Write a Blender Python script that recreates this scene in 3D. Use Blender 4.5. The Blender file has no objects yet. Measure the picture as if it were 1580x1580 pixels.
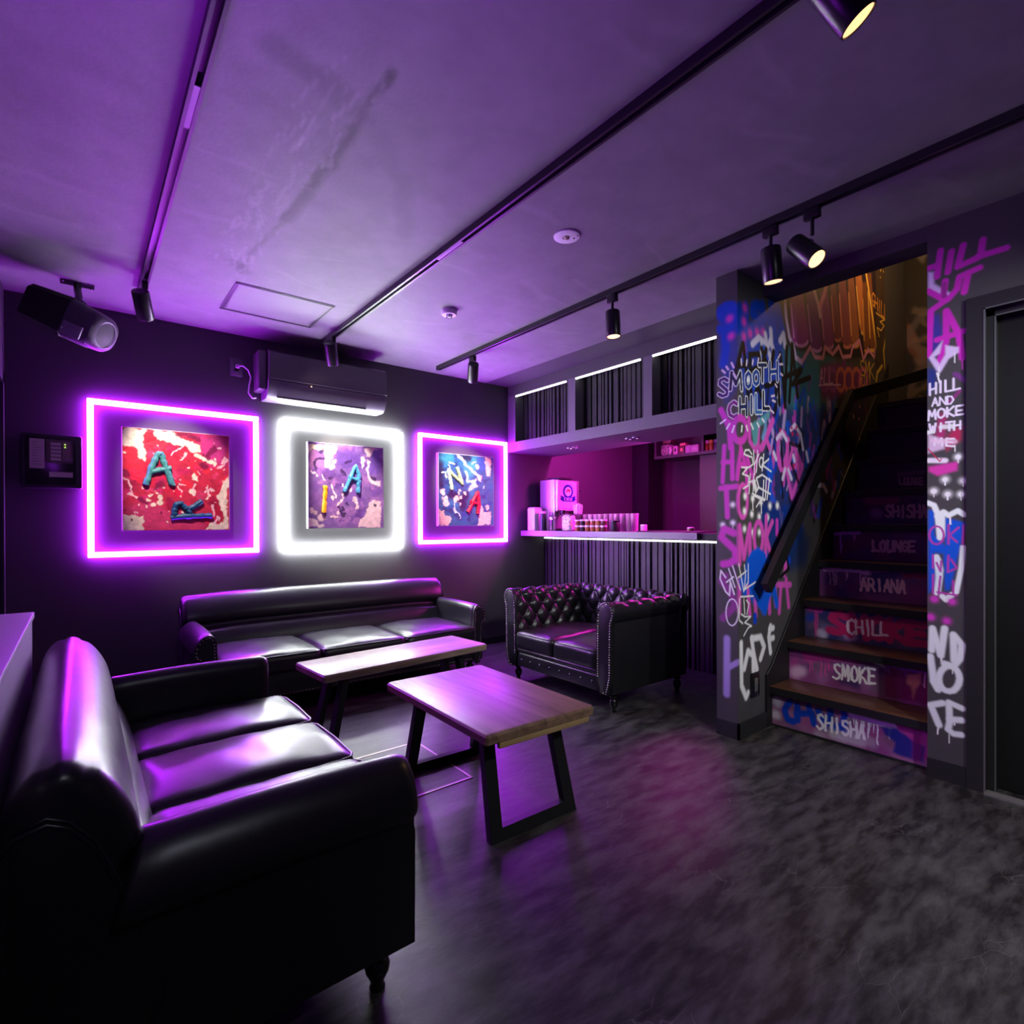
import bpy, bmesh, math, random
import numpy as np
from mathutils import Vector, Matrix
S = bpy.context.scene
COL = S.collection
random.seed(11)
rng = np.random.default_rng(4)

# ------------------------------------------------------------------ camera, world, exposure
def make_camera():
    yaw, pitch, roll = math.radians(38.4), math.radians(-.2), math.radians(-.18)
    f = Vector((math.sin(yaw)*math.cos(pitch), math.cos(yaw)*math.cos(pitch), math.sin(pitch)))
    r = Vector((math.cos(yaw), -math.sin(yaw), 0)); u = r.cross(f)
    r2 = math.cos(roll)*r + math.sin(roll)*u; u2 = -math.sin(roll)*r + math.cos(roll)*u
    cam = bpy.data.cameras.new('camera'); cam.sensor_width = 36; cam.lens = 36*843/1580; cam.shift_y = 21.5/1580
    cam.clip_start = .02
    o = bpy.data.objects.new('camera', cam); COL.objects.link(o)
    m = Matrix((r2, u2, -f)).transposed().to_4x4(); m.translation = (0, 0, 1.15); o.matrix_world = m
    S.camera = o
make_camera()
W = bpy.data.worlds.new('world'); S.world = W; W.use_nodes = True
W.node_tree.nodes['Background'].inputs[0].default_value = (.5, .45, .7, 1)
W.node_tree.nodes['Background'].inputs[1].default_value = .004
S.view_settings.view_transform = 'Standard'; S.view_settings.look = 'None'
S.view_settings.exposure = 0.0; S.view_settings.gamma = 1; S.view_settings.use_curve_mapping = False
S.cycles.use_denoising = True
S.cycles.max_bounces = 8; S.cycles.transparent_max_bounces = 12; S.cycles.sample_clamp_indirect = 4
S.cycles.caustics_reflective = False; S.cycles.caustics_refractive = False

PINK_E, WHITE_E, LEDBAR_E = 102.0, 98.0, 4.0   # radiance of the tubes
WARM = (1.0, .62, .30)
def light(name, kind, loc, energy, color, aim=None, size=.05, cone=60, blend=.5, parent=None, sy=None):
    l = bpy.data.lights.new(name, kind); l.energy = energy; l.color = color
    if kind == 'SPOT': l.spot_size = math.radians(cone); l.spot_blend = blend; l.shadow_soft_size = size
    elif kind == 'POINT': l.shadow_soft_size = size
    elif kind == 'AREA':
        l.size = size
        if sy: l.shape = 'RECTANGLE'; l.size_y = sy
    o = bpy.data.objects.new(name, l); COL.objects.link(o); o.location = loc
    if aim is not None: o.rotation_euler = Vector(aim).to_track_quat('-Z', 'Y').to_euler()
    return o
# lights outside the frame: unseen spots added behind the camera, an added violet light, the lamp at the top of the stairs, the pink bar strip
light('unseen_spot_light', 'SPOT', (2.30, -.55, 2.25), 92, (.97, .98, 1), (.58, 2.0, -.95), .05, 66, .9)
light('unseen_spot_light', 'SPOT', (1.41, -.9, 2.25), 125, (.97, .98, 1), (1.35, 1.75, -1.9), .05, 92, .9)
light('unseen_spot_light', 'SPOT', (.285, -.7, 2.3), 16, (.8, .8, 1), (.1, .8, -.9), .05, 100, .9)  # added key light for the near sofa arm, no fitting behind it
light('added_violet_light', 'AREA', (-.31, .8, 1.75), 24, (.40, .02, 1), (.35, .45, .8), .03, sy=1.4)  # unseen area light added to tint the left ceiling and cabinet violet
light('stair_top_light', 'POINT', (4.55, .95, 3.35), 24, (1, .56, .24), None, .08)
light('bar_light', 'AREA', (3.96, 3.0, 1.90), 78, (1, .03, .72), (.1, .6, -.8), .04, sy=1.6)

# ------------------------------------------------------------------ materials
def lin(c):
    return tuple((v/12.92 if v <= .04045 else ((v+.055)/1.055)**2.4) for v in c)
def nt(name):
    m = bpy.data.materials.new(name); m.use_nodes = True
    n = m.node_tree; return m, n, n.nodes['Principled BSDF']
def N(n, t, **kw):
    x = n.nodes.new(t)
    for k, v in kw.items():
        if k in x.inputs: x.inputs[k].default_value = v
        else: setattr(x, k, v)
    return x
def mat(name, col, rough=.5, metal=0., bump=0., bscale=200., var=0., vscale=6., spec=.5, coat=0., trans=0., ior=1.45):
    m, n, p = nt(name)
    p.inputs['Base Color'].default_value = (*col, 1); p.inputs['Roughness'].default_value = rough
    p.inputs['Metallic'].default_value = metal; p.inputs['Specular IOR Level'].default_value = spec
    p.inputs['Coat Weight'].default_value = coat; p.inputs['Transmission Weight'].default_value = trans; p.inputs['IOR'].default_value = ior
    tc = N(n, 'ShaderNodeTexCoord')
    if var:
        no = N(n, 'ShaderNodeTexNoise', Scale=vscale, Detail=4.); n.links.new(tc.outputs['Object'], no.inputs['Vector'])
        mr = N(n, 'ShaderNodeMapRange'); mr.inputs[3].default_value = 1-var; mr.inputs[4].default_value = 1+var
        n.links.new(no.outputs[0], mr.inputs[0])
        mx = N(n, 'ShaderNodeVectorMath', operation='SCALE'); mx.inputs[0].default_value = col
        n.links.new(mr.outputs[0], mx.inputs[3]); n.links.new(mx.outputs[0], p.inputs['Base Color'])
    if bump:
        no = N(n, 'ShaderNodeTexNoise', Scale=bscale, Detail=3.); n.links.new(tc.outputs['Object'], no.inputs['Vector'])
        b = N(n, 'ShaderNodeBump', Strength=bump, Distance=.004); n.links.new(no.outputs[0], b.inputs['Height']); n.links.new(b.outputs[0], p.inputs['Normal'])
    return m
def emit(name, col, k):
    m, n, p = nt(name); p.inputs['Base Color'].default_value = (.8, .8, .8, 1)
    p.inputs['Emission Color'].default_value = (*col, 1); p.inputs['Emission Strength'].default_value = k
    return m
def paint_mat(name, rough=.55, bump=.15, spec=.4, bscale=160):
    m, n, p = nt(name); a = N(n, 'ShaderNodeAttribute', attribute_name='paint')
    n.links.new(a.outputs['Color'], p.inputs['Base Color']); p.inputs['Roughness'].default_value = rough; p.inputs['Specular IOR Level'].default_value = spec
    tc = N(n, 'ShaderNodeTexCoord'); no = N(n, 'ShaderNodeTexNoise', Scale=bscale, Detail=3.); n.links.new(tc.outputs['Object'], no.inputs['Vector'])
    b = N(n, 'ShaderNodeBump', Strength=bump, Distance=.004); n.links.new(no.outputs[0], b.inputs['Height']); n.links.new(b.outputs[0], p.inputs['Normal'])
    return m
def floor_mat():
    m, n, p = nt('dark_marbled_vinyl'); L = n.links.new
    tc = N(n, 'ShaderNodeTexCoord'); mp = N(n, 'ShaderNodeMapping'); mp.inputs['Rotation'].default_value = (0, 0, .5); mp.inputs['Scale'].default_value = (.8, 2.6, 1)
    L(tc.outputs['Object'], mp.inputs['Vector'])
    n1 = N(n, 'ShaderNodeTexNoise', Scale=6.5, Detail=10., Roughness=.66, Distortion=.12); L(mp.outputs[0], n1.inputs['Vector'])
    cr = N(n, 'ShaderNodeValToRGB'); cr.color_ramp.elements[0].position = .40; cr.color_ramp.elements[0].color = (.013, .013, .0132, 1)
    cr.color_ramp.elements[1].position = .64; cr.color_ramp.elements[1].color = (.066, .066, .066, 1); L(n1.outputs[0], cr.inputs[0])
    # pale cracks
    n2 = N(n, 'ShaderNodeTexNoise', Scale=2.5, Detail=5.); L(tc.outputs['Object'], n2.inputs['Vector'])
    vm = N(n, 'ShaderNodeVectorMath', operation='MULTIPLY_ADD'); vm.inputs[1].default_value = (.55, .55, .55); L(n2.outputs['Color'], vm.inputs[0]); L(mp.outputs[0], vm.inputs[2])
    vo = N(n, 'ShaderNodeTexVoronoi', Scale=4.6, feature='DISTANCE_TO_EDGE'); L(vm.outputs[0], vo.inputs['Vector'])
    r2 = N(n, 'ShaderNodeMapRange'); r2.inputs[1].default_value = 0; r2.inputs[2].default_value = .010; r2.inputs[3].default_value = 1; r2.inputs[4].default_value = 0; L(vo.outputs['Distance'], r2.inputs[0])
    n3 = N(n, 'ShaderNodeTexNoise', Scale=2.2, Detail=2.); L(tc.outputs['Object'], n3.inputs['Vector'])
    r3 = N(n, 'ShaderNodeMapRange'); r3.inputs[1].default_value = .5; r3.inputs[2].default_value = .68; r3.inputs[4].default_value = .75; L(n3.outputs[0], r3.inputs[0])
    mu = N(n, 'ShaderNodeMath', operation='MULTIPLY'); L(r2.outputs[0], mu.inputs[0]); L(r3.outputs[0], mu.inputs[1])
    mx = N(n, 'ShaderNodeMix', data_type='RGBA'); mx.inputs['B'].default_value = (.2, .2, .2, 1); L(mu.outputs[0], mx.inputs['Factor']); L(cr.outputs[0], mx.inputs['A']); L(mx.outputs['Result'], p.inputs['Base Color'])
    rr = N(n, 'ShaderNodeMapRange'); rr.inputs[3].default_value = .30; rr.inputs[4].default_value = .48; L(n1.outputs[0], rr.inputs[0]); L(rr.outputs[0], p.inputs['Roughness'])
    b = N(n, 'ShaderNodeBump', Strength=.35, Distance=.004); L(n1.outputs[0], b.inputs['Height']); L(b.outputs[0], p.inputs['Normal'])
    return m
def wood_mat(name, dark, light_, axis=0, rough=.38, scale=1.):
    m, n, p = nt(name); L = n.links.new
    tc = N(n, 'ShaderNodeTexCoord'); mp = N(n, 'ShaderNodeMapping'); sc = [22*scale]*3; sc[axis] = 1.6*scale; mp.inputs['Scale'].default_value = sc; L(tc.outputs['Object'], mp.inputs['Vector'])
    n1 = N(n, 'ShaderNodeTexNoise', Scale=1.3, Detail=7., Roughness=.6, Distortion=.6); L(mp.outputs[0], n1.inputs['Vector'])
    m2 = N(n, 'ShaderNodeMapping'); s2 = [7*scale]*3; s2[axis] = .55*scale; m2.inputs['Scale'].default_value = s2; L(tc.outputs['Object'], m2.inputs['Vector'])
    n2 = N(n, 'ShaderNodeTexVoronoi', Scale=1.); L(m2.outputs[0], n2.inputs['Vector'])
    ad = N(n, 'ShaderNodeMath', operation='MULTIPLY_ADD'); ad.inputs[1].default_value = .35; L(n2.outputs['Distance'], ad.inputs[0]); L(n1.outputs[0], ad.inputs[2])
    cr = N(n, 'ShaderNodeValToRGB'); cr.color_ramp.elements[0].position = .38; cr.color_ramp.elements[0].color = (*dark, 1); cr.color_ramp.elements[1].position = .85; cr.color_ramp.elements[1].color = (*light_, 1)
    L(ad.outputs[0], cr.inputs[0]); L(cr.outputs[0], p.inputs['Base Color']); p.inputs['Roughness'].default_value = rough; p.inputs['Specular IOR Level'].default_value = .5
    b = N(n, 'ShaderNodeBump', Strength=.2, Distance=.002); L(n1.outputs[0], b.inputs['Height']); L(b.outputs[0], p.inputs['Normal'])
    return m
def leather_mat():
    m, n, p = nt('black_leather'); L = n.links.new
    p.inputs['Base Color'].default_value = (.010, .010, .012, 1); p.inputs['Specular IOR Level'].default_value = .55
    tc = N(n, 'ShaderNodeTexCoord')
    n1 = N(n, 'ShaderNodeTexNoise', Scale=9., Detail=3.); L(tc.outputs['Object'], n1.inputs['Vector'])
    n2 = N(n, 'ShaderNodeTexVoronoi', Scale=420.); L(tc.outputs['Object'], n2.inputs['Vector'])
    rr = N(n, 'ShaderNodeMapRange'); rr.inputs[3].default_value = .27; rr.inputs[4].default_value = .38; L(n1.outputs[0], rr.inputs[0]); L(rr.outputs[0], p.inputs['Roughness'])
    b = N(n, 'ShaderNodeBump', Strength=.08, Distance=.015); L(n1.outputs[0], b.inputs['Height'])
    b2 = N(n, 'ShaderNodeBump', Strength=.03, Distance=.001); L(n2.outputs['Distance'], b2.inputs['Height']); L(b.outputs[0], b2.inputs['Normal']); L(b2.outputs[0], p.inputs['Normal'])
    return m
M = {}
M['wall'] = mat('charcoal_wall_paint', (.052, .049, .054), .62, bump=.12, bscale=90, var=.10, vscale=3)
M['ceil'] = paint_mat('grey_plaster_ceiling', .62, .25, .35, 60)
M['floor'] = floor_mat()
M['graf'] = paint_mat('spray_painted_wall', .55, .12)
M['art'] = paint_mat('thick_paint', .42, .5, .5, 70)
M['base'] = mat('dark_skirting', (.016, .016, .018), .5)
M['leather'] = leather_mat()
M['blackmetal'] = mat('black_powder_metal', (.010, .010, .011), .38, bump=.05, bscale=300)
M['lampblack'] = mat('satin_black_lamp', (.012, .011, .013), .30)
M['trackblack'] = mat('black_track', (.018, .017, .02), .34)
M['greymetal'] = mat('dark_grey_metal', (.018, .018, .020), .45)
M['blackgloss'] = mat('glossy_black_plastic', (.008, .008, .009), .22)
M['blackmatt'] = mat('matt_black', (.006, .006, .007), .6)
M['legwood'] = mat('black_lacquered_wood', (.006, .006, .006), .15, coat=.5)
M['grey_ac'] = mat('grey_wrapped_panel', (.10, .097, .10), .38, var=.15, vscale=4)
M['silver_ac'] = mat('brushed_silver_film', (.17, .17, .175), .5, metal=.1, var=.15, vscale=5)
M['white'] = mat('white_plastic', (.75, .74, .76), .4)
M['chrome'] = mat('chrome', (.75, .75, .77), .18, metal=1)
M['steel'] = mat('steel_sheet', (.55, .53, .58), .32, metal=.85, var=.08)
M['nail'] = mat('antique_nailheads', (.5, .47, .44), .3, metal=.9)
M['walnut_y'] = wood_mat('walnut_boards_along_y', (.085, .045, .028), (.30, .185, .12), 1)
M['walnut_x'] = wood_mat('oak_boards_along_x', (.12, .085, .055), (.36, .275, .19), 0)
M['tread'] = wood_mat('dark_tread_wood', (.030, .013, .008), (.10, .045, .027), 1, .35)
M['batten'] = mat('raw_wood_batten', (.42, .28, .13), .5, var=.2, vscale=12)
M['pink_led'] = emit('pink_led_diffuser', (.46, .018, 1.0), PINK_E)
M['white_led'] = emit('white_led_diffuser', (.93, 1.0, .98), WHITE_E)
M['bar_led'] = emit('white_led_bar', (1.0, .97, 1.0), LEDBAR_E)
M['warm_lens'] = emit('lit_lens', (1.0, .50, .22), 2.0)
M['off_lens'] = mat('lens', (.3, .25, .2), .2)
M['glass'] = mat('clear_glass', (1, 1, 1), .03, trans=1., ior=1.45)
M['slat_counter'] = mat('grey_counter_slats', (.048, .048, .051), .5)
M['tumbler'] = mat('highlight_tinted_glass', (.95, .85, .93), .06, trans=.72)  # clear glass; pink tint and part opacity stand in for pink highlights
M['counter'] = mat('grey_counter_laminate', (.22, .21, .23), .35, var=.05)
M['slat'] = mat('grey_black_slats', (.009, .009, .011), .6)
M['slatdark'] = mat('black_backing', (.004, .004, .005), .7)
M['paper'] = mat('printed_paper', (.55, .52, .46), .7, var=.1, vscale=60)

# ------------------------------------------------------------------ geometry helpers
ORG = {}
class MB:
    """collects shapes in world metres; build() links them as one mesh object"""
    def __init__(s): s.v = []; s.f = []; s.mi = []; s.cur = 0; s.x = None
    def add(s, vs, fs):
        b = len(s.v)
        if s.x is not None: vs = [tuple(s.x @ Vector(v)) for v in vs]
        s.v += [tuple(v) for v in vs]; s.f += [tuple(i+b for i in f) for f in fs]; s.mi += [s.cur]*len(fs); return s
    def box(s, x0, x1, y0, y1, z0, z1, bev=0.0, seg=2):
        if bev:
            bm = bmesh.new(); bmesh.ops.create_cube(bm, size=1)
            for v in bm.verts: v.co = Vector(((x0+x1)/2+v.co.x*(x1-x0), (y0+y1)/2+v.co.y*(y1-y0), (z0+z1)/2+v.co.z*(z1-z0)))
            bmesh.ops.bevel(bm, geom=bm.edges[:], offset=bev, segments=seg, affect='EDGES', profile=.5)
            bm.verts.index_update(); s.add([v.co[:] for v in bm.verts], [[v.index for v in f.verts] for f in bm.faces]); bm.free(); return s
        vs = [(x, y, z) for z in (z0, z1) for y in (y0, y1) for x in (x0, x1)]
        return s.add(vs, [(0,2,3,1), (4,5,7,6), (0,1,5,4), (2,6,7,3), (0,4,6,2), (1,3,7,5)])
    def prism(s, poly, fn0, fn1):
        """poly of 2D points, fn0/fn1 lift them to the two end faces"""
        n = len(poly); a = [fn0(*p) for p in poly]; b = [fn1(*p) for p in poly]
        return s.add(a+b, [tuple(range(n))[::-1], tuple(range(n, 2*n))]+[(i, (i+1) % n, n+(i+1) % n, n+i) for i in range(n)])
    def loft(s, secs, cap=True, closed=True):
        n = len(secs[0]); vs = [p for q in secs for p in q]; fs = []
        for k in range(len(secs)-1):
            for i in range(n if closed else n-1):
                j = (i+1) % n; fs.append((k*n+i, k*n+j, (k+1)*n+j, (k+1)*n+i))
        if cap and closed: fs.append(tuple(range(n))[::-1]); fs.append(tuple((len(secs)-1)*n+i for i in range(n)))
        return s.add(vs, fs)
    def tube(s, pts, r, n=8, closed=False):
        pts = [Vector(p) for p in pts]; secs = []; m = len(pts); up = None
        rs = r if isinstance(r, (list, tuple)) else [r]*m
        for i, p in enumerate(pts):
            a = pts[(i-1) % m] if (closed or i > 0) else p; b = pts[(i+1) % m] if (closed or i < m-1) else p
            t = (b-a).normalized()
            if up is None:
                up = Vector((0, 0, 1)) if abs(t.z) < .9 else Vector((1, 0, 0))
            u = (up-t*up.dot(t)).normalized(); w = t.cross(u); up = u
            secs.append([p+(u*math.cos(2*math.pi*k/n)+w*math.sin(2*math.pi*k/n))*rs[i] for k in range(n)])
        if closed: secs.append(secs[0])
        return s.loft(secs, cap=not closed)
    def lathe(s, prof, c, ax=(0, 0, 1), n=24, cap=True):
        """prof: (radius, distance along axis)"""
        ax = Vector(ax).normalized(); u = ax.orthogonal().normalized(); w = ax.cross(u); c = Vector(c)
        return s.loft([[c+ax*h+(u*math.cos(2*math.pi*k/n)+w*math.sin(2*math.pi*k/n))*max(r, 1e-4) for k in range(n)] for r, h in prof], cap)
    def ball(s, c, r, n=8, sz=1.):
        return s.lathe([(r*math.sin(math.pi*k/n), -r*sz*math.cos(math.pi*k/n)) for k in range(n+1)], c, n=max(6, n))
    def rbox(s, x0, x1, y0, y1, z0, z1, r, n=10, crown=0., fn=None, wob=0., seed=0):
        """rounded, optionally crowned box (cushions)"""
        c = Vector(((x0+x1)/2, (y0+y1)/2, (z0+z1)/2)); h = Vector(((x1-x0)/2, (y1-y0)/2, (z1-z0)/2)); r = min(r, h.x, h.y, h.z)
        def ticks(hh):
            e = [hh*math.sin(math.pi/2*(2*i/n-1)) for i in range(n+1)]; return e
        T = [ticks(h.x), ticks(h.y), ticks(h.z)]; idx = {}; vs = []; fs = []
        rr = random.Random(seed); ph = [rr.uniform(0, 6.28) for _ in range(6)]
        def vert(i, j, k):
            key = (i, j, k)
            if key in idx: return idx[key]
            p = Vector((T[0][i], T[1][j], T[2][k])); q = Vector((max(-h.x+r, min(h.x-r, p.x)), max(-h.y+r, min(h.y-r, p.y)), max(-h.z+r, min(h.z-r, p.z))))
            d = p-q
            if d.length > 1e-9: p = q+d.normalized()*r
            if crown:
                w = (1-(p.x/h.x)**2)*(1-(p.y/h.y)**2)*max(0, (p.z/h.z)); p.z += crown*max(0, w)**.6
            if wob:
                p.z += wob*max(0, p.z/h.z)*(math.sin(p.x*17+ph[0])*math.sin(p.y*23+ph[1])+.6*math.sin(p.x*41+p.y*13+ph[2]))
            p = p+c
            if fn: p = fn(p)
            idx[key] = len(vs); vs.append(tuple(p)); return idx[key]
        R = range(n)
        for a in R:
            for b in R:
                fs.append((vert(a,b,0), vert(a,b+1,0), vert(a+1,b+1,0), vert(a+1,b,0))); fs.append((vert(a,b,n), vert(a+1,b,n), vert(a+1,b+1,n), vert(a,b+1,n)))
                fs.append((vert(a,0,b), vert(a+1,0,b), vert(a+1,0,b+1), vert(a,0,b+1))); fs.append((vert(a,n,b), vert(a,n,b+1), vert(a+1,n,b+1), vert(a+1,n,b)))
                fs.append((vert(0,a,b), vert(0,a,b+1), vert(0,a+1,b+1), vert(0,a+1,b))); fs.append((vert(n,a,b), vert(n,a+1,b), vert(n,a+1,b+1), vert(n,a,b+1)))
        return s.add(vs, fs)
    def build(s, name, m, parent=None, smooth=35, label=None, fix=True):
        me = bpy.data.meshes.new(name); o = ORG.get(parent.name, Vector()) if parent else getattr(s, 'origin', Vector())
        o = Vector(o); me.from_pydata([tuple(Vector(v)-o) for v in s.v], [], s.f)
        for x in (m if isinstance(m, (list, tuple)) else [m]): me.materials.append(x)
        if max(s.mi, default=0): me.polygons.foreach_set('material_index', s.mi)
        if fix:
            bm = bmesh.new(); bm.from_mesh(me); bmesh.ops.recalc_face_normals(bm, faces=bm.faces[:]); bm.to_mesh(me); bm.free()
        if smooth:
            me.polygons.foreach_set('use_smooth', [True]*len(me.polygons))
            if smooth < 180: me.set_sharp_from_angle(angle=math.radians(smooth))
        ob = bpy.data.objects.new(name, me); COL.objects.link(ob)
        if parent: ob.parent = parent; ORG[ob.name] = o
        else: ob.location = o; ORG[ob.name] = o
        if label: ob['label'] = label
        return ob
def tag(o, label, cat, group=None, kind=None):
    o['label'] = label; o['category'] = cat
    if group: o['group'] = group
    if kind: o['kind'] = kind
    return o
def thing(name, label, cat, loc, group=None):
    o = bpy.data.objects.new(name, None); COL.objects.link(o); o.location = loc; o.empty_display_size = .05
    ORG[o.name] = Vector(loc); return tag(o, label, cat, group)
def solo(mb, name, m, label, cat, loc, group=None, smooth=35):
    mb.origin = Vector(loc); return tag(mb.build(name, m, None, smooth), label, cat, group)
def struct(mb, name, m, parent=None, smooth=0):
    o = mb.build(name, m, parent, smooth)
    if not parent: o['kind'] = 'structure'
    return o
def copy_tree(src, loc, label=None, group=None, parent=None):
    c = src.copy(); COL.objects.link(c)
    if parent is None: c.location = loc
    else: c.parent = parent
    if label: c['label'] = label
    if group: c['group'] = group
    for ch in list(src.children): copy_tree(ch, None, parent=c)
    return c
def adopt(l, parent):
    l.location = Vector(l.location)-ORG[parent.name]; l.parent = parent

# ------------------------------------------------------------------ painted surfaces: strokes and patches in wall metres
class Canvas:
    def __init__(s, u0, u1, v0, v1, res, base, warp=0., wscale=.03, seed=1):
        s.u = np.linspace(u0, u1, max(2, int(round((u1-u0)/res))+1)); s.v = np.linspace(v0, v1, max(2, int(round((v1-v0)/res))+1))
        s.U, s.V = np.meshgrid(s.u, s.v); s.c = np.empty(s.U.shape+(3,)); s.c[:] = base; s.pu, s.pv = s.U, s.V
        s.noise = lambda sc, sd: s._noise(sc, sd)
        if warp:
            s.pu = s.U+warp*(s._noise(wscale, seed)+.5*s._noise(wscale*.4, seed+1)); s.pv = s.V+warp*(s._noise(wscale, seed+2)+.5*s._noise(wscale*.4, seed+3))
    def _noise(s, scale, seed):
        r = np.random.default_rng(seed); nu = int((s.u[-1]-s.u[0])/scale)+3; nv = int((s.v[-1]-s.v[0])/scale)+3
        g = r.uniform(-1, 1, (nv, nu)); x = (s.U-s.u[0])/scale; y = (s.V-s.v[0])/scale; i = x.astype(int); j = y.astype(int)
        fx = x-i; fy = y-j; fx = fx*fx*(3-2*fx); fy = fy*fy*(3-2*fy)
        return (g[j, i]*(1-fx)+g[j, i+1]*fx)*(1-fy)+(g[j+1, i]*(1-fx)+g[j+1, i+1]*fx)*fy
    def _win(s, pts, m):
        p = np.array(pts); a = np.searchsorted(s.u, p[:, 0].min()-m); b = np.searchsorted(s.u, p[:, 0].max()+m); c = np.searchsorted(s.v, p[:, 1].min()-m); d = np.searchsorted(s.v, p[:, 1].max()+m)
        return slice(c, d), slice(a, b)
    def _seg(s, U, V, pts):
        d = np.full(U.shape, 1e9)
        for (x0, y0), (x1, y1) in zip(pts[:-1], pts[1:]):
            dx, dy = x1-x0, y1-y0; l = dx*dx+dy*dy+1e-12; t = np.clip(((U-x0)*dx+(V-y0)*dy)/l, 0, 1); d = np.minimum(d, (U-x0-t*dx)**2+(V-y0-t*dy)**2)
        return np.sqrt(d)
    def _mix(s, w, a, col):
        s.c[w] = s.c[w]*(1-a[..., None])+np.array(col)*a[..., None]
    def stroke(s, pts, r, soft, col, alpha=1.):
        if len(pts) == 1: pts = pts*2
        ro = r*(1+soft*1.1); ri = max(0, r*(1-soft*.7)); w = s._win(pts, ro+.03)
        if s.U[w].size == 0: return
        d = s._seg(s.pu[w], s.pv[w], pts); t = np.clip((ro-d)/max(ro-ri, 1e-6), 0, 1); s._mix(w, alpha*t*t*(3-2*t), col)
    def fill(s, pts, soft, col, alpha=1.):
        soft = max(soft, .002); w = s._win(pts, soft*2+.03); U, V = s.pu[w], s.pv[w]
        if U.size == 0: return
        ins = np.zeros(U.shape, bool); q = pts+[pts[0]]
        for (x0, y0), (x1, y1) in zip(q[:-1], q[1:]):
            c = ((y0 > V) != (y1 > V)); 
            if y0 != y1: ins ^= c & (U < (x1-x0)*(V-y0)/(y1-y0)+x0)
        d = s._seg(U, V, q); d = np.where(ins, d, -d); t = np.clip(.5+d/(2*soft), 0, 1); s._mix(w, alpha*t*t*(3-2*t), col)
    def ops(s, text):
        for ln in text.strip().split('\n'):
            k, r, soft, cr, cg, cb, a, *p = [float(x) for x in ln.split()]; col = lin((cr/255, cg/255, cb/255)); p = [x/1000 for x in p]; pts = list(zip(p[::2], p[1::2]))
            if k == 0: s.stroke(pts, r/1000, soft, col, a)
            else: s.fill(pts, soft/1000, col, a)
        return s
    def mesh(s, name, m, lift, back=None, parent=None, keep=None):
        """lift(U,V)->x,y,z arrays of the painted face; back: thickness vector to a closed solid behind it"""
        nv, nu = s.U.shape; X, Y, Z = lift(s.U, s.V); P = np.stack([X+0*s.U, Y+0*s.U, Z+0*s.U], -1).reshape(-1, 3)
        o = np.array(ORG.get(parent.name, Vector()) if parent else (0, 0, 0)); idx = np.arange(nu*nv).reshape(nv, nu)
        q = np.stack([idx[:-1, :-1], idx[:-1, 1:], idx[1:, 1:], idx[1:, :-1]], -1).reshape(-1, 4)
        if keep is not None:
            k = keep(s.U, s.V); kq = (k[:-1, :-1] & k[:-1, 1:] & k[1:, 1:] & k[1:, :-1]).reshape(-1); q = q[kq]
        cols = s.c.reshape(-1, 3)
        if back is not None:
            b = np.array(back); co = [idx[0, 0], idx[0, -1], idx[-1, -1], idx[-1, 0]]; n0 = len(P); P = np.concatenate([P, P[co]+b]); cols = np.concatenate([cols, cols[co]])
            ex = [(n0+3, n0+2, n0+1, n0)]+[(co[i], n0+i, n0+(i+1) % 4, co[(i+1) % 4]) for i in range(4)]; q = np.concatenate([q, np.array(ex)])
        me = bpy.data.meshes.new(name); me.vertices.add(len(P)); me.vertices.foreach_set('co', (P-o).astype(np.float32).ravel())
        me.loops.add(q.size); me.loops.foreach_set('vertex_index', q.astype(np.int32).ravel()); me.polygons.add(len(q)); me.polygons.foreach_set('loop_start', np.arange(0, q.size, 4, dtype=np.int32))
        me.update(calc_edges=True); me.validate()
        at = me.color_attributes.new('paint', 'FLOAT_COLOR', 'POINT'); at.data.foreach_set('color', np.concatenate([cols, np.ones((len(cols), 1))], 1).astype(np.float32).ravel())
        me.materials.append(m); ob = bpy.data.objects.new(name, me); COL.objects.link(ob)
        if parent: ob.parent = parent; ORG[ob.name] = Vector(o)
        else: ORG[ob.name] = Vector()
        return ob

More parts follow.
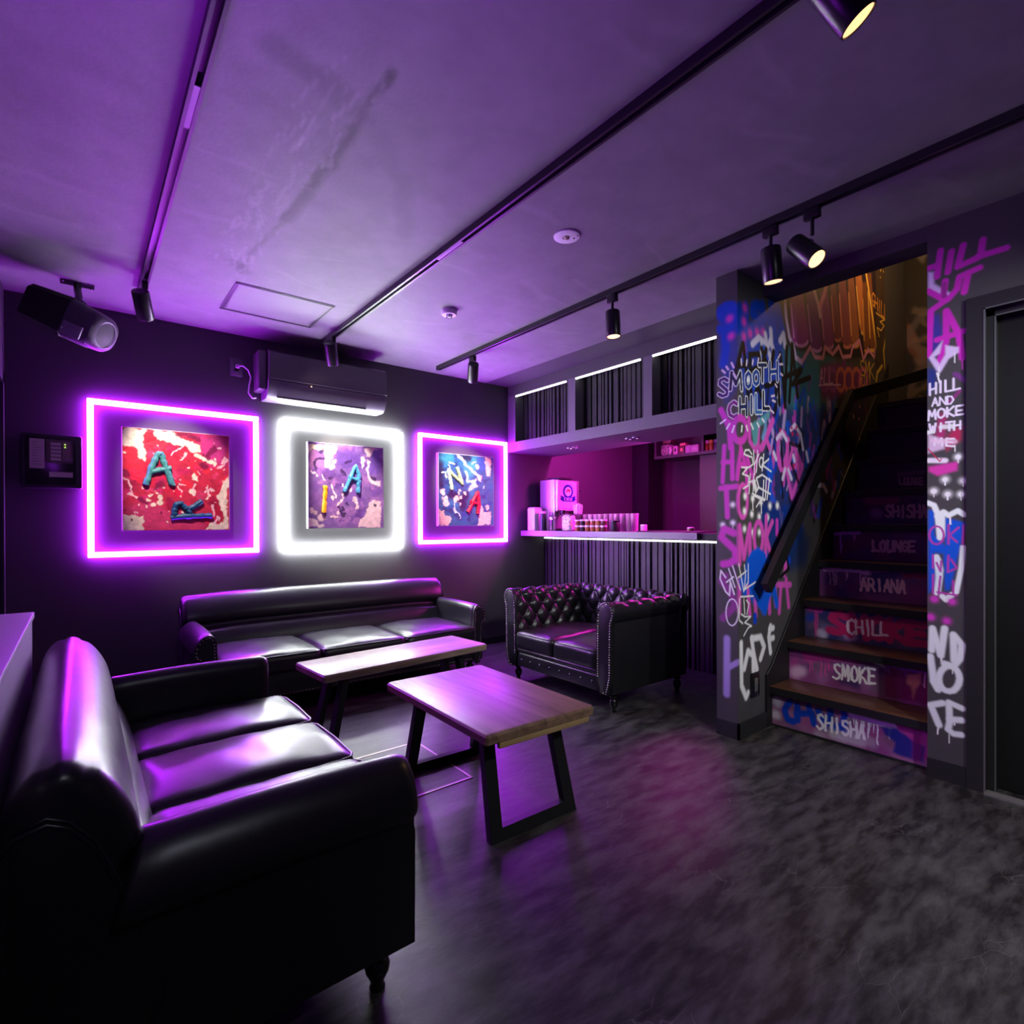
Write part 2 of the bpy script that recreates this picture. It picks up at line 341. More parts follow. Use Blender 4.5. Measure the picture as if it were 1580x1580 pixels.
# ------------------------------------------------------------------ painted marks: kind, radius mm, softness, colour, alpha, points in mm on their own wall
PAINT_STAIR_WALL="""1 0 31 0 62 190 0.75 2769 2202 3006 2273 3278 2306 3277 1840 3099 1742 2844 1784 2769 1949
1 0 30 0 62 190 0.45 2577 2210 2745 2249 2769 2036 2768 1905 2630 1777 2584 1960
0 16 0.8 0 62 190 0.7 3117 1900 3140 1785
0 17 0.8 0 85 215 0.7 2857 1991 2888 1905
0 10 0.8 0 62 190 0.7 3003 1822 2995 1767
0 16 0.8 0 85 215 0.7 3021 2156 3048 2087
0 16 0.8 0 62 190 0.7 2903 1927 2877 1878
0 11 0.8 0 62 190 0.7 3188 1801 3161 1737
0 15 0.8 10 10 14 0.7 3079 1925 3056 1806
0 8 0.8 238 238 242 0.7 2972 2061 2948 2000
0 8 0.8 238 238 242 0.7 3209 1991 3216 1890
0 16 0.8 0 85 215 0.7 3210 2044 3195 1957
0 12 0.8 0 62 190 0.7 2953 1781 2985 1714
0 8 0.8 0 62 190 0.7 3195 2099 3201 2052
0 17 0.8 10 10 14 0.7 3117 1795 3088 1726
0 8 0.8 238 238 242 0.7 2992 2068 2994 1965
0 11 0.8 0 62 190 0.7 3230 2272 3266 2224
0 8 0.8 238 238 242 0.7 3000 2169 2984 2068
0 11 0.8 10 10 14 0.7 2975 1851 2984 1754
0 11 0.8 0 62 190 0.7 2913 2198 2948 2121
0 9 0.8 0 85 215 0.7 3173 2106 3153 2006
0 14 0.8 0 62 190 0.7 3202 2117 3178 1990
0 9 0.8 10 10 14 0.7 3121 1877 3090 1794
0 18 0.8 10 10 14 0.7 2970 2016 3007 1914
0 13 0.8 0 62 190 0.7 3278 1950 3263 1878
0 17 0.8 238 238 242 0.7 2892 1829 2894 1771
0 13 0.8 0 85 215 0.7 2921 1989 2922 1905
0 16 0.8 238 238 242 0.7 3194 1894 3209 1798
1 0 46 40 110 125 0.8 3248 2212 3611 2245 4003 2289 4002 1880 3403 1777 3257 1886
0 17 0.7 0 62 190 0.75 3925 1957 3956 1896
0 13 0.7 0 62 190 0.75 4516 2192 4450 2058
0 13 0.7 95 75 140 0.75 3627 2076 3590 1990
0 10 0.7 0 85 215 0.75 3653 1930 3669 1826
0 13 0.7 0 85 215 0.75 4377 2010 4433 1885
0 7 0.7 40 110 125 0.75 3476 2016 3504 1959
0 10 0.7 0 62 190 0.75 3445 1848 3443 1758
0 14 0.7 140 50 160 0.75 4152 2271 4091 2178
0 18 0.7 0 85 215 0.75 4208 2213 4225 2085
0 8 0.7 50 140 140 0.75 3315 2078 3286 2020
0 8 0.7 95 75 140 0.75 3738 2062 3745 2015
0 7 0.7 95 75 140 0.75 3258 1965 3225 1892
0 13 0.7 0 62 190 0.75 4528 2095 4481 2014
0 15 0.7 95 75 140 0.75 4518 1968 4489 1843
0 8 0.7 0 85 215 0.75 3804 2154 3777 2068
0 8 0.7 0 85 215 0.75 3993 2103 4032 2065
0 16 0.7 0 62 190 0.75 3626 1832 3621 1757
0 15 0.7 0 62 190 0.75 3585 1789 3559 1671
0 17 0.7 0 62 190 0.75 4181 2155 4132 2100
0 13 0.7 0 62 190 0.75 3836 2105 3820 2050
0 11 0.7 0 62 190 0.75 3531 2153 3479 2073
0 15 0.7 0 62 190 0.75 3528 1980 3465 1893
0 12 0.7 190 160 225 0.75 3587 1935 3572 1843
0 12 0.7 50 140 140 0.75 3275 2073 3242 1978
0 7 0.7 0 62 190 0.75 3800 2068 3818 1981
0 9 0.7 40 110 125 0.75 3917 1949 3854 1841
0 14 0.7 0 62 190 0.75 4237 2107 4233 2000
0 15 0.7 0 62 190 0.75 4359 1937 4340 1829
0 15 0.7 0 62 190 0.75 3801 1903 3764 1855
0 14 0.7 0 62 190 0.75 4048 2059 4009 1995
0 8 0.7 140 50 160 0.75 4542 2103 4514 2002
0 9 0.7 40 110 125 0.75 3557 2139 3496 2017
0 17 0.7 140 50 160 0.75 4551 1887 4567 1836
0 17 0.7 0 62 190 0.75 4001 1900 3936 1775
0 12 0.7 50 140 140 0.75 3420 1911 3400 1856
0 13 0.7 190 160 225 0.75 3920 1960 3939 1896
0 10 0.7 0 62 190 0.75 4183 1899 4117 1810
0 14 0.7 0 85 215 0.75 3832 1831 3804 1781
0 12 0.7 140 50 160 0.75 3938 1955 3897 1829
0 11 0.7 0 85 215 0.75 3551 1953 3512 1849
0 8 0.7 50 140 140 0.75 4281 1918 4259 1835
0 8 0.7 0 62 190 0.75 4058 2229 4067 2178
0 14 0.7 50 140 140 0.75 3522 1820 3508 1753
0 11 0.7 140 50 160 0.75 3902 2074 3934 1958
0 9 0.7 40 110 125 0.75 4194 2254 4239 2174
0 10 0.7 40 110 125 0.75 3662 2097 3630 2003
0 13 0.7 95 75 140 0.75 3691 1903 3662 1834
0 11 0.7 190 160 225 0.75 3869 1981 3866 1878
0 15 0.7 95 75 140 0.75 3297 2054 3255 1973
0 10 0.7 0 62 190 0.75 3257 1941 3287 1861
0 15 0.7 0 62 190 0.75 3797 2138 3804 2091
0 9 0.7 140 50 160 0.75 3423 2050 3389 1992
0 9 0.7 50 140 140 0.75 3292 1784 3265 1688
0 8 0.7 95 75 140 0.75 4104 1979 4086 1852
0 8 0.7 50 140 140 0.75 3584 1908 3599 1856
0 14 0.7 0 62 190 0.75 3946 1965 3948 1847
0 11 0.7 140 50 160 0.75 3460 2014 3402 1891
0 13 0.7 0 62 190 0.75 3450 2072 3390 1977
0 6 0.7 95 75 140 0.75 3264 2096 3282 2031
0 8 0.7 0 62 190 0.75 4487 2011 4431 1885
0 6 0.7 0 62 190 0.75 3315 2036 3258 1959
0 18 0.7 140 50 160 0.75 4320 2112 4326 1990
0 7 0.7 95 75 140 0.75 3454 1955 3432 1872
0 8 0.7 140 50 160 0.75 4256 2264 4312 2213
0 15 0.7 0 85 215 0.75 4015 2068 3983 1984
0 16 0.7 140 50 160 0.75 4158 1881 4117 1793
0 9 0.7 40 110 125 0.75 3919 2181 3904 2072
0 7 0.7 40 110 125 0.75 3611 2131 3551 2061
0 10 0.7 140 50 160 0.75 4534 2041 4482 1942
0 16 0.7 40 110 125 0.75 4263 1907 4305 1859
1 0 52 20 40 110 0.75 3099 1807 4002 1923 4001 1647 3686 1516 3401 1249 3003 1068 2967 1333 3041 1568
0 16 0.6 140 50 160 0.75 3823 1536 3873 1449
0 14 0.6 90 60 130 0.75 3472 1329 3489 1222
0 6 0.6 0 62 190 0.75 3293 1327 3281 1283
0 11 0.6 60 30 100 0.75 3168 1532 3150 1495
0 10 0.6 205 60 190 0.75 3067 1770 3112 1684
0 11 0.6 0 62 190 0.75 4070 1509 4033 1432
0 17 0.6 205 60 190 0.75 3386 1780 3398 1734
0 17 0.6 90 60 130 0.75 3568 1796 3592 1728
0 10 0.6 10 10 14 0.75 3150 1650 3191 1588
0 11 0.6 140 50 160 0.75 3085 1414 3052 1347
0 17 0.6 140 50 160 0.75 3135 1320 3127 1283
0 12 0.6 0 85 215 0.75 4018 1798 4046 1732
0 14 0.6 0 85 215 0.75 3304 1744 3310 1685
0 16 0.6 140 50 160 0.75 3393 1332 3427 1249
0 12 0.6 140 50 160 0.75 3666 1639 3624 1535
0 16 0.6 0 62 190 0.75 3127 1595 3151 1544
0 8 0.6 140 50 160 0.75 3510 1577 3514 1535
0 5 0.6 140 50 160 0.75 3136 1458 3147 1368
0 14 0.6 10 10 14 0.75 3657 1556 3657 1477
0 17 0.6 0 62 190 0.75 4037 1444 4059 1361
0 10 0.6 140 50 160 0.75 4083 1974 4120 1922
0 13 0.6 205 60 190 0.75 3121 1622 3129 1536
0 6 0.6 190 160 225 0.75 4096 1980 4156 1928
0 14 0.6 0 85 215 0.75 4002 1446 4047 1348
0 15 0.6 90 60 130 0.75 3517 1846 3475 1780
0 13 0.6 0 85 215 0.75 3422 1896 3410 1846
0 15 0.6 60 30 100 0.75 4019 1505 4004 1456
0 15 0.6 190 160 225 0.75 3276 1810 3255 1716
0 9 0.6 190 160 225 0.75 4003 1849 4021 1748
0 11 0.6 0 85 215 0.75 3611 1471 3627 1394
0 9 0.6 0 62 190 0.75 3455 1531 3499 1476
0 12 0.6 0 62 190 0.75 3216 1849 3178 1771
0 9 0.6 190 160 225 0.75 3464 1675 3420 1577
0 9 0.6 10 10 14 0.75 3097 1535 3129 1437
0 17 0.6 10 10 14 0.75 3696 1256 3664 1164
0 10 0.6 0 62 190 0.75 3931 1967 3954 1923
0 16 0.6 0 62 190 0.75 3664 1855 3694 1764
0 7 0.6 190 160 225 0.75 4080 1499 4144 1454
0 17 0.6 190 160 225 0.75 3223 1653 3190 1552
0 17 0.6 0 62 190 0.75 3271 1238 3268 1204
0 14 0.6 10 10 14 0.75 3164 1860 3152 1801
0 12 0.6 0 62 190 0.75 3831 1413 3806 1365
0 18 0.6 190 160 225 0.75 3822 1807 3802 1756
0 12 0.6 140 50 160 0.75 3618 1711 3599 1608
0 7 0.6 190 160 225 0.75 3246 1208 3223 1122
0 16 0.6 0 85 215 0.75 3593 1610 3556 1507
0 14 0.6 0 62 190 0.75 3125 1622 3155 1592
0 17 0.6 190 160 225 0.75 3895 1947 3903 1832
0 10 0.6 190 160 225 0.75 3090 1709 3135 1650
0 6 0.6 0 62 190 0.75 4079 1520 4125 1443
0 17 0.6 140 50 160 0.75 3420 1355 3413 1275
0 15 0.6 90 60 130 0.75 3243 1589 3265 1498
0 18 0.6 0 62 190 0.75 4026 1688 4094 1591
0 10 0.6 90 60 130 0.75 3330 1754 3365 1718
0 14 0.6 190 160 225 0.75 3451 1712 3448 1655
0 6 0.6 90 60 130 0.75 3843 1385 3790 1291
0 19 0.6 10 10 14 0.75 3988 1825 3925 1712
0 5 0.6 0 62 190 0.75 3167 1706 3208 1609
0 10 0.6 0 85 215 0.75 3897 1899 3850 1802
0 6 0.6 190 160 225 0.75 3181 1519 3229 1438
0 11 0.6 10 10 14 0.75 3138 1595 3119 1496
0 14 0.6 90 60 130 0.75 4092 1802 4102 1741
0 14 0.6 90 60 130 0.75 3164 1543 3184 1510
0 15 0.6 0 85 215 0.75 3259 1391 3232 1334
0 8 0.6 10 10 14 0.75 3076 1599 3061 1563
0 8 0.6 90 60 130 0.75 3136 1777 3175 1708
0 7 0.6 10 10 14 0.75 4122 1757 4075 1635
0 11 0.6 60 30 100 0.75 3092 1714 3103 1675
0 5 0.6 0 85 215 0.75 3401 1611 3396 1571
0 17 0.6 0 62 190 0.75 3609 1893 3637 1852
0 16 0.6 205 60 190 0.75 4094 1784 4064 1676
0 15 0.6 205 60 190 0.75 3278 1861 3253 1812
0 13 0.6 140 50 160 0.75 3636 1292 3684 1191
0 15 0.6 10 10 14 0.75 4009 1704 3959 1624
0 11 0.6 60 30 100 0.75 3730 1461 3673 1389
0 7 0.6 190 160 225 0.75 3658 1485 3625 1373
0 10 0.6 60 30 100 0.75 3783 1507 3727 1410
0 17 0.6 190 160 225 0.75 3996 1420 3939 1327
0 16 0.6 0 62 190 0.75 3434 1686 3429 1628
0 8 0.6 205 60 190 0.75 3551 1271 3547 1223
0 17 0.6 90 60 130 0.75 3340 1466 3336 1421
0 17 0.6 0 62 190 0.75 3468 1540 3456 1489
0 7 0.6 205 60 190 0.75 3746 1612 3754 1503
0 8 0.6 0 62 190 0.75 3604 1560 3657 1511
0 7 0.6 205 60 190 0.75 3448 1351 3485 1295
0 14 0.6 190 160 225 0.75 3454 1308 3456 1236
0 7 0.6 205 60 190 0.75 4080 1898 4117 1835
0 11 0.6 0 62 190 0.75 3936 1523 3877 1403
0 7 0.6 190 160 225 0.75 3790 1754 3778 1690
0 6 0.6 190 160 225 0.75 3319 1653 3371 1593
0 11 0.6 190 160 225 0.75 3207 1236 3236 1138
0 12 0.6 190 160 225 0.75 3494 1857 3485 1750
0 11 0.6 0 62 190 0.75 3740 1703 3723 1658
0 19 0.6 60 30 100 0.75 3843 1870 3848 1826
0 15 0.6 140 50 160 0.75 3409 1816 3388 1745
0 13 0.6 0 85 215 0.75 3236 1526 3279 1467
0 6 0.6 10 10 14 0.75 3351 1330 3354 1285
0 8 0.6 0 62 190 0.75 3332 1506 3363 1427
0 14 0.6 0 62 190 0.75 3814 1760 3810 1662
0 11 0.6 0 85 215 0.75 3641 1596 3694 1503
0 12 0.6 0 62 190 0.75 3164 1751 3124 1682
0 14 0.6 140 50 160 0.75 3883 1597 3857 1485
0 13 0.6 10 10 14 0.75 3581 1521 3547 1481
0 9 0.6 0 62 190 0.75 3690 1577 3735 1470
0 9 0.6 0 62 190 0.75 3094 1664 3096 1610
0 11 0.6 0 62 190 0.75 3316 1750 3364 1719
0 15 0.6 10 10 14 0.75 3338 1300 3355 1235
0 13 0.6 140 50 160 0.75 3366 1385 3366 1297
0 14 0.6 0 62 190 0.75 3188 1536 3139 1443
0 7 0.6 0 62 190 0.75 3080 1501 3078 1460
0 11 0.6 0 85 215 0.75 3947 1788 3990 1700
0 6 0.6 60 30 100 0.75 3697 1261 3661 1205
0 12 0.6 60 30 100 0.75 3400 1490 3371 1447
0 9 0.6 140 50 160 0.75 3829 1621 3853 1580
0 6 0.6 10 10 14 0.75 3178 1826 3130 1733
0 14 0.6 10 10 14 0.75 3502 1704 3455 1607
0 14 0.6 140 50 160 0.75 3924 1499 3952 1392
0 15 0.6 0 85 215 0.75 3704 1611 3704 1498
0 5 0.6 90 60 130 0.75 3133 1614 3093 1562
0 14 0.6 190 160 225 0.75 3094 1730 3130 1673
0 12 0.6 90 60 130 0.75 3999 1445 3961 1371
0 16 0.6 205 60 190 0.75 4086 1775 4089 1719
0 11 0.6 60 30 100 0.75 3835 1300 3887 1199
0 10 0.6 205 60 190 0.75 3984 1425 3976 1371
0 19 0.6 0 62 190 0.75 3779 1302 3723 1199
0 7 0.6 205 60 190 0.75 3393 1828 3405 1768
0 14 0.6 60 30 100 0.75 3210 1504 3230 1403
0 17 0.6 10 10 14 0.75 3498 1322 3543 1232
0 14 0.6 10 10 14 0.75 3181 1860 3137 1779
0 17 0.6 90 60 130 0.75 3291 1491 3331 1435
0 8 0.6 205 60 190 0.75 3199 1582 3193 1489
0 6 0.6 0 62 190 0.75 3141 1519 3168 1453
0 15 0.6 140 50 160 0.75 3127 1376 3118 1320
0 6 0.6 190 160 225 0.75 3335 1421 3296 1347
0 7 0.6 205 60 190 0.75 3078 1515 3075 1451
0 17 0.6 190 160 225 0.75 3663 1514 3719 1440
0 7 0.6 90 60 130 0.75 3635 1875 3620 1805
0 10 0.6 190 160 225 0.75 3122 1631 3093 1548
0 15 0.6 140 50 160 0.75 3918 1588 3858 1468
0 17 0.6 60 30 100 0.75 3639 1282 3616 1209
0 11 0.6 0 85 215 0.75 3373 1541 3410 1466
0 11 0.6 140 50 160 0.75 3663 1636 3654 1588
0 7 0.6 10 10 14 0.75 3332 1635 3343 1558
0 13 0.6 140 50 160 0.75 3173 1661 3180 1586
0 13 0.6 140 50 160 0.75 3103 1801 3115 1749
1 0 21 0 85 215 0.95 2860 993 3050 997 3150 904 3129 756 3029 667 2914 702 2779 830
1 0 33 0 45 130 0.85 3011 1250 3455 1258 3525 1099 3342 894 3069 1025 2992 1177
1 0 53 10 40 90 0.8 3192 1087 3455 1126 3597 1044 3548 884 3341 863 3233 971
0 22 0.6 0 62 190 1 3150 934 3320 926
0 29 0.5 0 85 215 1 3069 761 3150 874
1 0 19 34 18 34 0.97 3261 2494 3892 2773 4737 3097 4756 2528 4656 2390 4181 2288 3953 2258 3640 2231 3476 2206 3309 2208
1 0 12 150 40 150 1 3345 2545 3344 2516 3343 2488 3343 2459 3344 2431 3345 2403 3346 2375 3349 2347 3352 2319 3356 2291 3361 2264 3378 2239 3490 2232 3490 2232 3593 2283 3600 2314 3592 2342 3584 2370 3575 2398 3565 2425 3555 2452 3544 2479 3532 2506 3519 2532 3507 2558 3494 2584
0 8 0.8 225 150 225 0.8 3353 2462 3363 2413 3373 2364 3384 2315 3392 2275
0 9 0.8 225 150 225 0.85 3576 2285 3573 2280 3567 2274 3560 2268 3551 2263 3541 2257 3530 2252 3518 2248 3505 2244 3491 2241 3478 2239 3466 2237 3453 2236 3442 2236 3432 2237 3423 2239 3416 2242
1 0 12 105 30 130 1 3559 2601 3562 2570 3565 2539 3568 2507 3572 2476 3577 2445 3582 2414 3587 2383 3593 2352 3600 2321 3607 2290 3624 2261 3712 2245 3712 2245 3784 2292 3785 2326 3776 2358 3766 2389 3756 2420 3745 2451 3733 2481 3721 2512 3708 2542 3695 2571 3682 2601 3669 2630
0 8 0.8 200 140 220 0.8 3575 2509 3590 2454 3604 2399 3619 2344 3630 2300
0 9 0.8 200 140 220 0.85 3776 2283 3773 2279 3769 2275 3764 2271 3758 2267 3750 2263 3742 2259 3732 2256 3723 2253 3713 2251 3703 2249 3694 2248 3684 2248 3676 2248 3668 2248 3662 2250 3656 2252
1 0 13 120 40 120 1 3761 2642 3762 2611 3763 2581 3765 2551 3767 2521 3769 2490 3772 2460 3776 2430 3780 2400 3785 2371 3790 2341 3806 2313 3890 2299 3890 2299 3965 2345 3968 2378 3961 2408 3953 2438 3944 2468 3935 2498 3926 2527 3916 2556 3905 2585 3894 2614 3883 2642 3872 2671
0 8 0.8 190 120 190 0.8 3772 2553 3783 2500 3794 2447 3805 2393 3814 2351
0 10 0.8 190 120 190 0.85 3954 2336 3952 2332 3948 2328 3943 2324 3936 2320 3929 2316 3920 2313 3911 2310 3902 2307 3892 2305 3882 2303 3873 2302 3863 2301 3855 2301 3847 2302 3841 2303 3835 2305
1 0 13 110 50 70 1 3914 2747 3917 2715 3920 2683 3923 2652 3926 2620 3930 2588 3934 2556 3939 2525 3944 2493 3950 2461 3956 2430 3969 2400 4032 2380 4032 2380 4084 2424 4084 2458 4077 2490 4069 2521 4061 2553 4052 2584 4043 2616 4034 2647 4024 2677 4015 2708 4004 2739 3994 2769
0 9 0.8 190 110 110 0.8 3928 2653 3940 2597 3951 2541 3963 2484 3972 2439
0 10 0.8 190 110 110 0.85 4079 2407 4077 2404 4074 2401 4070 2398 4065 2395 4060 2393 4054 2390 4047 2388 4040 2386 4033 2384 4026 2383 4019 2382 4013 2381 4007 2381 4001 2382 3996 2382 3992 2384
1 0 13 130 65 80 1 4044 2816 4047 2777 4050 2737 4053 2698 4056 2659 4060 2620 4064 2581 4069 2542 4075 2503 4081 2464 4088 2425 4104 2388 4190 2364 4190 2364 4262 2420 4263 2462 4255 2501 4246 2541 4236 2580 4225 2619 4214 2657 4203 2696 4191 2734 4179 2771 4167 2809 4154 2846
0 9 0.8 215 130 120 0.8 4060 2700 4073 2631 4086 2562 4100 2492 4110 2436
0 10 0.8 215 130 120 0.85 4253 2400 4251 2396 4247 2393 4241 2389 4235 2385 4228 2381 4219 2378 4210 2375 4201 2372 4191 2370 4181 2368 4172 2367 4163 2366 4154 2366 4147 2367 4140 2368 4135 2369
1 0 14 150 90 60 1 4203 2873 4205 2833 4208 2792 4211 2751 4215 2710 4219 2669 4223 2629 4228 2588 4233 2547 4239 2507 4246 2466 4261 2427 4338 2400 4338 2400 4401 2456 4402 2499 4394 2541 4385 2582 4376 2622 4366 2663 4356 2703 4346 2743 4335 2783 4323 2822 4312 2862 4300 2901
0 9 0.8 225 160 100 0.8 4218 2752 4230 2680 4243 2608 4256 2536 4266 2477
0 10 0.8 225 160 100 0.85 4394 2432 4392 2429 4388 2425 4384 2422 4378 2419 4371 2415 4364 2412 4356 2410 4347 2407 4339 2405 4330 2404 4322 2403 4314 2402 4306 2402 4300 2402 4294 2403 4289 2405
1 0 14 190 115 60 1 4333 2938 4338 2902 4344 2866 4349 2830 4355 2795 4362 2759 4368 2723 4376 2687 4384 2652 4392 2616 4401 2580 4420 2547 4503 2527 4503 2527 4567 2579 4566 2617 4555 2653 4543 2689 4531 2725 4519 2760 4505 2795 4492 2830 4478 2865 4464 2899 4450 2933 4435 2967
0 9 0.8 240 190 100 0.8 4356 2832 4373 2769 4391 2706 4408 2642 4422 2591
0 11 0.8 240 190 100 0.85 4562 2560 4559 2556 4556 2553 4551 2549 4545 2546 4538 2543 4530 2539 4522 2536 4513 2534 4504 2532 4495 2530 4486 2529 4478 2528 4470 2527 4463 2528 4456 2529 4451 2530
1 0 14 120 70 40 1 4468 2898 4468 2856 4469 2813 4470 2771 4471 2729 4473 2688 4474 2646 4476 2604 4479 2562 4482 2520 4485 2479 4495 2438 4550 2406 4550 2406 4597 2459 4599 2502 4595 2544 4590 2586 4585 2628 4579 2670 4573 2712 4567 2753 4561 2794 4554 2835 4547 2876 4540 2917
0 9 0.8 220 150 70 0.8 4474 2773 4481 2698 4488 2623 4495 2549 4500 2489
0 11 0.8 220 150 70 0.85 4590 2428 4589 2426 4586 2424 4583 2421 4579 2419 4574 2417 4569 2415 4563 2413 4557 2411 4550 2410 4544 2409 4538 2408 4532 2407 4527 2407 4522 2408 4518 2408 4514 2409
1 0 14 120 70 40 1 4562 2988 4564 2941 4567 2894 4569 2847 4572 2800 4575 2753 4578 2706 4582 2659 4586 2612 4591 2565 4596 2519 4608 2473 4666 2436 4666 2436 4714 2494 4714 2543 4708 2591 4701 2638 4694 2685 4687 2732 4679 2779 4671 2825 4663 2872 4654 2918 4645 2964 4636 3009
0 10 0.8 240 180 80 0.8 4574 2848 4584 2765 4594 2681 4604 2597 4612 2529
0 11 0.8 240 180 80 0.85 4708 2459 4707 2456 4704 2454 4701 2452 4696 2449 4691 2447 4686 2445 4680 2443 4673 2441 4667 2440 4660 2438 4654 2438 4648 2437 4642 2437 4637 2437 4633 2438 4629 2439
0 15 0.5 215 185 235 1 3273 2491 3291 2374 3334 2260 3385 2218 3411 2157 3489 2142
0 12 0.6 215 140 180 0.9 3503 2150 3612 2257 3683 2208 3799 2223 3830 2300 3953 2278 4048 2350 4114 2289 4250 2321 4285 2390 4410 2464 4483 2343 4578 2434 4696 2397 4736 2524
0 14 0.5 240 190 80 1 4532 2994 4599 2846 4676 2659 4736 2487
0 16 0.7 210 170 215 0.8 3655 2652 3727 2557 3756 2488
0 17 0.7 210 130 170 0.7 3861 2733 3816 2637 3741 2536
1 0 29 60 42 26 0.8 4737 3075 4967 3180 4965 2340 4735 2263 4706 2399
0 7 0.75 220 180 70 0.45 4838 3105 4838 3105
0 5 0.4 220 180 70 1 4838 3105 4838 3105
0 8 0.75 220 180 70 0.45 4887 3096 4887 3096
0 5 0.4 220 180 70 1 4887 3096 4887 3096
0 8 0.75 220 180 70 0.45 4944 3109 4945 3109
0 5 0.4 220 180 70 1 4944 3109 4945 3109
0 7 0.75 220 180 70 0.45 4830 3086 4831 3086
0 5 0.4 220 180 70 1 4830 3086 4831 3086
0 7 0.75 220 180 70 0.45 4843 3132 4843 3132
0 5 0.4 220 180 70 1 4843 3132 4843 3132
0 7 0.75 220 180 70 0.45 4825 3033 4825 3033
0 5 0.4 220 180 70 1 4825 3033 4825 3033
0 8 0.75 220 180 70 0.45 4916 3148 4916 3148
0 5 0.4 220 180 70 1 4916 3148 4916 3148
0 7 0.75 220 180 70 0.45 4838 3108 4838 3108
0 5 0.4 220 180 70 1 4838 3108 4838 3108
0 8 0.75 220 180 70 0.45 4930 3127 4930 3127
0 5 0.4 220 180 70 1 4930 3127 4930 3127
0 8 0.75 220 180 70 0.45 4874 3133 4874 3133
0 5 0.4 220 180 70 1 4874 3133 4874 3133
0 7 0.75 220 180 70 0.45 4832 3088 4832 3088
0 5 0.4 220 180 70 1 4832 3088 4832 3088
0 7 0.75 220 180 70 0.45 4806 3111 4806 3111
0 5 0.4 220 180 70 1 4806 3111 4806 3111
0 5 0.35 225 150 60 1 4705 2857 4683 2877 4655 2856 4649 2833 4658 2793 4676 2774 4697 2789 4696 2815 4676 2816
0 5 0.35 225 150 60 1 4713 2868 4710 2770
0 5 0.35 225 150 60 1 4762 2861 4765 2761
0 5 0.35 225 150 60 1 4712 2819 4767 2811
0 5 0.35 225 150 60 1 4805 2852 4800 2755
0 5 0.35 225 150 60 1 4846 2854 4840 2749 4894 2746
0 5 0.35 225 150 60 1 4910 2844 4911 2739 4966 2736
0 5 0.45 225 180 70 1 4736 2740 4923 2731 4818 2692 4902 2680 4839 2628 4756 2633 4797 2574
0 10 0.6 200 170 70 1 4944 2621 4891 2480 4933 2296
0 12 0.6 200 170 70 1 4859 2360 4756 2289 4735 2211
1 0 34 120 45 110 0.85 3770 2167 3952 2232 4391 2242 4540 2180 4180 2055 3952 1969 3769 1957
0 14 0.6 150 70 160 0.8 3893 2098 3888 2070 3874 2044 3853 2026 3829 2017 3805 2018 3785 2031 3771 2051 3767 2077 3771 2105 3785 2130 3805 2149 3829 2158 3854 2157 3874 2145 3888 2124 3893 2098
0 14 0.6 150 70 160 0.8 4019 2118 4014 2089 3999 2063 3977 2044 3952 2035 3927 2037 3906 2049 3892 2070 3887 2097 3892 2125 3906 2150 3927 2170 3952 2180 3978 2178 3999 2166 4014 2145 4019 2118
0 14 0.6 205 110 90 0.8 4150 2139 4145 2110 4130 2083 4107 2064 4080 2054 4054 2056 4032 2068 4017 2090 4012 2117 4018 2146 4032 2172 4054 2192 4081 2202 4107 2201 4130 2189 4145 2167 4150 2139
0 15 0.6 205 110 90 0.8 4288 2161 4282 2131 4266 2104 4242 2084 4214 2074 4187 2076 4164 2088 4149 2110 4144 2138 4149 2168 4164 2194 4187 2215 4215 2225 4243 2224 4266 2212 4282 2190 4288 2161
0 15 0.6 205 110 90 0.8 4431 2185 4425 2154 4409 2126 4384 2105 4355 2095 4326 2097 4302 2110 4286 2132 4281 2160 4286 2190 4302 2218 4326 2239 4355 2250 4384 2249 4409 2236 4425 2214 4431 2185
0 15 0.6 190 70 150 0.8 4562 2206 4556 2174 4539 2146 4513 2125 4483 2114 4453 2116 4428 2129 4411 2152 4406 2180 4411 2211 4428 2239 4453 2261 4483 2272 4513 2271 4539 2258 4556 2235 4562 2206
0 4 0.35 220 170 220 1 3756 2047 3776 2153 3810 2054
0 4 0.35 220 170 220 1 3769 2089 3795 2091
0 4 0.35 220 170 220 1 3828 2165 3822 2057 3874 2070
0 4 0.35 220 170 220 1 3895 2186 3895 2073 3953 2086
0 4 0.45 220 170 220 1 3740 2038 4080 2094
0 4 0.35 225 180 70 1 4502 2321 4481 2331 4438 2320 4430 2291 4472 2272 4507 2258 4501 2229 4459 2219 4427 2228
0 4 0.35 225 180 70 1 4517 2218 4531 2340 4553 2261 4589 2346 4602 2223
0 4 0.35 225 180 70 1 4607 2343 4609 2228
0 4 0.35 225 180 70 1 4691 2350 4614 2285 4695 2232
0 4 0.35 215 150 70 1 4457 2191 4437 2201 4411 2177 4410 2140 4416 2102 4440 2092 4449 2113
0 4 0.35 215 150 70 1 4453 2203 4457 2099
0 4 0.35 215 150 70 1 4498 2214 4507 2112
0 4 0.35 215 150 70 1 4462 2147 4508 2161
0 4 0.35 215 150 70 1 4535 2220 4530 2112
0 4 0.35 215 150 70 1 4554 2226 4554 2120 4607 2129
0 4 0.35 215 150 70 1 4611 2236 4613 2132 4658 2142
1 0 35 36 24 30 0.9 4015 1998 4965 2263 4963 1454 4282 1424 4079 1651
0 14 0.75 110 60 70 0.45 4117 1790 4117 1790
0 9 0.4 110 60 70 1 4117 1790 4117 1790
0 9 0.75 150 90 60 0.45 4238 1922 4238 1922
0 6 0.4 150 90 60 1 4238 1922 4238 1922
0 11 0.75 150 100 110 0.45 4416 1988 4416 1988
0 7 0.4 150 100 110 1 4416 1988 4416 1988
0 11 0.75 110 60 70 0.45 4705 1705 4705 1705
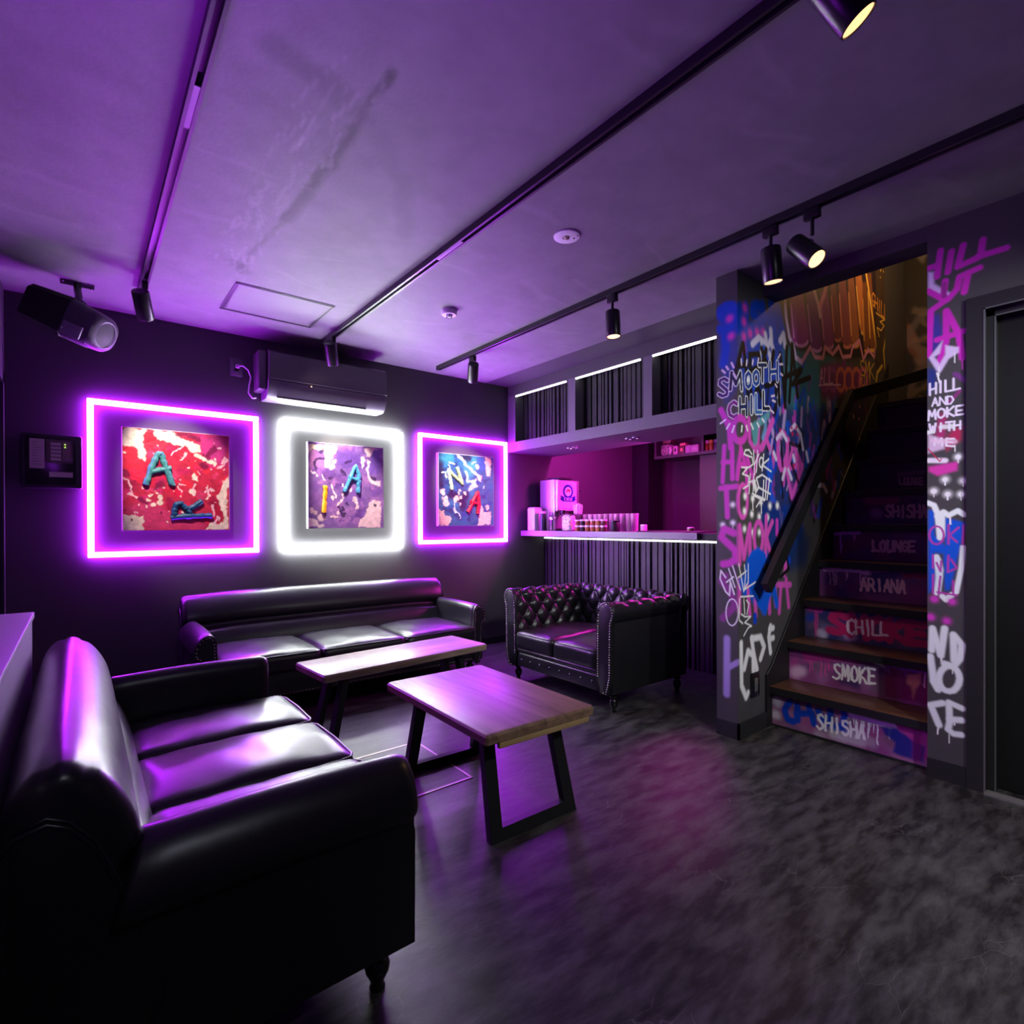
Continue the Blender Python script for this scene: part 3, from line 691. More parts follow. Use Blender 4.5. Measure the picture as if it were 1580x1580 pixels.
0 7 0.4 110 60 70 1 4705 1705 4705 1705
0 9 0.75 150 100 110 0.45 4762 1704 4762 1704
0 6 0.4 150 100 110 1 4762 1704 4762 1704
0 11 0.75 150 90 60 0.45 4666 1909 4666 1909
0 7 0.4 150 90 60 1 4666 1909 4666 1909
0 8 0.75 150 100 110 0.45 4265 1564 4265 1564
0 6 0.4 150 100 110 1 4265 1564 4265 1564
0 12 0.75 150 100 110 0.45 4401 1898 4401 1898
0 8 0.4 150 100 110 1 4401 1898 4401 1898
0 11 0.75 110 60 70 0.45 4809 1512 4809 1512
0 8 0.4 110 60 70 1 4809 1512 4809 1512
0 8 0.75 150 100 110 0.45 4157 1770 4157 1770
0 6 0.4 150 100 110 1 4157 1770 4157 1770
0 14 0.75 150 100 110 0.45 4646 2024 4647 2024
0 9 0.4 150 100 110 1 4646 2024 4647 2024
0 9 0.75 150 90 60 0.45 4180 1986 4180 1986
0 6 0.4 150 90 60 1 4180 1986 4180 1986
0 11 0.75 110 60 70 0.45 4478 1535 4478 1535
0 7 0.4 110 60 70 1 4478 1535 4478 1535
0 10 0.75 150 100 110 0.45 4186 1930 4186 1930
0 7 0.4 150 100 110 1 4186 1930 4186 1930
0 15 0.75 150 100 110 0.45 4304 1905 4304 1905
0 10 0.4 150 100 110 1 4304 1905 4304 1905
0 10 0.75 150 100 110 0.45 4654 1812 4654 1812
0 7 0.4 150 100 110 1 4654 1812 4654 1812
0 15 0.75 150 90 60 0.45 4617 1655 4617 1655
0 10 0.4 150 90 60 1 4617 1655 4617 1655
0 9 0.75 110 60 70 0.45 4154 1656 4154 1656
0 6 0.4 110 60 70 1 4154 1656 4154 1656
0 11 0.75 150 100 110 0.45 4006 1859 4006 1859
0 7 0.4 150 100 110 1 4006 1859 4006 1859
0 11 0.75 150 100 110 0.45 4628 1543 4628 1543
0 7 0.4 150 100 110 1 4628 1543 4628 1543
0 15 0.75 150 90 60 0.45 4846 1821 4847 1821
0 10 0.4 150 90 60 1 4846 1821 4847 1821
0 11 0.75 110 60 70 0.45 3977 1493 3977 1493
0 7 0.4 110 60 70 1 3977 1493 3977 1493
0 14 0.75 150 90 60 0.45 4239 1680 4239 1680
0 9 0.4 150 90 60 1 4239 1680 4239 1680
0 8 0.75 150 90 60 0.45 4220 1945 4221 1945
0 5 0.4 150 90 60 1 4220 1945 4221 1945
0 7 0.6 10 10 14 0.8 4105 1703 4132 1570
0 7 0.6 10 10 14 0.8 4019 1912 4046 1781
0 8 0.6 10 10 14 0.8 4502 1852 4533 1711
0 8 0.6 90 40 40 0.8 4667 2029 4700 1885
0 7 0.6 10 10 14 0.8 4042 1800 4069 1669
0 7 0.6 10 10 14 0.8 4124 1859 4151 1726
0 8 0.6 90 40 40 0.8 4526 2031 4558 1890
0 7 0.6 70 35 60 0.8 4435 1770 4465 1630
0 8 0.6 10 10 14 0.8 4513 1834 4544 1692
0 8 0.6 70 35 60 0.8 4767 1733 4801 1586
0 7 0.6 90 40 40 0.8 4189 1826 4217 1692
0 8 0.6 10 10 14 0.8 4494 1946 4525 1805
0 8 0.6 10 10 14 0.8 4663 1774 4696 1629
0 7 0.6 90 40 40 0.8 4054 1848 4081 1717
0 8 0.6 70 35 60 0.8 4573 1850 4605 1708
0 8 0.6 70 35 60 0.8 4737 2023 4770 1877
0 5 0.35 190 150 60 1 4668 1722 4651 1732 4624 1711 4624 1684 4624 1646 4655 1633 4671 1655
0 5 0.35 190 150 60 1 4690 1736 4687 1642
0 5 0.35 190 150 60 1 4737 1743 4735 1644
0 5 0.35 190 150 60 1 4689 1692 4742 1700
0 5 0.35 190 150 60 1 4782 1752 4776 1651
0 5 0.35 190 150 60 1 4826 1757 4825 1658 4870 1665
0 5 0.35 190 150 60 1 4595 1544 4567 1556 4548 1533 4540 1498 4552 1449 4568 1436 4597 1462
0 5 0.35 190 150 60 1 4611 1569 4608 1443
0 5 0.35 190 150 60 1 4666 1585 4664 1461
0 5 0.35 190 150 60 1 4611 1501 4661 1519
0 5 0.35 190 150 60 1 4706 1593 4712 1468
0 5 0.35 190 150 60 1 4788 1600 4791 1478
0 5 0.35 190 150 60 1 4832 1610 4831 1491 4884 1496
0 25 0.6 0 62 190 1 2682 2289 2678 2155
0 26 0.6 0 62 190 1 2768 2304 2766 2178
0 25 0.6 0 62 190 1 2675 2217 2765 2250
0 26 0.6 0 62 190 1 2831 2323 2831 2193
0 27 0.6 0 62 190 1 2983 2349 2957 2360 2910 2339 2904 2299 2946 2293 2984 2273 2973 2246 2932 2218 2900 2228
0 27 0.6 0 62 190 1 3011 2372 3014 2238
0 28 0.6 0 62 190 1 3113 2404 3108 2260
0 27 0.6 0 62 190 1 3016 2303 3107 2331
0 28 0.6 0 62 190 1 3138 2271 3190 2421 3235 2296
0 28 0.6 0 62 190 1 3159 2335 3216 2342
0 27 0.6 0 62 190 1 2620 2208 2602 2210 2590 2217 2585 2226 2587 2238 2597 2250 2612 2262 2633 2272 2656 2279 2679 2283 2700 2283 2716 2279 2726 2271 2728 2260 2722 2248 2710 2235 2691 2224
0 17 0.6 0 62 190 1 2812 2309 2803 2086
0 26 0.75 205 60 190 0.45 2820 2313 2820 2313
0 17 0.4 205 60 190 1 2820 2313 2820 2313
0 25 0.75 205 60 190 0.45 2667 2218 2667 2218
0 17 0.4 205 60 190 1 2667 2218 2667 2218
0 26 0.75 205 60 190 0.45 2812 2236 2812 2236
0 17 0.4 205 60 190 1 2812 2236 2812 2236
0 25 0.75 205 60 190 0.45 2683 2130 2683 2130
0 17 0.4 205 60 190 1 2683 2130 2683 2130
0 26 0.75 205 60 190 0.45 2810 2155 2810 2155
0 17 0.4 205 60 190 1 2810 2155 2810 2155
0 27 0.75 205 60 190 0.45 2876 2186 2876 2186
0 18 0.4 205 60 190 1 2876 2186 2876 2186
0 27 0.75 205 60 190 0.45 2951 2209 2952 2209
0 18 0.4 205 60 190 1 2951 2209 2952 2209
0 27 0.75 205 60 190 0.45 3017 2223 3017 2223
0 18 0.4 205 60 190 1 3017 2223 3017 2223
0 26 0.75 205 60 190 0.45 2805 2087 2805 2087
0 17 0.4 205 60 190 1 2805 2087 2805 2087
0 3 0.45 190 25 60 1 2804 2131 2804 2043
0 16 0.7 220 215 245 0.9 2898 2132 2969 2183 3024 2171
0 16 0.7 220 215 245 0.9 3043 2217 3062 2147 3100 2192
0 17 0.7 220 215 245 0.9 3105 2254 3114 2176 3129 2155
0 17 0.7 220 215 245 0.9 3217 2216 3258 2263 3278 2199
0 17 0.7 220 215 245 0.9 3090 2115 3100 2098
0 15 0.45 10 10 14 1 2794 2111 2744 1988 2711 1896
0 15 0.45 10 10 14 1 2803 2113 2828 2003 2853 1829
0 14 0.45 10 10 14 1 2744 1988 2845 2006
0 15 0.45 10 10 14 1 2871 2069 2888 1789
0 15 0.45 10 10 14 1 2871 2069 2969 2092 2987 2031 2897 1988 3005 1851
0 15 0.45 10 10 14 1 2997 2129 3061 2054
0 15 0.45 10 10 14 1 3052 2135 2932 1863
0 16 0.45 10 10 14 1 3138 2138 3099 2004
0 15 0.45 10 10 14 1 3042 1925 3197 1973 3206 1845
0 16 0.45 10 10 14 1 3167 1959 3167 1897
0 16 0.45 10 10 14 1 3217 2139 3247 2029 3277 1840
0 16 0.45 10 10 14 1 3299 2194 3277 1864
0 16 0.45 10 10 14 1 3367 2227 3361 2098 3329 1876
0 16 0.45 10 10 14 1 3372 2218 3436 1921
0 16 0.45 10 10 14 1 3278 2015 3491 2095 3371 1986 3605 2064
0 15 0.12 238 238 242 1 2674 1849 2685 1941 2729 1885 2774 1956 2785 1866
0 9 0.12 25 30 70 1 2674 1849 2685 1941 2729 1885 2774 1956 2785 1866
0 15 0.12 238 238 242 1 2856 1968 2833 1948 2828 1924 2834 1898 2855 1890 2877 1905 2884 1933 2877 1960 2856 1968
0 10 0.12 30 60 140 1 2856 1968 2833 1948 2828 1924 2834 1898 2855 1890 2877 1905 2884 1933 2877 1960 2856 1968
0 15 0.12 238 238 242 1 2940 1991 2916 1973 2910 1950 2917 1926 2939 1918 2962 1933 2969 1959 2962 1984 2940 1991
0 10 0.12 30 70 150 1 2940 1991 2916 1973 2910 1950 2917 1926 2939 1918 2962 1933 2969 1959 2962 1984 2940 1991
0 16 0.12 238 238 242 1 2969 2030 3052 2045
0 16 0.12 238 238 242 1 3010 2038 3010 1945
0 10 0.12 20 40 90 1 2969 2030 3052 2045
0 10 0.12 20 40 90 1 3010 2038 3010 1945
0 16 0.12 238 238 242 1 3095 2069 3094 1964
0 16 0.12 238 238 242 1 3182 2085 3182 1978
0 16 0.12 238 238 242 1 3095 2014 3182 2033
0 10 0.12 20 60 150 1 3095 2069 3094 1964
0 10 0.12 20 60 150 1 3182 2085 3182 1978
0 10 0.12 20 60 150 1 3095 2014 3182 2033
0 15 0.12 238 238 242 1 2739 1782 2706 1789 2670 1768 2658 1743 2670 1717 2706 1709 2739 1725
0 9 0.12 120 40 120 1 2739 1782 2706 1789 2670 1768 2658 1743 2670 1717 2706 1709 2739 1725
0 15 0.12 238 238 242 1 2768 1817 2768 1728
0 15 0.12 238 238 242 1 2836 1827 2836 1736
0 15 0.12 238 238 242 1 2768 1771 2836 1783
0 10 0.12 30 40 90 1 2768 1817 2768 1728
0 10 0.12 30 40 90 1 2836 1827 2836 1736
0 10 0.12 30 40 90 1 2768 1771 2836 1783
0 15 0.12 238 238 242 1 2888 1845 2888 1753
0 10 0.12 40 60 110 1 2888 1845 2888 1753
0 15 0.12 238 238 242 1 2937 1861 2937 1764 2996 1771
0 10 0.12 60 110 170 1 2937 1861 2937 1764 2996 1771
0 16 0.12 238 238 242 1 3019 1889 3019 1795 3084 1803
0 10 0.12 25 30 60 1 3019 1889 3019 1795 3084 1803
0 6 0.45 238 238 242 1 2860 1931 2860 1927 2858 1924 2856 1922 2853 1921 2851 1921 2849 1922 2847 1925 2847 1928 2847 1932 2849 1935 2851 1937 2853 1938 2856 1938 2858 1937 2860 1934 2860 1931
0 6 0.45 225 205 235 1 2687 1991 2707 1971
0 6 0.45 225 205 235 1 2707 1938 2723 1924
0 6 0.45 225 205 235 1 2781 2027 2785 2000
0 6 0.45 225 205 235 1 2841 2034 2835 2006
0 6 0.45 225 205 235 1 2906 2046 2899 2022
0 6 0.45 225 205 235 1 2967 2066 2958 2046
0 6 0.45 225 205 235 1 3217 2137 3192 2110
0 6 0.45 225 205 235 1 3212 2078 3247 2085
0 6 0.45 225 205 235 1 3222 2025 3247 2019
0 6 0.45 225 205 235 1 3157 1952 3177 1941
0 6 0.45 225 205 235 1 3113 1877 3147 1886
0 6 0.45 225 205 235 1 3123 1855 3157 1853
0 6 0.45 225 205 235 1 3099 1798 3137 1786
0 17 0.5 205 60 190 1 2583 1732 2638 1679 2669 1644
0 17 0.5 205 60 190 1 2662 1677 2677 1546
0 18 0.5 205 60 190 1 2840 1658 2834 1632 2818 1610 2795 1594 2767 1587 2740 1589 2718 1600 2703 1619 2698 1643 2703 1667 2718 1689 2741 1706 2768 1714 2795 1712 2818 1701 2834 1682 2840 1658
0 14 0.5 215 80 190 1 2861 1718 2870 1598 2914 1566 2959 1597 2968 1721
0 19 0.5 215 80 190 1 3127 1740 3004 1574 2931 1558
0 15 0.5 215 80 190 1 3041 1646 3088 1581
1 0 11 90 160 170 0.9 2888 1694 3099 1797 3089 1749 2968 1685 2950 1592 2914 1575 2887 1663
0 15 0.6 110 160 215 0.8 3042 1730 3042 1683 3014 1630
0 5 0.45 238 238 242 1 2666 1669 2638 1641
0 5 0.45 238 238 242 1 2712 1664 2692 1629
0 6 0.45 238 238 242 1 2789 1672 2784 1643
0 6 0.45 238 238 242 1 2835 1677 2846 1654
0 6 0.45 238 238 242 1 2883 1694 2905 1669
0 6 0.45 238 238 242 1 2950 1706 2968 1689
0 6 0.45 238 238 242 1 3005 1735 3028 1721
0 14 0.5 205 60 190 1 2689 1556 2693 1384
0 13 0.5 205 60 190 1 2598 1463 2693 1474
0 14 0.5 205 60 190 1 2742 1386 2776 1554 2826 1461 2843 1347
0 14 0.5 205 60 190 1 2759 1461 2826 1470
0 14 0.5 205 60 190 1 2843 1507 2887 1420
0 14 0.5 205 60 190 1 2895 1376 2967 1552
0 15 0.5 205 60 190 1 2578 1330 2742 1347
0 13 0.5 215 80 190 1 2843 1271 2839 1237 2829 1208 2813 1188 2795 1182 2778 1188 2763 1207 2753 1235 2750 1269 2753 1302 2763 1331 2778 1350 2796 1358 2814 1352 2829 1333 2839 1305 2843 1271
0 16 0.5 215 80 190 0.9 3307 1580 3302 1536 3289 1499 3269 1474 3245 1464 3222 1471 3203 1494 3190 1528 3186 1570 3190 1612 3203 1649 3223 1675 3246 1686 3269 1680 3289 1657 3303 1622 3307 1580
0 16 0.5 215 80 190 0.9 3195 1552 3235 1463 3297 1559 3318 1649
0 16 0.5 215 80 190 0.9 3386 1621 3297 1462 3359 1308 3501 1494 3402 1607
0 16 0.5 215 80 190 0.9 3317 1478 3501 1509
0 16 0.5 215 80 190 0.9 3136 1547 3127 1480
0 16 0.5 215 80 190 0.9 3266 1460 3255 1382
0 17 0.5 215 80 190 0.9 3413 1568 3456 1441
0 11 0.5 10 10 14 0.9 3226 1631 3245 1488
0 12 0.5 10 10 14 0.9 3339 1626 3501 1621
0 12 0.5 10 10 14 0.9 3359 1505 3445 1400
0 11 0.5 10 10 14 0.9 3235 1439 3245 1305
0 12 0.55 215 205 240 0.9 3176 1640 3236 1685 3297 1642
0 12 0.55 215 205 240 0.9 3350 1711 3403 1746 3479 1694 3512 1606
0 12 0.55 215 205 240 0.9 3137 1557 3166 1521
0 12 0.55 215 205 240 0.9 3276 1470 3245 1411
0 12 0.55 215 205 240 0.9 3317 1468 3359 1416
0 13 0.55 215 205 240 0.9 3381 1556 3397 1527
0 13 0.55 215 205 240 0.9 3557 1590 3580 1540
0 13 0.55 215 205 240 0.9 3697 1464 3697 1396 3807 1395 3851 1359
0 13 0.75 190 20 90 0.45 3216 1692 3216 1692
0 8 0.4 190 20 90 1 3216 1692 3216 1692
0 13 0.75 190 20 90 0.45 3371 1689 3371 1689
0 9 0.4 190 20 90 1 3371 1689 3371 1689
0 13 0.75 190 20 90 0.45 3435 1690 3435 1690
0 9 0.4 190 20 90 1 3435 1690 3435 1690
0 13 0.75 190 20 90 0.45 3391 1502 3392 1502
0 9 0.4 190 20 90 1 3391 1502 3392 1502
0 13 0.75 190 20 90 0.45 3360 1722 3360 1722
0 9 0.4 190 20 90 1 3360 1722 3360 1722
0 13 0.75 190 20 90 0.45 3424 1734 3425 1734
0 9 0.4 190 20 90 1 3424 1734 3425 1734
1 0 15 0 85 215 0.9 3098 1544 3136 1481 3116 1339 3175 1269 3097 1268 3050 1475
0 4 0.45 238 238 242 1 2891 1528 2861 1550 2822 1545 2809 1522 2896 1511 2905 1475 2861 1454 2784 1450
0 4 0.45 238 238 242 1 2909 1552 2922 1422
0 4 0.45 238 238 242 1 2954 1554 2940 1432
0 4 0.45 238 238 242 1 2918 1472 2967 1534
0 5 0.45 238 238 242 1 3018 1492 3016 1481 3011 1472 3003 1465 2995 1463 2986 1464 2978 1470 2974 1478 2972 1489 2974 1499 2979 1509 2986 1515 2995 1518 3004 1516 3011 1511 3016 1502 3018 1492
0 5 0.45 238 238 242 1 3022 1538 3004 1445
0 5 0.45 238 238 242 1 3079 1515 3004 1477 3107 1446
0 4 0.45 238 238 242 1 2843 1449 2792 1415 2860 1405 2852 1356 2800 1336
0 4 0.45 238 238 242 1 2874 1419 2860 1312
0 4 0.45 238 238 242 1 2860 1374 2931 1386
0 4 0.45 238 238 242 1 2913 1422 2904 1322
0 5 0.45 238 238 242 1 3004 1422 2940 1400 2967 1351 2931 1318
0 5 0.45 238 238 242 1 3004 1422 3107 1390
0 5 0.45 238 238 242 1 3022 1391 3012 1298
0 5 0.45 238 238 242 1 3050 1397 3040 1294
0 5 0.45 238 238 242 1 3088 1403 3059 1285
0 5 0.45 238 238 242 1 2958 1351 3097 1317
0 4 0.45 238 238 242 1 2895 1313 3040 1285
0 4 0.45 238 238 242 1 2908 1302 3031 1278
0 14 0.7 238 238 242 1 2913 1376 2931 1341
0 18 0.75 238 238 242 0.45 2695 1248 2695 1248
0 12 0.4 238 238 242 1 2695 1248 2695 1248
0 19 0.75 238 238 242 0.45 2819 1297 2819 1297
0 13 0.4 238 238 242 1 2819 1297 2819 1297
0 2 0.4 238 238 242 1 2819 1297 2819 1276
0 19 0.75 238 238 242 0.45 2899 1286 2900 1286
0 13 0.4 238 238 242 1 2899 1286 2900 1286
0 2 0.4 238 238 242 1 2899 1286 2899 1250
0 20 0.75 238 238 242 0.45 2989 1270 2989 1270
0 13 0.4 238 238 242 1 2989 1270 2989 1270
0 20 0.75 238 238 242 0.45 3092 1249 3092 1249
0 13 0.4 238 238 242 1 3092 1249 3092 1249
0 2 0.4 238 238 242 1 3092 1249 3092 1227
0 20 0.75 238 238 242 0.45 3180 1253 3180 1253
0 14 0.4 238 238 242 1 3180 1253 3180 1253
0 2 0.4 238 238 242 1 3180 1253 3180 1230
0 19 0.75 238 238 242 0.45 2813 1217 2813 1217
0 13 0.4 238 238 242 1 2813 1217 2813 1217
0 2 0.4 238 238 242 1 2813 1217 2812 1196
0 19 0.75 238 238 242 0.45 2890 1200 2890 1200
0 13 0.4 238 238 242 1 2890 1200 2890 1200
0 20 0.75 238 238 242 0.45 2971 1187 2971 1187
0 13 0.4 238 238 242 1 2971 1187 2971 1187
0 2 0.4 238 238 242 1 2971 1187 2971 1151
0 20 0.75 238 238 242 0.45 3064 1183 3064 1183
0 13 0.4 238 238 242 1 3064 1183 3064 1183
0 2 0.4 238 238 242 1 3064 1183 3063 1161
0 18 0.75 238 238 242 0.45 2696 1153 2696 1153
0 12 0.4 238 238 242 1 2696 1153 2696 1153
0 2 0.4 238 238 242 1 2696 1153 2696 1119
0 19 0.75 238 238 242 0.45 2812 1120 2812 1120
0 13 0.4 238 238 242 1 2812 1120 2812 1120
0 19 0.75 238 238 242 0.45 2899 1101 2899 1101
0 13 0.4 238 238 242 1 2899 1101 2899 1101
0 2 0.4 238 238 242 1 2899 1101 2899 1066
0 20 0.75 238 238 242 0.45 2971 1100 2971 1100
0 13 0.4 238 238 242 1 2971 1100 2971 1100
0 20 0.75 238 238 242 0.45 3049 1090 3049 1090
0 13 0.4 238 238 242 1 3049 1090 3049 1090
0 4 0.45 238 238 242 1 2899 1277 2904 1223
0 4 0.45 238 238 242 1 2939 1241 2967 1265 3003 1261
0 4 0.45 238 238 242 1 2992 1265 2996 1206
0 20 0.55 205 60 190 1 2706 1099 2610 1122 2585 1078 2718 1007 2727 962 2667 942 2601 940
0 16 0.5 215 80 190 1 2761 933 2762 1135 2806 963 2869 1139 2869 984
0 15 0.5 215 80 190 1 3011 1071 3007 1037 2996 1009 2981 991 2962 985 2944 992 2929 1011 2919 1039 2915 1072 2919 1105 2929 1133 2945 1151 2963 1158 2981 1151 2997 1132 3007 1104 3011 1071
0 15 0.5 215 80 190 1 3050 1187 3040 968
0 15 0.5 215 80 190 1 3120 1158 3050 1075 3089 995
0 15 0.5 205 60 190 1 3176 1163 3176 1088
0 20 0.6 150 50 150 0.8 2625 877 2584 853 2667 793 2717 716 2600 661
0 14 0.5 215 80 190 1 2761 841 2761 675
0 14 0.5 215 80 190 1 2841 807 2868 650
0 15 0.5 215 80 190 0.9 2924 730 2933 638
0 16 0.5 215 80 190 0.9 3079 760 3088 641
0 16 0.5 215 80 190 0.9 3150 874 3159 679
0 16 0.5 215 80 190 0.9 3191 792 3341 781
0 16 0.5 215 80 190 0.9 3222 784 3201 630
0 16 0.5 215 80 190 0.9 3287 815 3319 654
0 16 0.5 215 80 190 0.9 3171 923 3287 907 3265 847
0 18 0.4 0 62 190 1 2923 639 2923 611
0 25 0.5 0 85 215 1 2887 964 2953 990 3020 959 2962 923 2878 946 2905 845 2990 767
0 25 0.5 0 85 215 1 2905 784 2971 721 3029 657 3069 737 3109 783
0 21 0.5 0 85 215 1 2779 839 2814 781
0 22 0.6 0 85 215 1 3129 806 3170 678
0 11 0.5 10 10 14 1 3212 971 3298 948 3319 875 3212 835
0 4 0.45 238 238 242 1 2625 870 2580 908 2572 867 2625 796 2662 773 2671 847 2709 776
0 4 0.45 238 238 242 1 2654 915 2718 812
0 4 0.45 238 238 242 1 2633 845 2701 867
0 4 0.45 238 238 242 1 2692 927 2770 794
0 4 0.45 238 238 242 1 2753 933 2805 782
0 4 0.45 238 238 242 1 2744 860 2832 892
0 4 0.45 238 238 242 1 2810 926 2823 874 2810 791
0 4 0.45 238 238 242 1 2851 928 2850 830 2805 791 2929 825
0 4 0.45 238 238 242 1 2749 676 2744 650 2731 628 2711 615 2687 613 2664 621 2644 638 2632 662 2627 689 2632 715 2645 736 2664 750 2688 753 2711 745 2731 728 2745 704 2749 676
0 4 0.45 238 238 242 1 2761 749 2756 634 2791 612
0 4 0.45 238 238 242 1 2770 757 2905 750
0 4 0.45 238 238 242 1 2805 740 2814 660
0 4 0.45 238 238 242 1 2832 733 2859 712 2836 658
0 4 0.45 238 238 242 1 2778 664 2814 646 2877 640 2813 614 2886 587 2849 582 2804 545
0 15 0.6 170 150 215 1 2646 399 2744 411
0 15 0.6 238 238 242 1 2776 508 2780 279 2827 207 2846 228
0 16 0.6 238 238 242 1 2808 367 2846 454 2904 425 2904 341 2928 252
0 15 0.6 238 238 242 1 2885 522 2904 445 2943 339
0 16 0.6 238 238 242 1 2890 517 2984 514 3024 453 2983 393
0 15 0.6 238 238 242 1 3097 561 3076 502 3097 412
0 15 0.6 238 238 242 1 3087 547 3129 547
0 15 0.6 238 238 242 1 3086 491 3129 490"""
PAINT_PILLAR="""1 0 31 0 62 190 0.75 1516 2193 1397 2175 1281 2117 1281 1728 1355 1674 1476 1761 1516 1941
1 0 32 0 62 190 0.45 1629 2279 1530 2249 1516 2028 1517 1898 1596 1804 1625 2010
0 21 0.6 0 62 190 1 1584 2302 1598 2321 1624 2313 1622 2287 1603 2258 1581 2227 1589 2200 1610 2189 1629 2211
0 21 0.6 0 62 190 1 1565 2315 1568 2180
0 21 0.6 0 62 190 1 1517 2294 1518 2170
0 21 0.6 0 62 190 1 1569 2245 1518 2241
0 22 0.6 0 62 190 1 1603 2258 1613 2268 1621 2280 1624 2293 1623 2304 1617 2312 1607 2318 1595 2320 1581 2317 1567 2311 1555 2302 1546 2291 1540 2278 1539 2267 1542 2257 1549 2249 1560 2245
0 22 0.6 0 62 190 1 1600 2155 1596 2092 1610 2015
0 21 0.75 205 60 190 0.45 1574 2249 1574 2249
0 14 0.4 205 60 190 1 1574 2249 1574 2249
0 21 0.75 205 60 190 0.45 1565 2152 1565 2152
0 14 0.4 205 60 190 1 1565 2152 1565 2152
0 11 0.45 10 10 14 1 1503 2094 1530 1988 1549 1905
0 12 0.45 10 10 14 1 1530 1988 1476 1976
0 12 0.12 238 238 242 1 1587 1919 1605 1934 1629 1930 1632 1909 1610 1887 1588 1866 1592 1844 1616 1841 1637 1856
0 8 0.12 70 40 110 1 1587 1919 1605 1934 1629 1930 1632 1909 1610 1887 1588 1866 1592 1844 1616 1841 1637 1856
0 12 0.12 238 238 242 1 1570 1867 1563 1958 1538 1889 1513 1947 1507 1855
0 8 0.12 25 30 70 1 1570 1867 1563 1958 1538 1889 1513 1947 1507 1855
0 12 0.12 238 238 242 1 1533 1783 1551 1798 1572 1786 1580 1762 1573 1733 1552 1717 1533 1726
0 8 0.12 120 40 120 1 1533 1783 1551 1798 1572 1786 1580 1762 1573 1733 1552 1717 1533 1726
0 12 0.12 238 238 242 1 1517 1811 1517 1723
0 12 0.12 238 238 242 1 1517 1765 1481 1763
0 8 0.12 30 40 90 1 1517 1811 1517 1723
0 8 0.12 30 40 90 1 1517 1765 1481 1763
0 5 0.45 225 205 235 1 1617 1981 1601 1964
0 5 0.45 225 205 235 1 1593 1996 1582 1978
0 5 0.45 225 205 235 1 1563 2009 1551 1982
0 5 0.45 225 205 235 1 1551 1949 1542 1930
0 14 0.5 205 60 190 1 1625 1768 1592 1700 1573 1658
0 14 0.5 205 60 190 1 1577 1694 1568 1556
0 14 0.5 205 60 190 1 1478 1640 1481 1617 1490 1598 1502 1586 1517 1583 1532 1589 1545 1605 1553 1626 1556 1651 1553 1675 1545 1694 1532 1706 1517 1709 1502 1702 1490 1686 1481 1665 1478 1640
0 4 0.45 238 238 242 1 1599 1710 1628 1694
0 4 0.45 238 238 242 1 1575 1685 1592 1660
0 4 0.45 238 238 242 1 1548 1670 1560 1638
0 11 0.5 205 60 190 1 1606 1569 1616 1374
0 11 0.5 205 60 190 1 1561 1564 1559 1388
0 11 0.5 205 60 190 1 1616 1481 1559 1480
0 11 0.5 205 60 190 1 1531 1386 1513 1550 1486 1452 1477 1340
0 11 0.5 205 60 190 1 1522 1460 1486 1461
0 13 0.5 205 60 190 1 1628 1341 1531 1347
0 13 0.5 205 60 190 1 1595 1346 1588 1186
0 10 0.5 215 80 190 1 1477 1267 1479 1234 1484 1206 1492 1188 1502 1181 1511 1188 1520 1207 1525 1235 1527 1268 1525 1302 1519 1330 1511 1348 1502 1354 1492 1347 1484 1328 1479 1300 1477 1267
0 15 0.75 238 238 242 0.45 1558 1250 1558 1250
0 10 0.4 238 238 242 1 1558 1250 1558 1250
0 15 0.75 238 238 242 0.45 1616 1142 1616 1142
0 10 0.4 238 238 242 1 1616 1142 1616 1142
0 2 0.4 238 238 242 1 1616 1142 1616 1121
0 15 0.75 238 238 242 0.45 1557 1153 1557 1153
0 10 0.4 238 238 242 1 1557 1153 1557 1153
0 2 0.4 238 238 242 1 1557 1153 1557 1118
0 17 0.55 205 60 190 1 1552 1098 1609 1121 1624 1074 1544 1006 1540 960 1574 936 1614 929
0 13 0.5 215 80 190 1 1520 934 1520 1135 1496 967 1463 1139 1463 991
0 17 0.6 150 50 150 0.8 1599 864 1625 834 1574 783 1545 712 1615 634
0 11 0.5 215 80 190 1 1521 843 1521 678
0 4 0.45 238 238 242 1 1599 857 1627 893 1632 848 1599 780 1577 762 1572 838 1550 771
0 3 0.45 238 238 242 1 1582 907 1545 808
0 4 0.45 238 238 242 1 1594 832 1555 863
0 3 0.45 238 238 242 1 1559 923 1516 797
0 3 0.45 238 238 242 1 1525 934 1497 790
0 3 0.45 238 238 242 1 1530 860 1482 900
0 3 0.45 238 238 242 1 1527 677 1530 650 1537 626 1549 609 1562 601 1576 605 1588 619 1595 641 1598 668 1595 696 1587 721 1576 738 1562 745 1549 741 1537 726 1530 704 1527 677
0 3 0.45 238 238 242 1 1521 751 1523 637 1504 621
0 17 0.6 170 150 215 1 1592 526 1595 227
0 13 0.6 170 150 215 1 1587 371 1530 411"""
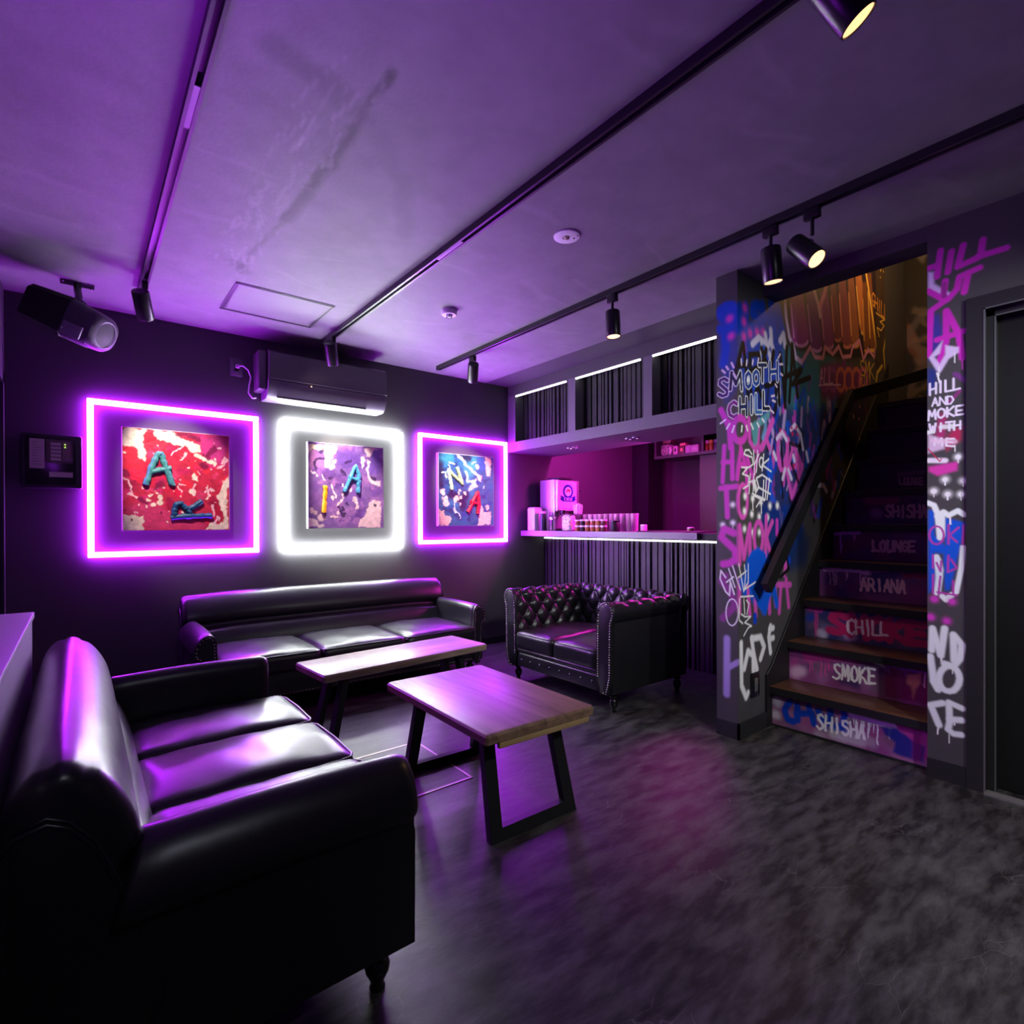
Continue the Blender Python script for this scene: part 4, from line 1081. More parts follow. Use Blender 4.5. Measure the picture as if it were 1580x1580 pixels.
PAINT_STRIP="""1 0 8.81 215 185 240 0.95 770 2285 750 2278 747 2224 704 2178 679 2153 704 2130 730 2154 770 2200
1 0 18 60 45 160 0.8 770 2093 730 2081 714 1996 734 1901 770 1889
1 0 18 15 45 140 0.9 770 1845 740 1838 743 1758 770 1739
0 11 0.45 200 40 185 1 724 2365 737 2253
0 11 0.45 200 40 185 1 770 2302 733 2304
0 11 0.45 200 40 185 1 685 2346 698 2259
0 11 0.45 200 40 185 1 644 2357 663 2270 595 2284
0 11 0.45 200 40 185 1 578 2354 586 2288 607 2281
0 11 0.45 200 40 185 1 595 2288 503 2289
0 11 0.45 200 40 185 1 589 2239 644 2228
0 11 0.45 200 40 185 1 657 2225 666 2173 698 2139 715 2161 707 2223
0 11 0.45 200 40 185 1 629 2219 641 2152
0 11 0.45 200 40 185 1 704 2138 760 2107 763 2051
0 11 0.45 200 40 185 1 762 2071 767 1909
0 11 0.45 200 40 185 1 770 2200 720 2151
0 11 0.45 200 40 185 1 704 2090 704 1954 732 1860
0 11 0.45 200 40 185 1 701 2085 660 1977 647 1868
0 11 0.45 200 40 185 1 737 1970 638 1983
1 0 5.87 220 200 240 0.95 767 1896 717 1961 727 1907 747 1896 727 1859 707 1898 707 1938 660 1918 660 1895 695 1875 724 1822 737 1829
0 2 0.45 238 238 242 1 674 1894 674 1854
0 2 0.45 215 80 190 1 648 1860 647 1817
0 2 0.45 238 238 242 1 730 1847 730 1807
0 8 0.6 150 40 140 1 711 2212 711 2156
0 3 0.45 238 238 242 1 737 1821 727 1775
1 0 17 190 40 120 0.85 727 1634 704 1638 708 1543 721 1504 744 1531
1 0 14 190 30 90 0.85 679 1563 648 1566 651 1512 701 1470 714 1503
1 0 8.82 220 190 220 0.95 770 1551 708 1519 711 1479 770 1465
0 6 0.7 150 40 130 0.8 698 1677 657 1725
0 8 0.8 130 50 150 0.7 672 1803 638 1769
0 4 0.35 235 225 245 1 763 1779 763 1727
0 4 0.35 235 225 245 1 741 1778 741 1731
0 4 0.35 235 225 245 1 763 1751 742 1754
0 4 0.35 235 225 245 1 724 1782 724 1732
0 4 0.35 235 225 245 1 707 1782 706 1732 684 1733
0 4 0.35 235 225 245 1 678 1784 678 1734 656 1736
0 3 0.35 235 225 245 1 755 1676 744 1712 734 1674
0 3 0.35 235 225 245 1 750 1688 738 1689
0 3 0.35 235 225 245 1 728 1675 727 1712 706 1675 706 1709
0 3 0.35 235 225 245 1 700 1709 699 1674 688 1675 678 1691 685 1707 700 1710
0 4 0.35 235 225 245 1 769 1614 766 1657 755 1630 745 1658 742 1616
0 4 0.35 235 225 245 1 722 1660 732 1652 735 1638 731 1623 722 1618 712 1626 708 1639 712 1654 722 1659
0 4 0.35 235 225 245 1 701 1660 701 1620
0 4 0.35 235 225 245 1 678 1662 701 1639 677 1620
0 4 0.35 235 225 245 1 645 1662 669 1661 669 1622 644 1623
0 4 0.35 235 225 245 1 669 1640 649 1641
0 4 0.35 235 225 245 1 765 1596 759 1558 753 1585 748 1557 742 1596
0 4 0.35 235 225 245 1 723 1594 724 1558
0 4 0.35 235 225 245 1 705 1595 683 1595
0 4 0.35 235 225 245 1 693 1595 693 1558
0 4 0.35 235 225 245 1 675 1596 676 1558
0 4 0.35 235 225 245 1 654 1594 654 1560
0 4 0.35 235 225 245 1 676 1576 653 1578
0 9 0.6 238 238 242 0.8 721 1577 682 1575
0 8 0.6 238 238 242 1 770 1559 753 1561
0 4 0.35 235 225 240 1 747 1499 744 1530 732 1507 721 1527 718 1494
0 4 0.35 235 225 240 1 676 1519 703 1523 704 1492 676 1486
0 4 0.35 235 225 240 1 704 1509 681 1503
0 8 0.8 235 200 225 0.7 753 1520 673 1506
0 2 0.45 238 238 242 1 673 1491 673 1463
0 10 0.6 235 225 240 1 767 1432 708 1426
1 0 8.81 215 60 170 1 767 1403 663 1418 666 1379 734 1360 767 1383
0 2 0.45 190 30 70 1 770 1485 727 1424 721 1436
0 15 0.75 238 238 242 0.45 662 1438 662 1438
0 10 0.4 238 238 242 1 662 1438 662 1438
0 2 0.4 238 238 242 1 662 1438 662 1412
0 16 0.75 238 238 242 0.45 708 1342 708 1342
0 10 0.4 238 238 242 1 708 1342 708 1342
0 2 0.4 238 238 242 1 708 1342 708 1316
0 15 0.75 238 238 242 0.45 644 1332 644 1332
0 10 0.4 238 238 242 1 644 1332 644 1332
0 2 0.4 238 238 242 1 644 1332 644 1307
0 16 0.75 238 238 242 0.45 749 1292 749 1292
0 11 0.4 238 238 242 1 749 1292 749 1292
0 2 0.4 238 238 242 1 749 1292 749 1266
0 16 0.75 238 238 242 0.45 699 1276 699 1276
0 10 0.4 238 238 242 1 699 1276 699 1276
0 2 0.4 238 238 242 1 699 1276 699 1250
0 15 0.75 238 238 242 0.45 652 1274 652 1274
0 10 0.4 238 238 242 1 652 1274 652 1274
0 2 0.4 238 238 242 1 652 1274 652 1248
1 0 8.82 0 85 215 1 769 1207 746 1206 746 1094 708 1048 711 1171 678 1163 636 1148 654 1050 678 920 693 850 708 849 714 1010 746 1016 743 869 768 832
0 10 0.5 235 245 248 1 771 1240 749 1229 736 1194 730 1129 727 1082
0 10 0.5 235 245 248 1 736 1179 714 1198 696 1182 663 1202 642 1185
0 10 0.5 235 245 248 1 719 1186 719 1094
0 9 0.5 235 245 248 1 645 1043 651 952 669 845
0 10 0.5 235 245 248 1 739 997 728 909 739 834
0 10 0.5 235 245 248 1 718 821 705 807 684 832
0 3 0.45 238 238 242 1 690 1178 689 1144
1 0 5.83 220 235 245 0.9 743 1005 724 990 714 940 724 832 743 834 743 946
0 4 0.45 180 60 170 0.95 713 1094 715 1079 721 1065 729 1056 739 1053 750 1056 758 1065 764 1078 766 1093 764 1109 758 1122 750 1131 739 1134 729 1131 721 1123 715 1110 713 1094
0 4 0.45 180 60 170 0.95 696 1140 696 1056
0 4 0.45 180 60 170 0.95 660 1129 693 1094 666 1065
0 4 0.45 180 60 170 0.95 643 1140 646 1054
0 4 0.45 180 60 170 0.95 752 1004 752 946
0 4 0.45 180 60 170 0.95 739 970 725 932 722 978
0 4 0.45 180 60 170 0.95 696 1003 699 930 666 951 687 988
0 4 0.45 180 60 170 0.95 752 915 752 833
0 4 0.45 180 60 170 0.95 725 909 732 827
0 4 0.45 180 60 170 0.95 736 838 666 830
0 4 0.45 180 60 170 0.95 679 893 679 833
0 17 0.75 205 60 190 0.45 747 806 747 806
0 12 0.4 205 60 190 1 747 806 747 806
0 17 0.75 205 60 190 0.45 684 802 684 802
0 11 0.4 205 60 190 1 684 802 684 802
0 17 0.75 205 60 190 0.45 760 723 760 723
0 12 0.4 205 60 190 1 760 723 760 723
0 17 0.75 205 60 190 0.45 702 713 702 713
0 11 0.4 205 60 190 1 702 713 702 713
0 12 0.5 232 240 242 1 757 574 754 673 724 556 710 679
0 12 0.5 232 240 242 1 676 541 679 656 648 614 657 553 679 517 711 522
0 11 0.5 232 240 242 1 657 466 660 444 668 424 679 409 694 402 708 403 720 412 728 429 731 450 728 472 720 492 708 507 693 514 679 512 668 503 660 486 657 466
0 12 0.5 232 240 242 1 762 545 754 477 751 433 734 400
0 12 0.5 232 240 242 1 718 344 761 324 731 243
0 11 0.5 232 240 242 1 648 338 695 353 692 266 698 232 679 218 651 222
0 12 0.5 232 240 242 1 692 278 651 286
0 3 0.45 238 238 242 1 721 557 722 532
0 2 0.45 238 238 242 1 682 504 682 484
0 3 0.45 238 238 242 1 732 243 736 201
0 2 0.45 238 238 242 1 694 209 694 173
0 2 0.45 238 238 242 1 675 267 675 257"""
PAINT_RISER_1="""0 27 0.9 150 55 130 0.5 1326 80 1332 73
0 17 0.9 150 55 130 0.5 1044 32 1045 27
0 16 0.9 150 55 130 0.5 1143 41 1144 35
0 31 0.9 100 60 120 0.5 1400 20 1405 27
0 29 0.9 90 60 80 0.5 939 88 946 93
0 21 0.9 150 55 130 0.5 1052 29 1056 19
0 14 0.9 100 60 120 0.5 910 115 895 109
0 30 0.9 90 60 80 0.5 1124 135 1118 128
0 25 0.9 95 85 105 0.5 1115 114 1121 108
0 26 0.9 100 60 120 0.5 991 29 978 21
0 15 0.9 150 55 130 0.5 979 131 978 128
0 15 0.9 160 90 150 0.5 1349 36 1346 39
0 30 0.9 150 55 130 0.5 1021 103 1026 108
0 27 0.9 150 55 130 0.5 1281 47 1265 60
0 19 0.9 100 60 120 0.5 1214 78 1212 66
0 13 0.9 100 60 120 0.5 785 145 799 136
0 30 0.9 95 85 105 0.5 802 147 810 138
0 23 0.9 200 190 210 0.5 1265 19 1248 24
0 33 0.9 160 90 150 0.5 1207 34 1200 43
0 19 0.9 95 85 105 0.5 1115 107 1107 113
0 25 0.9 150 55 130 0.5 1105 89 1124 82
0 20 0.9 95 85 105 0.5 1215 78 1230 67
0 13 0.9 150 55 130 0.5 992 126 985 121
0 18 0.9 200 190 210 0.5 812 194 817 188
0 26 0.9 95 85 105 0.5 1259 110 1267 108
0 25 0.9 100 60 120 0.5 919 173 908 163
0 18 0.9 90 60 80 0.5 1267 132 1254 138
0 26 0.9 100 60 120 0.5 1013 168 1009 157
0 27 0.9 200 190 210 0.5 1167 37 1181 34
0 17 0.9 160 90 150 0.5 1157 138 1173 130
0 28 0.9 150 55 130 0.5 887 93 875 98
0 27 0.9 95 85 105 0.5 907 132 920 130
0 14 0.9 90 60 80 0.5 1147 73 1156 66
0 35 0.9 90 60 80 0.5 1396 156 1375 150
0 22 0.9 160 90 150 0.5 1078 18 1069 28
0 17 0.9 150 55 130 0.5 1004 98 1012 96
0 13 0.9 160 90 150 0.5 873 25 886 23
0 24 0.9 150 55 130 0.5 983 31 968 24
0 14 0.9 200 190 210 0.5 1135 156 1135 159
0 19 0.9 160 90 150 0.5 1186 23 1181 25
0 16 0.9 160 90 150 0.5 1091 46 1108 44
0 17 0.9 150 55 130 0.5 1428 120 1438 105
0 18 0.9 200 190 210 0.5 1130 84 1134 74
0 13 0.9 150 55 130 0.5 1101 109 1102 100
0 13 0.9 150 55 130 0.5 927 182 943 175
0 22 0.9 150 55 130 0.5 1457 80 1466 79
0 22 0.9 100 60 120 0.5 1205 123 1214 106
0 17 0.9 95 85 105 0.5 1080 62 1085 67
0 14 0.9 90 60 80 0.5 1150 70 1148 65
0 36 0.9 90 60 80 0.5 1486 61 1474 66
0 22 0.9 215 210 225 0.7 1489 141 1486 141
0 22 0.9 215 210 225 0.7 1498 66 1495 66
0 17 0.3 5 60 180 1 1421 158 1444 104 1430 54 1398 52
0 16 0.3 5 60 180 1 1381 150 1375 64
0 16 0.3 5 60 180 1 1381 103 1308 123
0 16 0.3 5 60 180 1 1316 161 1292 70
0 16 0.3 5 60 180 1 1212 160 1212 93
0 16 0.3 5 60 180 1 1270 145 1238 68
0 15 0.3 5 60 180 1 1146 167 1146 84
0 16 0.3 5 60 180 1 1191 82 1166 95
0 20 0.9 205 200 215 0.6 1197 47 1067 43
0 20 0.9 180 170 190 0.5 1116 82 1020 52
0 13 0.5 228 226 235 1 1111 171 1020 164 929 166
0 2 0.3 228 226 235 1 1024 169 1024 131
0 2 0.3 228 226 235 1 1011 168 1011 106
0 2 0.3 228 226 235 1 1097 171 1097 122
0 2 0.3 228 226 235 1 1031 169 1031 95
0 2 0.3 228 226 235 1 940 166 940 123
0 2 0.3 228 226 235 1 946 167 946 100
0 2 0.3 228 226 235 1 1061 170 1061 119
0 2 0.3 228 226 235 1 1087 170 1087 100
0 3 0.3 228 226 235 1 1053 154 1053 69
0 3 0.3 228 226 235 1 1034 160 1034 74
0 3 0.3 228 226 235 1 994 171 994 55
1 0 9.42 175 45 140 0.9 924 191 842 188 789 189 789 35 885 99
1 0 9.57 8 30 130 0.95 978 149 915 157 842 113 801 106 805 29 929 34 920 88 965 116
0 15 0.8 130 20 110 0.7 830 187 830 41
0 6 0.3 240 235 245 1 1247 121 1256 131 1272 121 1272 107 1259 93 1246 79 1250 62 1264 52 1275 62
0 6 0.3 240 235 245 1 1233 133 1234 54
0 6 0.3 240 235 245 1 1202 129 1203 57
0 6 0.3 240 235 245 1 1235 91 1203 98
0 6 0.3 240 235 245 1 1178 130 1177 57
0 6 0.3 240 235 245 1 1126 123 1134 133 1149 128 1150 107 1137 98 1126 82 1129 68 1142 59 1152 68
0 6 0.3 240 235 245 1 1114 131 1114 60
0 6 0.3 240 235 245 1 1085 135 1086 60
0 6 0.3 240 235 245 1 1113 94 1086 97
0 6 0.3 240 235 245 1 1075 63 1061 133 1049 64
0 6 0.3 240 235 245 1 1069 93 1054 90"""
PAINT_RISER_2="""0 31 0.9 160 100 160 0.5 1045 265 1034 261
0 20 0.9 95 85 105 0.5 1131 275 1122 275
0 20 0.9 150 55 130 0.5 1490 389 1508 374
0 27 0.9 120 40 110 0.5 1263 263 1283 264
0 30 0.9 160 100 160 0.5 867 326 858 335
0 27 0.9 160 100 160 0.5 1132 377 1130 384
0 19 0.9 100 60 120 0.5 1276 314 1262 319
0 29 0.9 180 60 150 0.5 1184 293 1167 299
0 36 0.9 120 40 110 0.5 1114 248 1119 250
0 34 0.9 120 40 110 0.5 859 356 857 353
0 16 0.9 120 40 110 0.5 1163 304 1148 312
0 35 0.9 100 60 120 0.5 1163 294 1146 293
0 21 0.9 120 40 110 0.5 1317 377 1314 379
0 28 0.9 160 100 160 0.5 1126 281 1120 272
0 25 0.9 95 85 105 0.5 1095 374 1106 379
0 37 0.9 95 85 105 0.5 1368 309 1379 304
0 32 0.9 120 40 110 0.5 845 345 842 344
0 24 0.9 120 40 110 0.5 1114 335 1105 326
0 28 0.9 120 40 110 0.5 909 421 895 414
0 36 0.9 100 60 120 0.5 1470 367 1481 353
0 21 0.9 150 55 130 0.5 1378 285 1363 276
0 17 0.9 180 60 150 0.5 1284 338 1274 347
0 16 0.9 180 60 150 0.5 1497 325 1486 328
0 38 0.9 95 85 105 0.5 1196 331 1207 324
0 26 0.9 95 85 105 0.5 1426 351 1409 361
0 22 0.9 180 60 150 0.5 906 266 919 251
0 32 0.9 180 60 150 0.5 985 373 979 369
0 29 0.9 120 40 110 0.5 1440 240 1447 234
0 28 0.9 100 60 120 0.5 1156 356 1148 351
0 36 0.9 95 85 105 0.5 1055 292 1068 289
0 34 0.9 160 100 160 0.5 1428 243 1443 241
0 34 0.9 120 40 110 0.5 1207 363 1220 358
0 35 0.9 180 60 150 0.5 1471 280 1459 278
0 28 0.9 180 60 150 0.5 1446 359 1466 361
0 25 0.9 160 100 160 0.5 1333 275 1339 275
0 17 0.9 160 100 160 0.5 953 415 953 402
0 20 0.9 100 60 120 0.5 1446 387 1434 381
0 17 0.9 160 100 160 0.5 1107 301 1111 287
0 30 0.9 100 60 120 0.5 1409 338 1423 332
0 23 0.9 95 85 105 0.5 917 362 924 351
0 27 0.9 160 100 160 0.5 869 362 867 358
0 28 0.9 120 40 110 0.5 1029 371 1016 371
0 18 0.9 120 40 110 0.5 1063 404 1054 408
0 26 0.9 120 40 110 0.5 1179 383 1178 391
0 16 0.9 95 85 105 0.5 871 411 878 404
0 19 0.9 150 55 130 0.5 963 315 979 312
0 22 0.9 120 40 110 0.5 1153 416 1159 415
0 34 0.9 120 40 110 0.5 1419 256 1414 245
0 17 0.9 120 40 110 0.5 843 252 853 255
0 15 0.9 100 60 120 0.5 985 339 999 343
0 34 0.9 100 60 120 0.5 1017 354 1018 361
0 23 0.9 100 60 120 0.5 1053 369 1054 360
0 25 0.9 180 60 150 0.5 1183 411 1192 399
0 33 0.9 100 60 120 0.5 1088 382 1106 381
0 27 0.9 160 100 160 0.5 925 332 936 337
0 28 0.9 150 55 130 0.5 1392 404 1409 406
0 30 0.9 100 60 120 0.5 933 356 939 361
0 20 0.9 150 55 130 0.5 1219 346 1238 329
0 37 0.9 160 100 160 0.5 1229 382 1236 386
0 28 0.9 180 60 150 0.5 1484 277 1494 265
0 27 0.9 225 195 225 0.7 1481 272 1453 284
1 0 15 185 45 140 0.9 1447 406 1208 417 1208 395 1425 347
1 0 10 125 15 90 0.85 1026 420 840 427 840 251 1026 245
0 14 0.8 225 220 235 0.8 1061 416 1034 408
0 9 0.5 150 70 175 1 1026 405 934 408 844 407
0 2 0.3 150 70 175 1 934 406 934 371
0 2 0.3 150 70 175 1 1020 405 1020 377
0 2 0.3 150 70 175 1 845 407 845 381
0 2 0.3 150 70 175 1 1015 405 1015 374
0 2 0.3 150 70 175 1 1009 405 1009 367
0 2 0.3 150 70 175 1 1006 405 1006 365
0 2 0.3 150 70 175 1 1022 405 1022 371
0 2 0.3 150 70 175 1 936 406 936 384
1 0 9.88 225 150 130 0.9 926 380 876 395 876 346 897 311 905 260 914 322 930 334
0 3 0.3 225 180 200 1 858 399 858 330
1 0 18 45 40 90 0.8 1257 281 1145 311 1145 253 1237 258
0 3 0.4 200 70 150 1 1401 357 1401 289
0 3 0.4 200 70 150 1 1387 360 1387 304
0 3 0.4 200 70 150 1 1340 369 1340 275
0 3 0.4 200 70 150 1 1319 373 1319 289
0 3 0.4 200 70 150 1 1303 376 1303 321
0 6 0.3 240 235 240 1 1245 357 1256 365 1271 357 1273 340 1260 323 1245 311 1250 293 1262 285 1279 290
0 6 0.3 240 235 240 1 1233 287 1229 369 1217 310 1202 365 1199 285
0 6 0.3 240 235 240 1 1172 371 1184 354 1188 327 1184 299 1172 290 1161 302 1157 328 1160 360 1173 372
0 6 0.3 240 235 240 1 1145 370 1146 291
0 6 0.3 240 235 240 1 1117 373 1145 329 1114 292
0 6 0.3 240 235 240 1 1072 372 1103 375 1104 292 1073 299
0 6 0.3 240 235 240 1 1104 332 1079 337"""
PAINT_RISER_3="""0 31 0.9 130 110 160 0.5 1198 581 1192 582
0 16 0.9 10 35 110 0.5 922 627 929 616
0 33 0.9 130 110 160 0.5 1155 552 1144 553
0 33 0.9 10 35 110 0.5 1258 484 1264 487
0 19 0.9 130 110 160 0.5 1363 507 1364 509
0 15 0.9 100 60 120 0.5 1032 494 1024 483
0 29 0.9 10 35 110 0.5 1056 636 1057 627
0 29 0.9 10 35 110 0.5 1301 538 1289 547
0 23 0.9 10 35 110 0.5 1216 492 1207 494
0 23 0.9 10 35 110 0.5 1387 505 1368 508
0 19 0.9 130 110 160 0.5 1467 526 1479 532
0 21 0.9 95 85 105 0.5 1423 470 1440 470
0 34 0.9 100 60 120 0.5 1175 556 1159 560
0 28 0.9 10 35 110 0.5 1205 537 1224 524
0 21 0.9 130 110 160 0.5 1384 487 1402 482
0 22 0.9 95 85 105 0.5 1113 536 1103 526
0 24 0.9 10 35 110 0.5 1086 515 1094 501
0 17 0.9 40 35 60 0.5 1379 546 1380 538
0 24 0.9 130 110 160 0.5 1389 510 1370 506
0 17 0.9 100 60 120 0.5 1477 548 1489 535
0 36 0.9 130 110 160 0.5 1229 624 1240 627
0 32 0.9 10 35 110 0.5 1370 490 1360 490
0 35 0.9 10 35 110 0.5 1270 606 1264 606
0 15 0.9 10 35 110 0.5 1204 542 1223 526
0 27 0.9 100 60 120 0.5 1506 609 1506 617
0 30 0.9 130 110 160 0.5 1036 596 1038 596
0 24 0.9 100 60 120 0.5 1014 617 1017 606
0 39 0.9 130 110 160 0.5 1416 508 1407 495
0 27 0.9 95 85 105 0.5 1266 611 1274 608
0 24 0.9 40 35 60 0.5 1367 477 1377 484
0 14 0.9 100 60 120 0.5 1000 593 1009 583
0 14 0.9 10 35 110 0.5 1105 615 1123 600
0 26 0.9 100 60 120 0.5 1278 478 1284 473
0 29 0.9 10 35 110 0.5 1517 561 1524 568
0 31 0.9 40 35 60 0.5 1216 595 1209 593
0 38 0.9 95 85 105 0.5 1494 562 1488 556
0 27 0.9 40 35 60 0.5 1350 614 1339 606
0 29 0.9 10 35 110 0.5 1152 593 1165 600
0 28 0.9 10 35 110 0.5 1205 530 1188 522
0 18 0.9 95 85 105 0.5 1267 534 1276 539
0 22 0.9 40 35 60 0.5 1453 505 1455 507
0 22 0.9 100 60 120 0.5 915 617 921 613
0 26 0.9 95 85 105 0.5 988 493 984 501
0 22 0.9 10 35 110 0.5 1442 615 1429 607
0 35 0.9 130 110 160 0.5 1081 580 1080 569
0 36 0.9 10 35 110 0.5 1218 587 1224 580
0 22 0.9 10 35 110 0.5 1304 592 1285 582
0 34 0.9 10 35 110 0.5 1150 633 1153 632
0 33 0.9 10 35 110 0.5 1362 603 1381 597
0 35 0.9 10 35 110 0.5 1104 508 1123 507
0 27 0.9 100 60 120 0.5 1228 477 1230 479
0 19 0.9 10 35 110 0.5 1358 477 1374 462
0 31 0.9 100 60 120 0.5 1078 536 1091 541
0 27 0.9 100 60 120 0.5 1307 530 1323 533
0 36 0.9 40 35 60 0.5 1163 577 1178 574
1 0 12 185 50 150 1 1509 643 1402 644 1424 605 1492 615
0 4 0.3 200 60 150 1 1458 613 1458 469
0 4 0.3 200 60 150 1 1446 614 1446 471
0 20 0.9 10 60 170 0.8 1486 573 1492 567
0 20 0.9 200 195 225 0.8 1424 486 1413 482
0 23 0.9 190 150 210 0.8 1273 498 1263 494
0 20 0.4 185 30 100 1 1290 603 1320 615 1359 605 1363 581 1329 556 1292 538 1300 513 1336 503 1376 512
0 20 0.4 185 30 100 1 1268 503 1258 618 1226 534 1191 610 1184 498
0 19 0.4 185 30 100 1 1125 614 1157 593 1165 555 1155 516 1125 503 1096 518 1087 554 1096 598 1127 616
0 19 0.4 185 30 100 1 1069 611 1070 502
0 18 0.4 185 30 100 1 999 611 1069 554 993 502
0 18 0.4 185 30 100 1 905 605 977 612 979 501 905 508
0 18 0.4 185 30 100 1 979 555 919 559
0 6 0.3 242 225 240 1 1244 581 1258 590 1275 575 1278 548 1273 518 1257 508 1246 523
0 6 0.3 242 225 240 1 1237 590 1236 512
0 6 0.3 242 225 240 1 1204 592 1202 517
0 6 0.3 242 225 240 1 1234 547 1202 553
0 6 0.3 242 225 240 1 1176 593 1177 515
0 6 0.3 242 225 240 1 1153 595 1153 519 1120 520
0 6 0.3 242 225 240 1 1111 595 1110 522 1080 524"""
PAINT_RISER_4="""0 44 0.9 140 90 140 0.5 1461 848 1469 847
0 45 0.9 100 60 120 0.5 1479 834 1461 822
0 42 0.9 110 40 110 0.5 1487 774 1471 781
0 35 0.9 110 40 110 0.5 1516 807 1505 799
0 28 0.9 140 90 140 0.5 1197 824 1210 822
0 40 0.9 100 60 120 0.5 1341 745 1331 748
0 21 0.9 140 90 140 0.5 1328 731 1342 725
0 36 0.9 140 90 140 0.5 1014 861 1030 850
0 31 0.9 110 40 110 0.5 1115 792 1105 798
0 33 0.9 10 35 110 0.5 1322 773 1333 770
0 42 0.9 10 35 110 0.5 1327 811 1323 799
0 21 0.9 140 90 140 0.5 1034 833 1018 836
0 31 0.9 10 35 110 0.5 1387 702 1378 705
0 43 0.9 140 90 140 0.5 1247 794 1245 784
0 32 0.9 140 90 140 0.5 1207 711 1223 708
0 41 0.9 10 35 110 0.5 1065 869 1053 869
0 36 0.9 110 40 110 0.5 1211 865 1211 870
0 28 0.9 10 35 110 0.5 1100 819 1107 815
0 25 0.9 150 55 130 0.5 996 771 1009 767
0 27 0.9 10 35 110 0.5 1295 770 1309 775
0 31 0.9 10 35 110 0.5 1402 864 1393 866
0 34 0.9 150 55 130 0.5 1037 744 1024 744
0 26 0.9 140 90 140 0.5 1214 721 1224 725
0 21 0.9 10 35 110 0.5 1407 730 1403 736
0 23 0.9 100 60 120 0.5 1288 791 1270 790
0 29 0.9 150 55 130 0.5 1212 803 1208 798
0 39 0.9 10 35 110 0.5 1139 755 1126 762
0 27 0.9 150 55 130 0.5 953 871 968 868
0 38 0.9 100 60 120 0.5 1038 826 1041 821
0 40 0.9 140 90 140 0.5 1135 720 1151 716
0 30 0.9 140 90 140 0.5 1205 780 1220 782
0 25 0.9 140 90 140 0.5 1280 815 1282 803
0 35 0.9 10 35 110 0.5 1339 720 1353 715
0 32 0.9 110 40 110 0.5 1329 727 1326 720
0 42 0.9 100 60 120 0.5 1490 793 1498 796
0 32 0.9 100 60 120 0.5 1410 851 1412 839
0 41 0.9 10 35 110 0.5 1329 745 1335 747
0 22 0.9 10 35 110 0.5 1035 870 1038 869
0 25 0.9 10 35 110 0.5 1310 863 1293 856
0 25 0.9 10 35 110 0.5 1253 780 1262 772
0 34 0.9 110 40 110 0.5 1299 833 1292 830
0 37 0.9 110 40 110 0.5 1163 773 1165 779
0 35 0.9 100 60 120 0.5 1225 778 1233 767
0 34 0.9 100 60 120 0.5 1284 789 1285 788
0 28 0.9 10 35 110 0.5 1454 796 1440 803
0 39 0.9 110 40 110 0.5 1203 735 1204 731
0 34 0.9 10 35 110 0.5 1293 865 1298 859
0 38 0.9 140 90 140 0.5 1073 789 1080 778
0 42 0.9 110 40 110 0.5 1324 803 1308 798
0 32 0.9 100 60 120 0.5 1118 757 1123 755
0 28 0.9 100 60 120 0.5 1341 839 1328 833
0 25 0.9 110 40 110 0.5 1326 750 1339 748
0 35 0.9 100 60 120 0.5 1189 815 1181 811
0 41 0.9 140 90 140 0.5 1216 847 1231 842
0 27 0.9 10 35 110 0.5 1210 809 1226 810
0 10 0.5 235 190 225 1 1488 857 1393 855 1233 852
0 2 0.3 235 190 225 1 1457 856 1457 762
0 2 0.3 235 190 225 1 1363 855 1363 797
0 2 0.3 235 190 225 1 1418 856 1418 761
0 2 0.3 235 190 225 1 1438 856 1439 788
0 2 0.3 235 190 225 1 1354 855 1354 813
0 2 0.3 235 190 225 1 1429 856 1429 760
0 2 0.3 235 190 225 1 1284 853 1284 777
0 2 0.3 235 190 225 1 1256 853 1256 818
1 0 16 10 35 110 0.8 1233 858 1105 861 1113 815 1131 844 1148 747 1237 723
1 0 11 165 25 70 0.9 1067 859 949 862 953 838 1058 835
0 6 0.3 240 200 205 1 1283 742 1267 818 1250 742
0 6 0.3 240 200 205 1 1276 770 1257 770
0 6 0.3 240 200 205 1 1241 746 1241 817 1219 815 1211 796 1218 782 1242 777
0 6 0.3 240 200 205 1 1228 782 1209 742
0 6 0.3 240 200 205 1 1186 818 1185 746
0 6 0.3 240 200 205 1 1161 748 1145 816 1130 744
0 6 0.3 240 200 205 1 1155 774 1136 770
0 6 0.3 240 200 205 1 1123 746 1122 816 1092 745 1091 815
0 6 0.3 240 200 205 1 1083 744 1068 814 1055 746
0 6 0.3 240 200 205 1 1079 773 1061 775"""
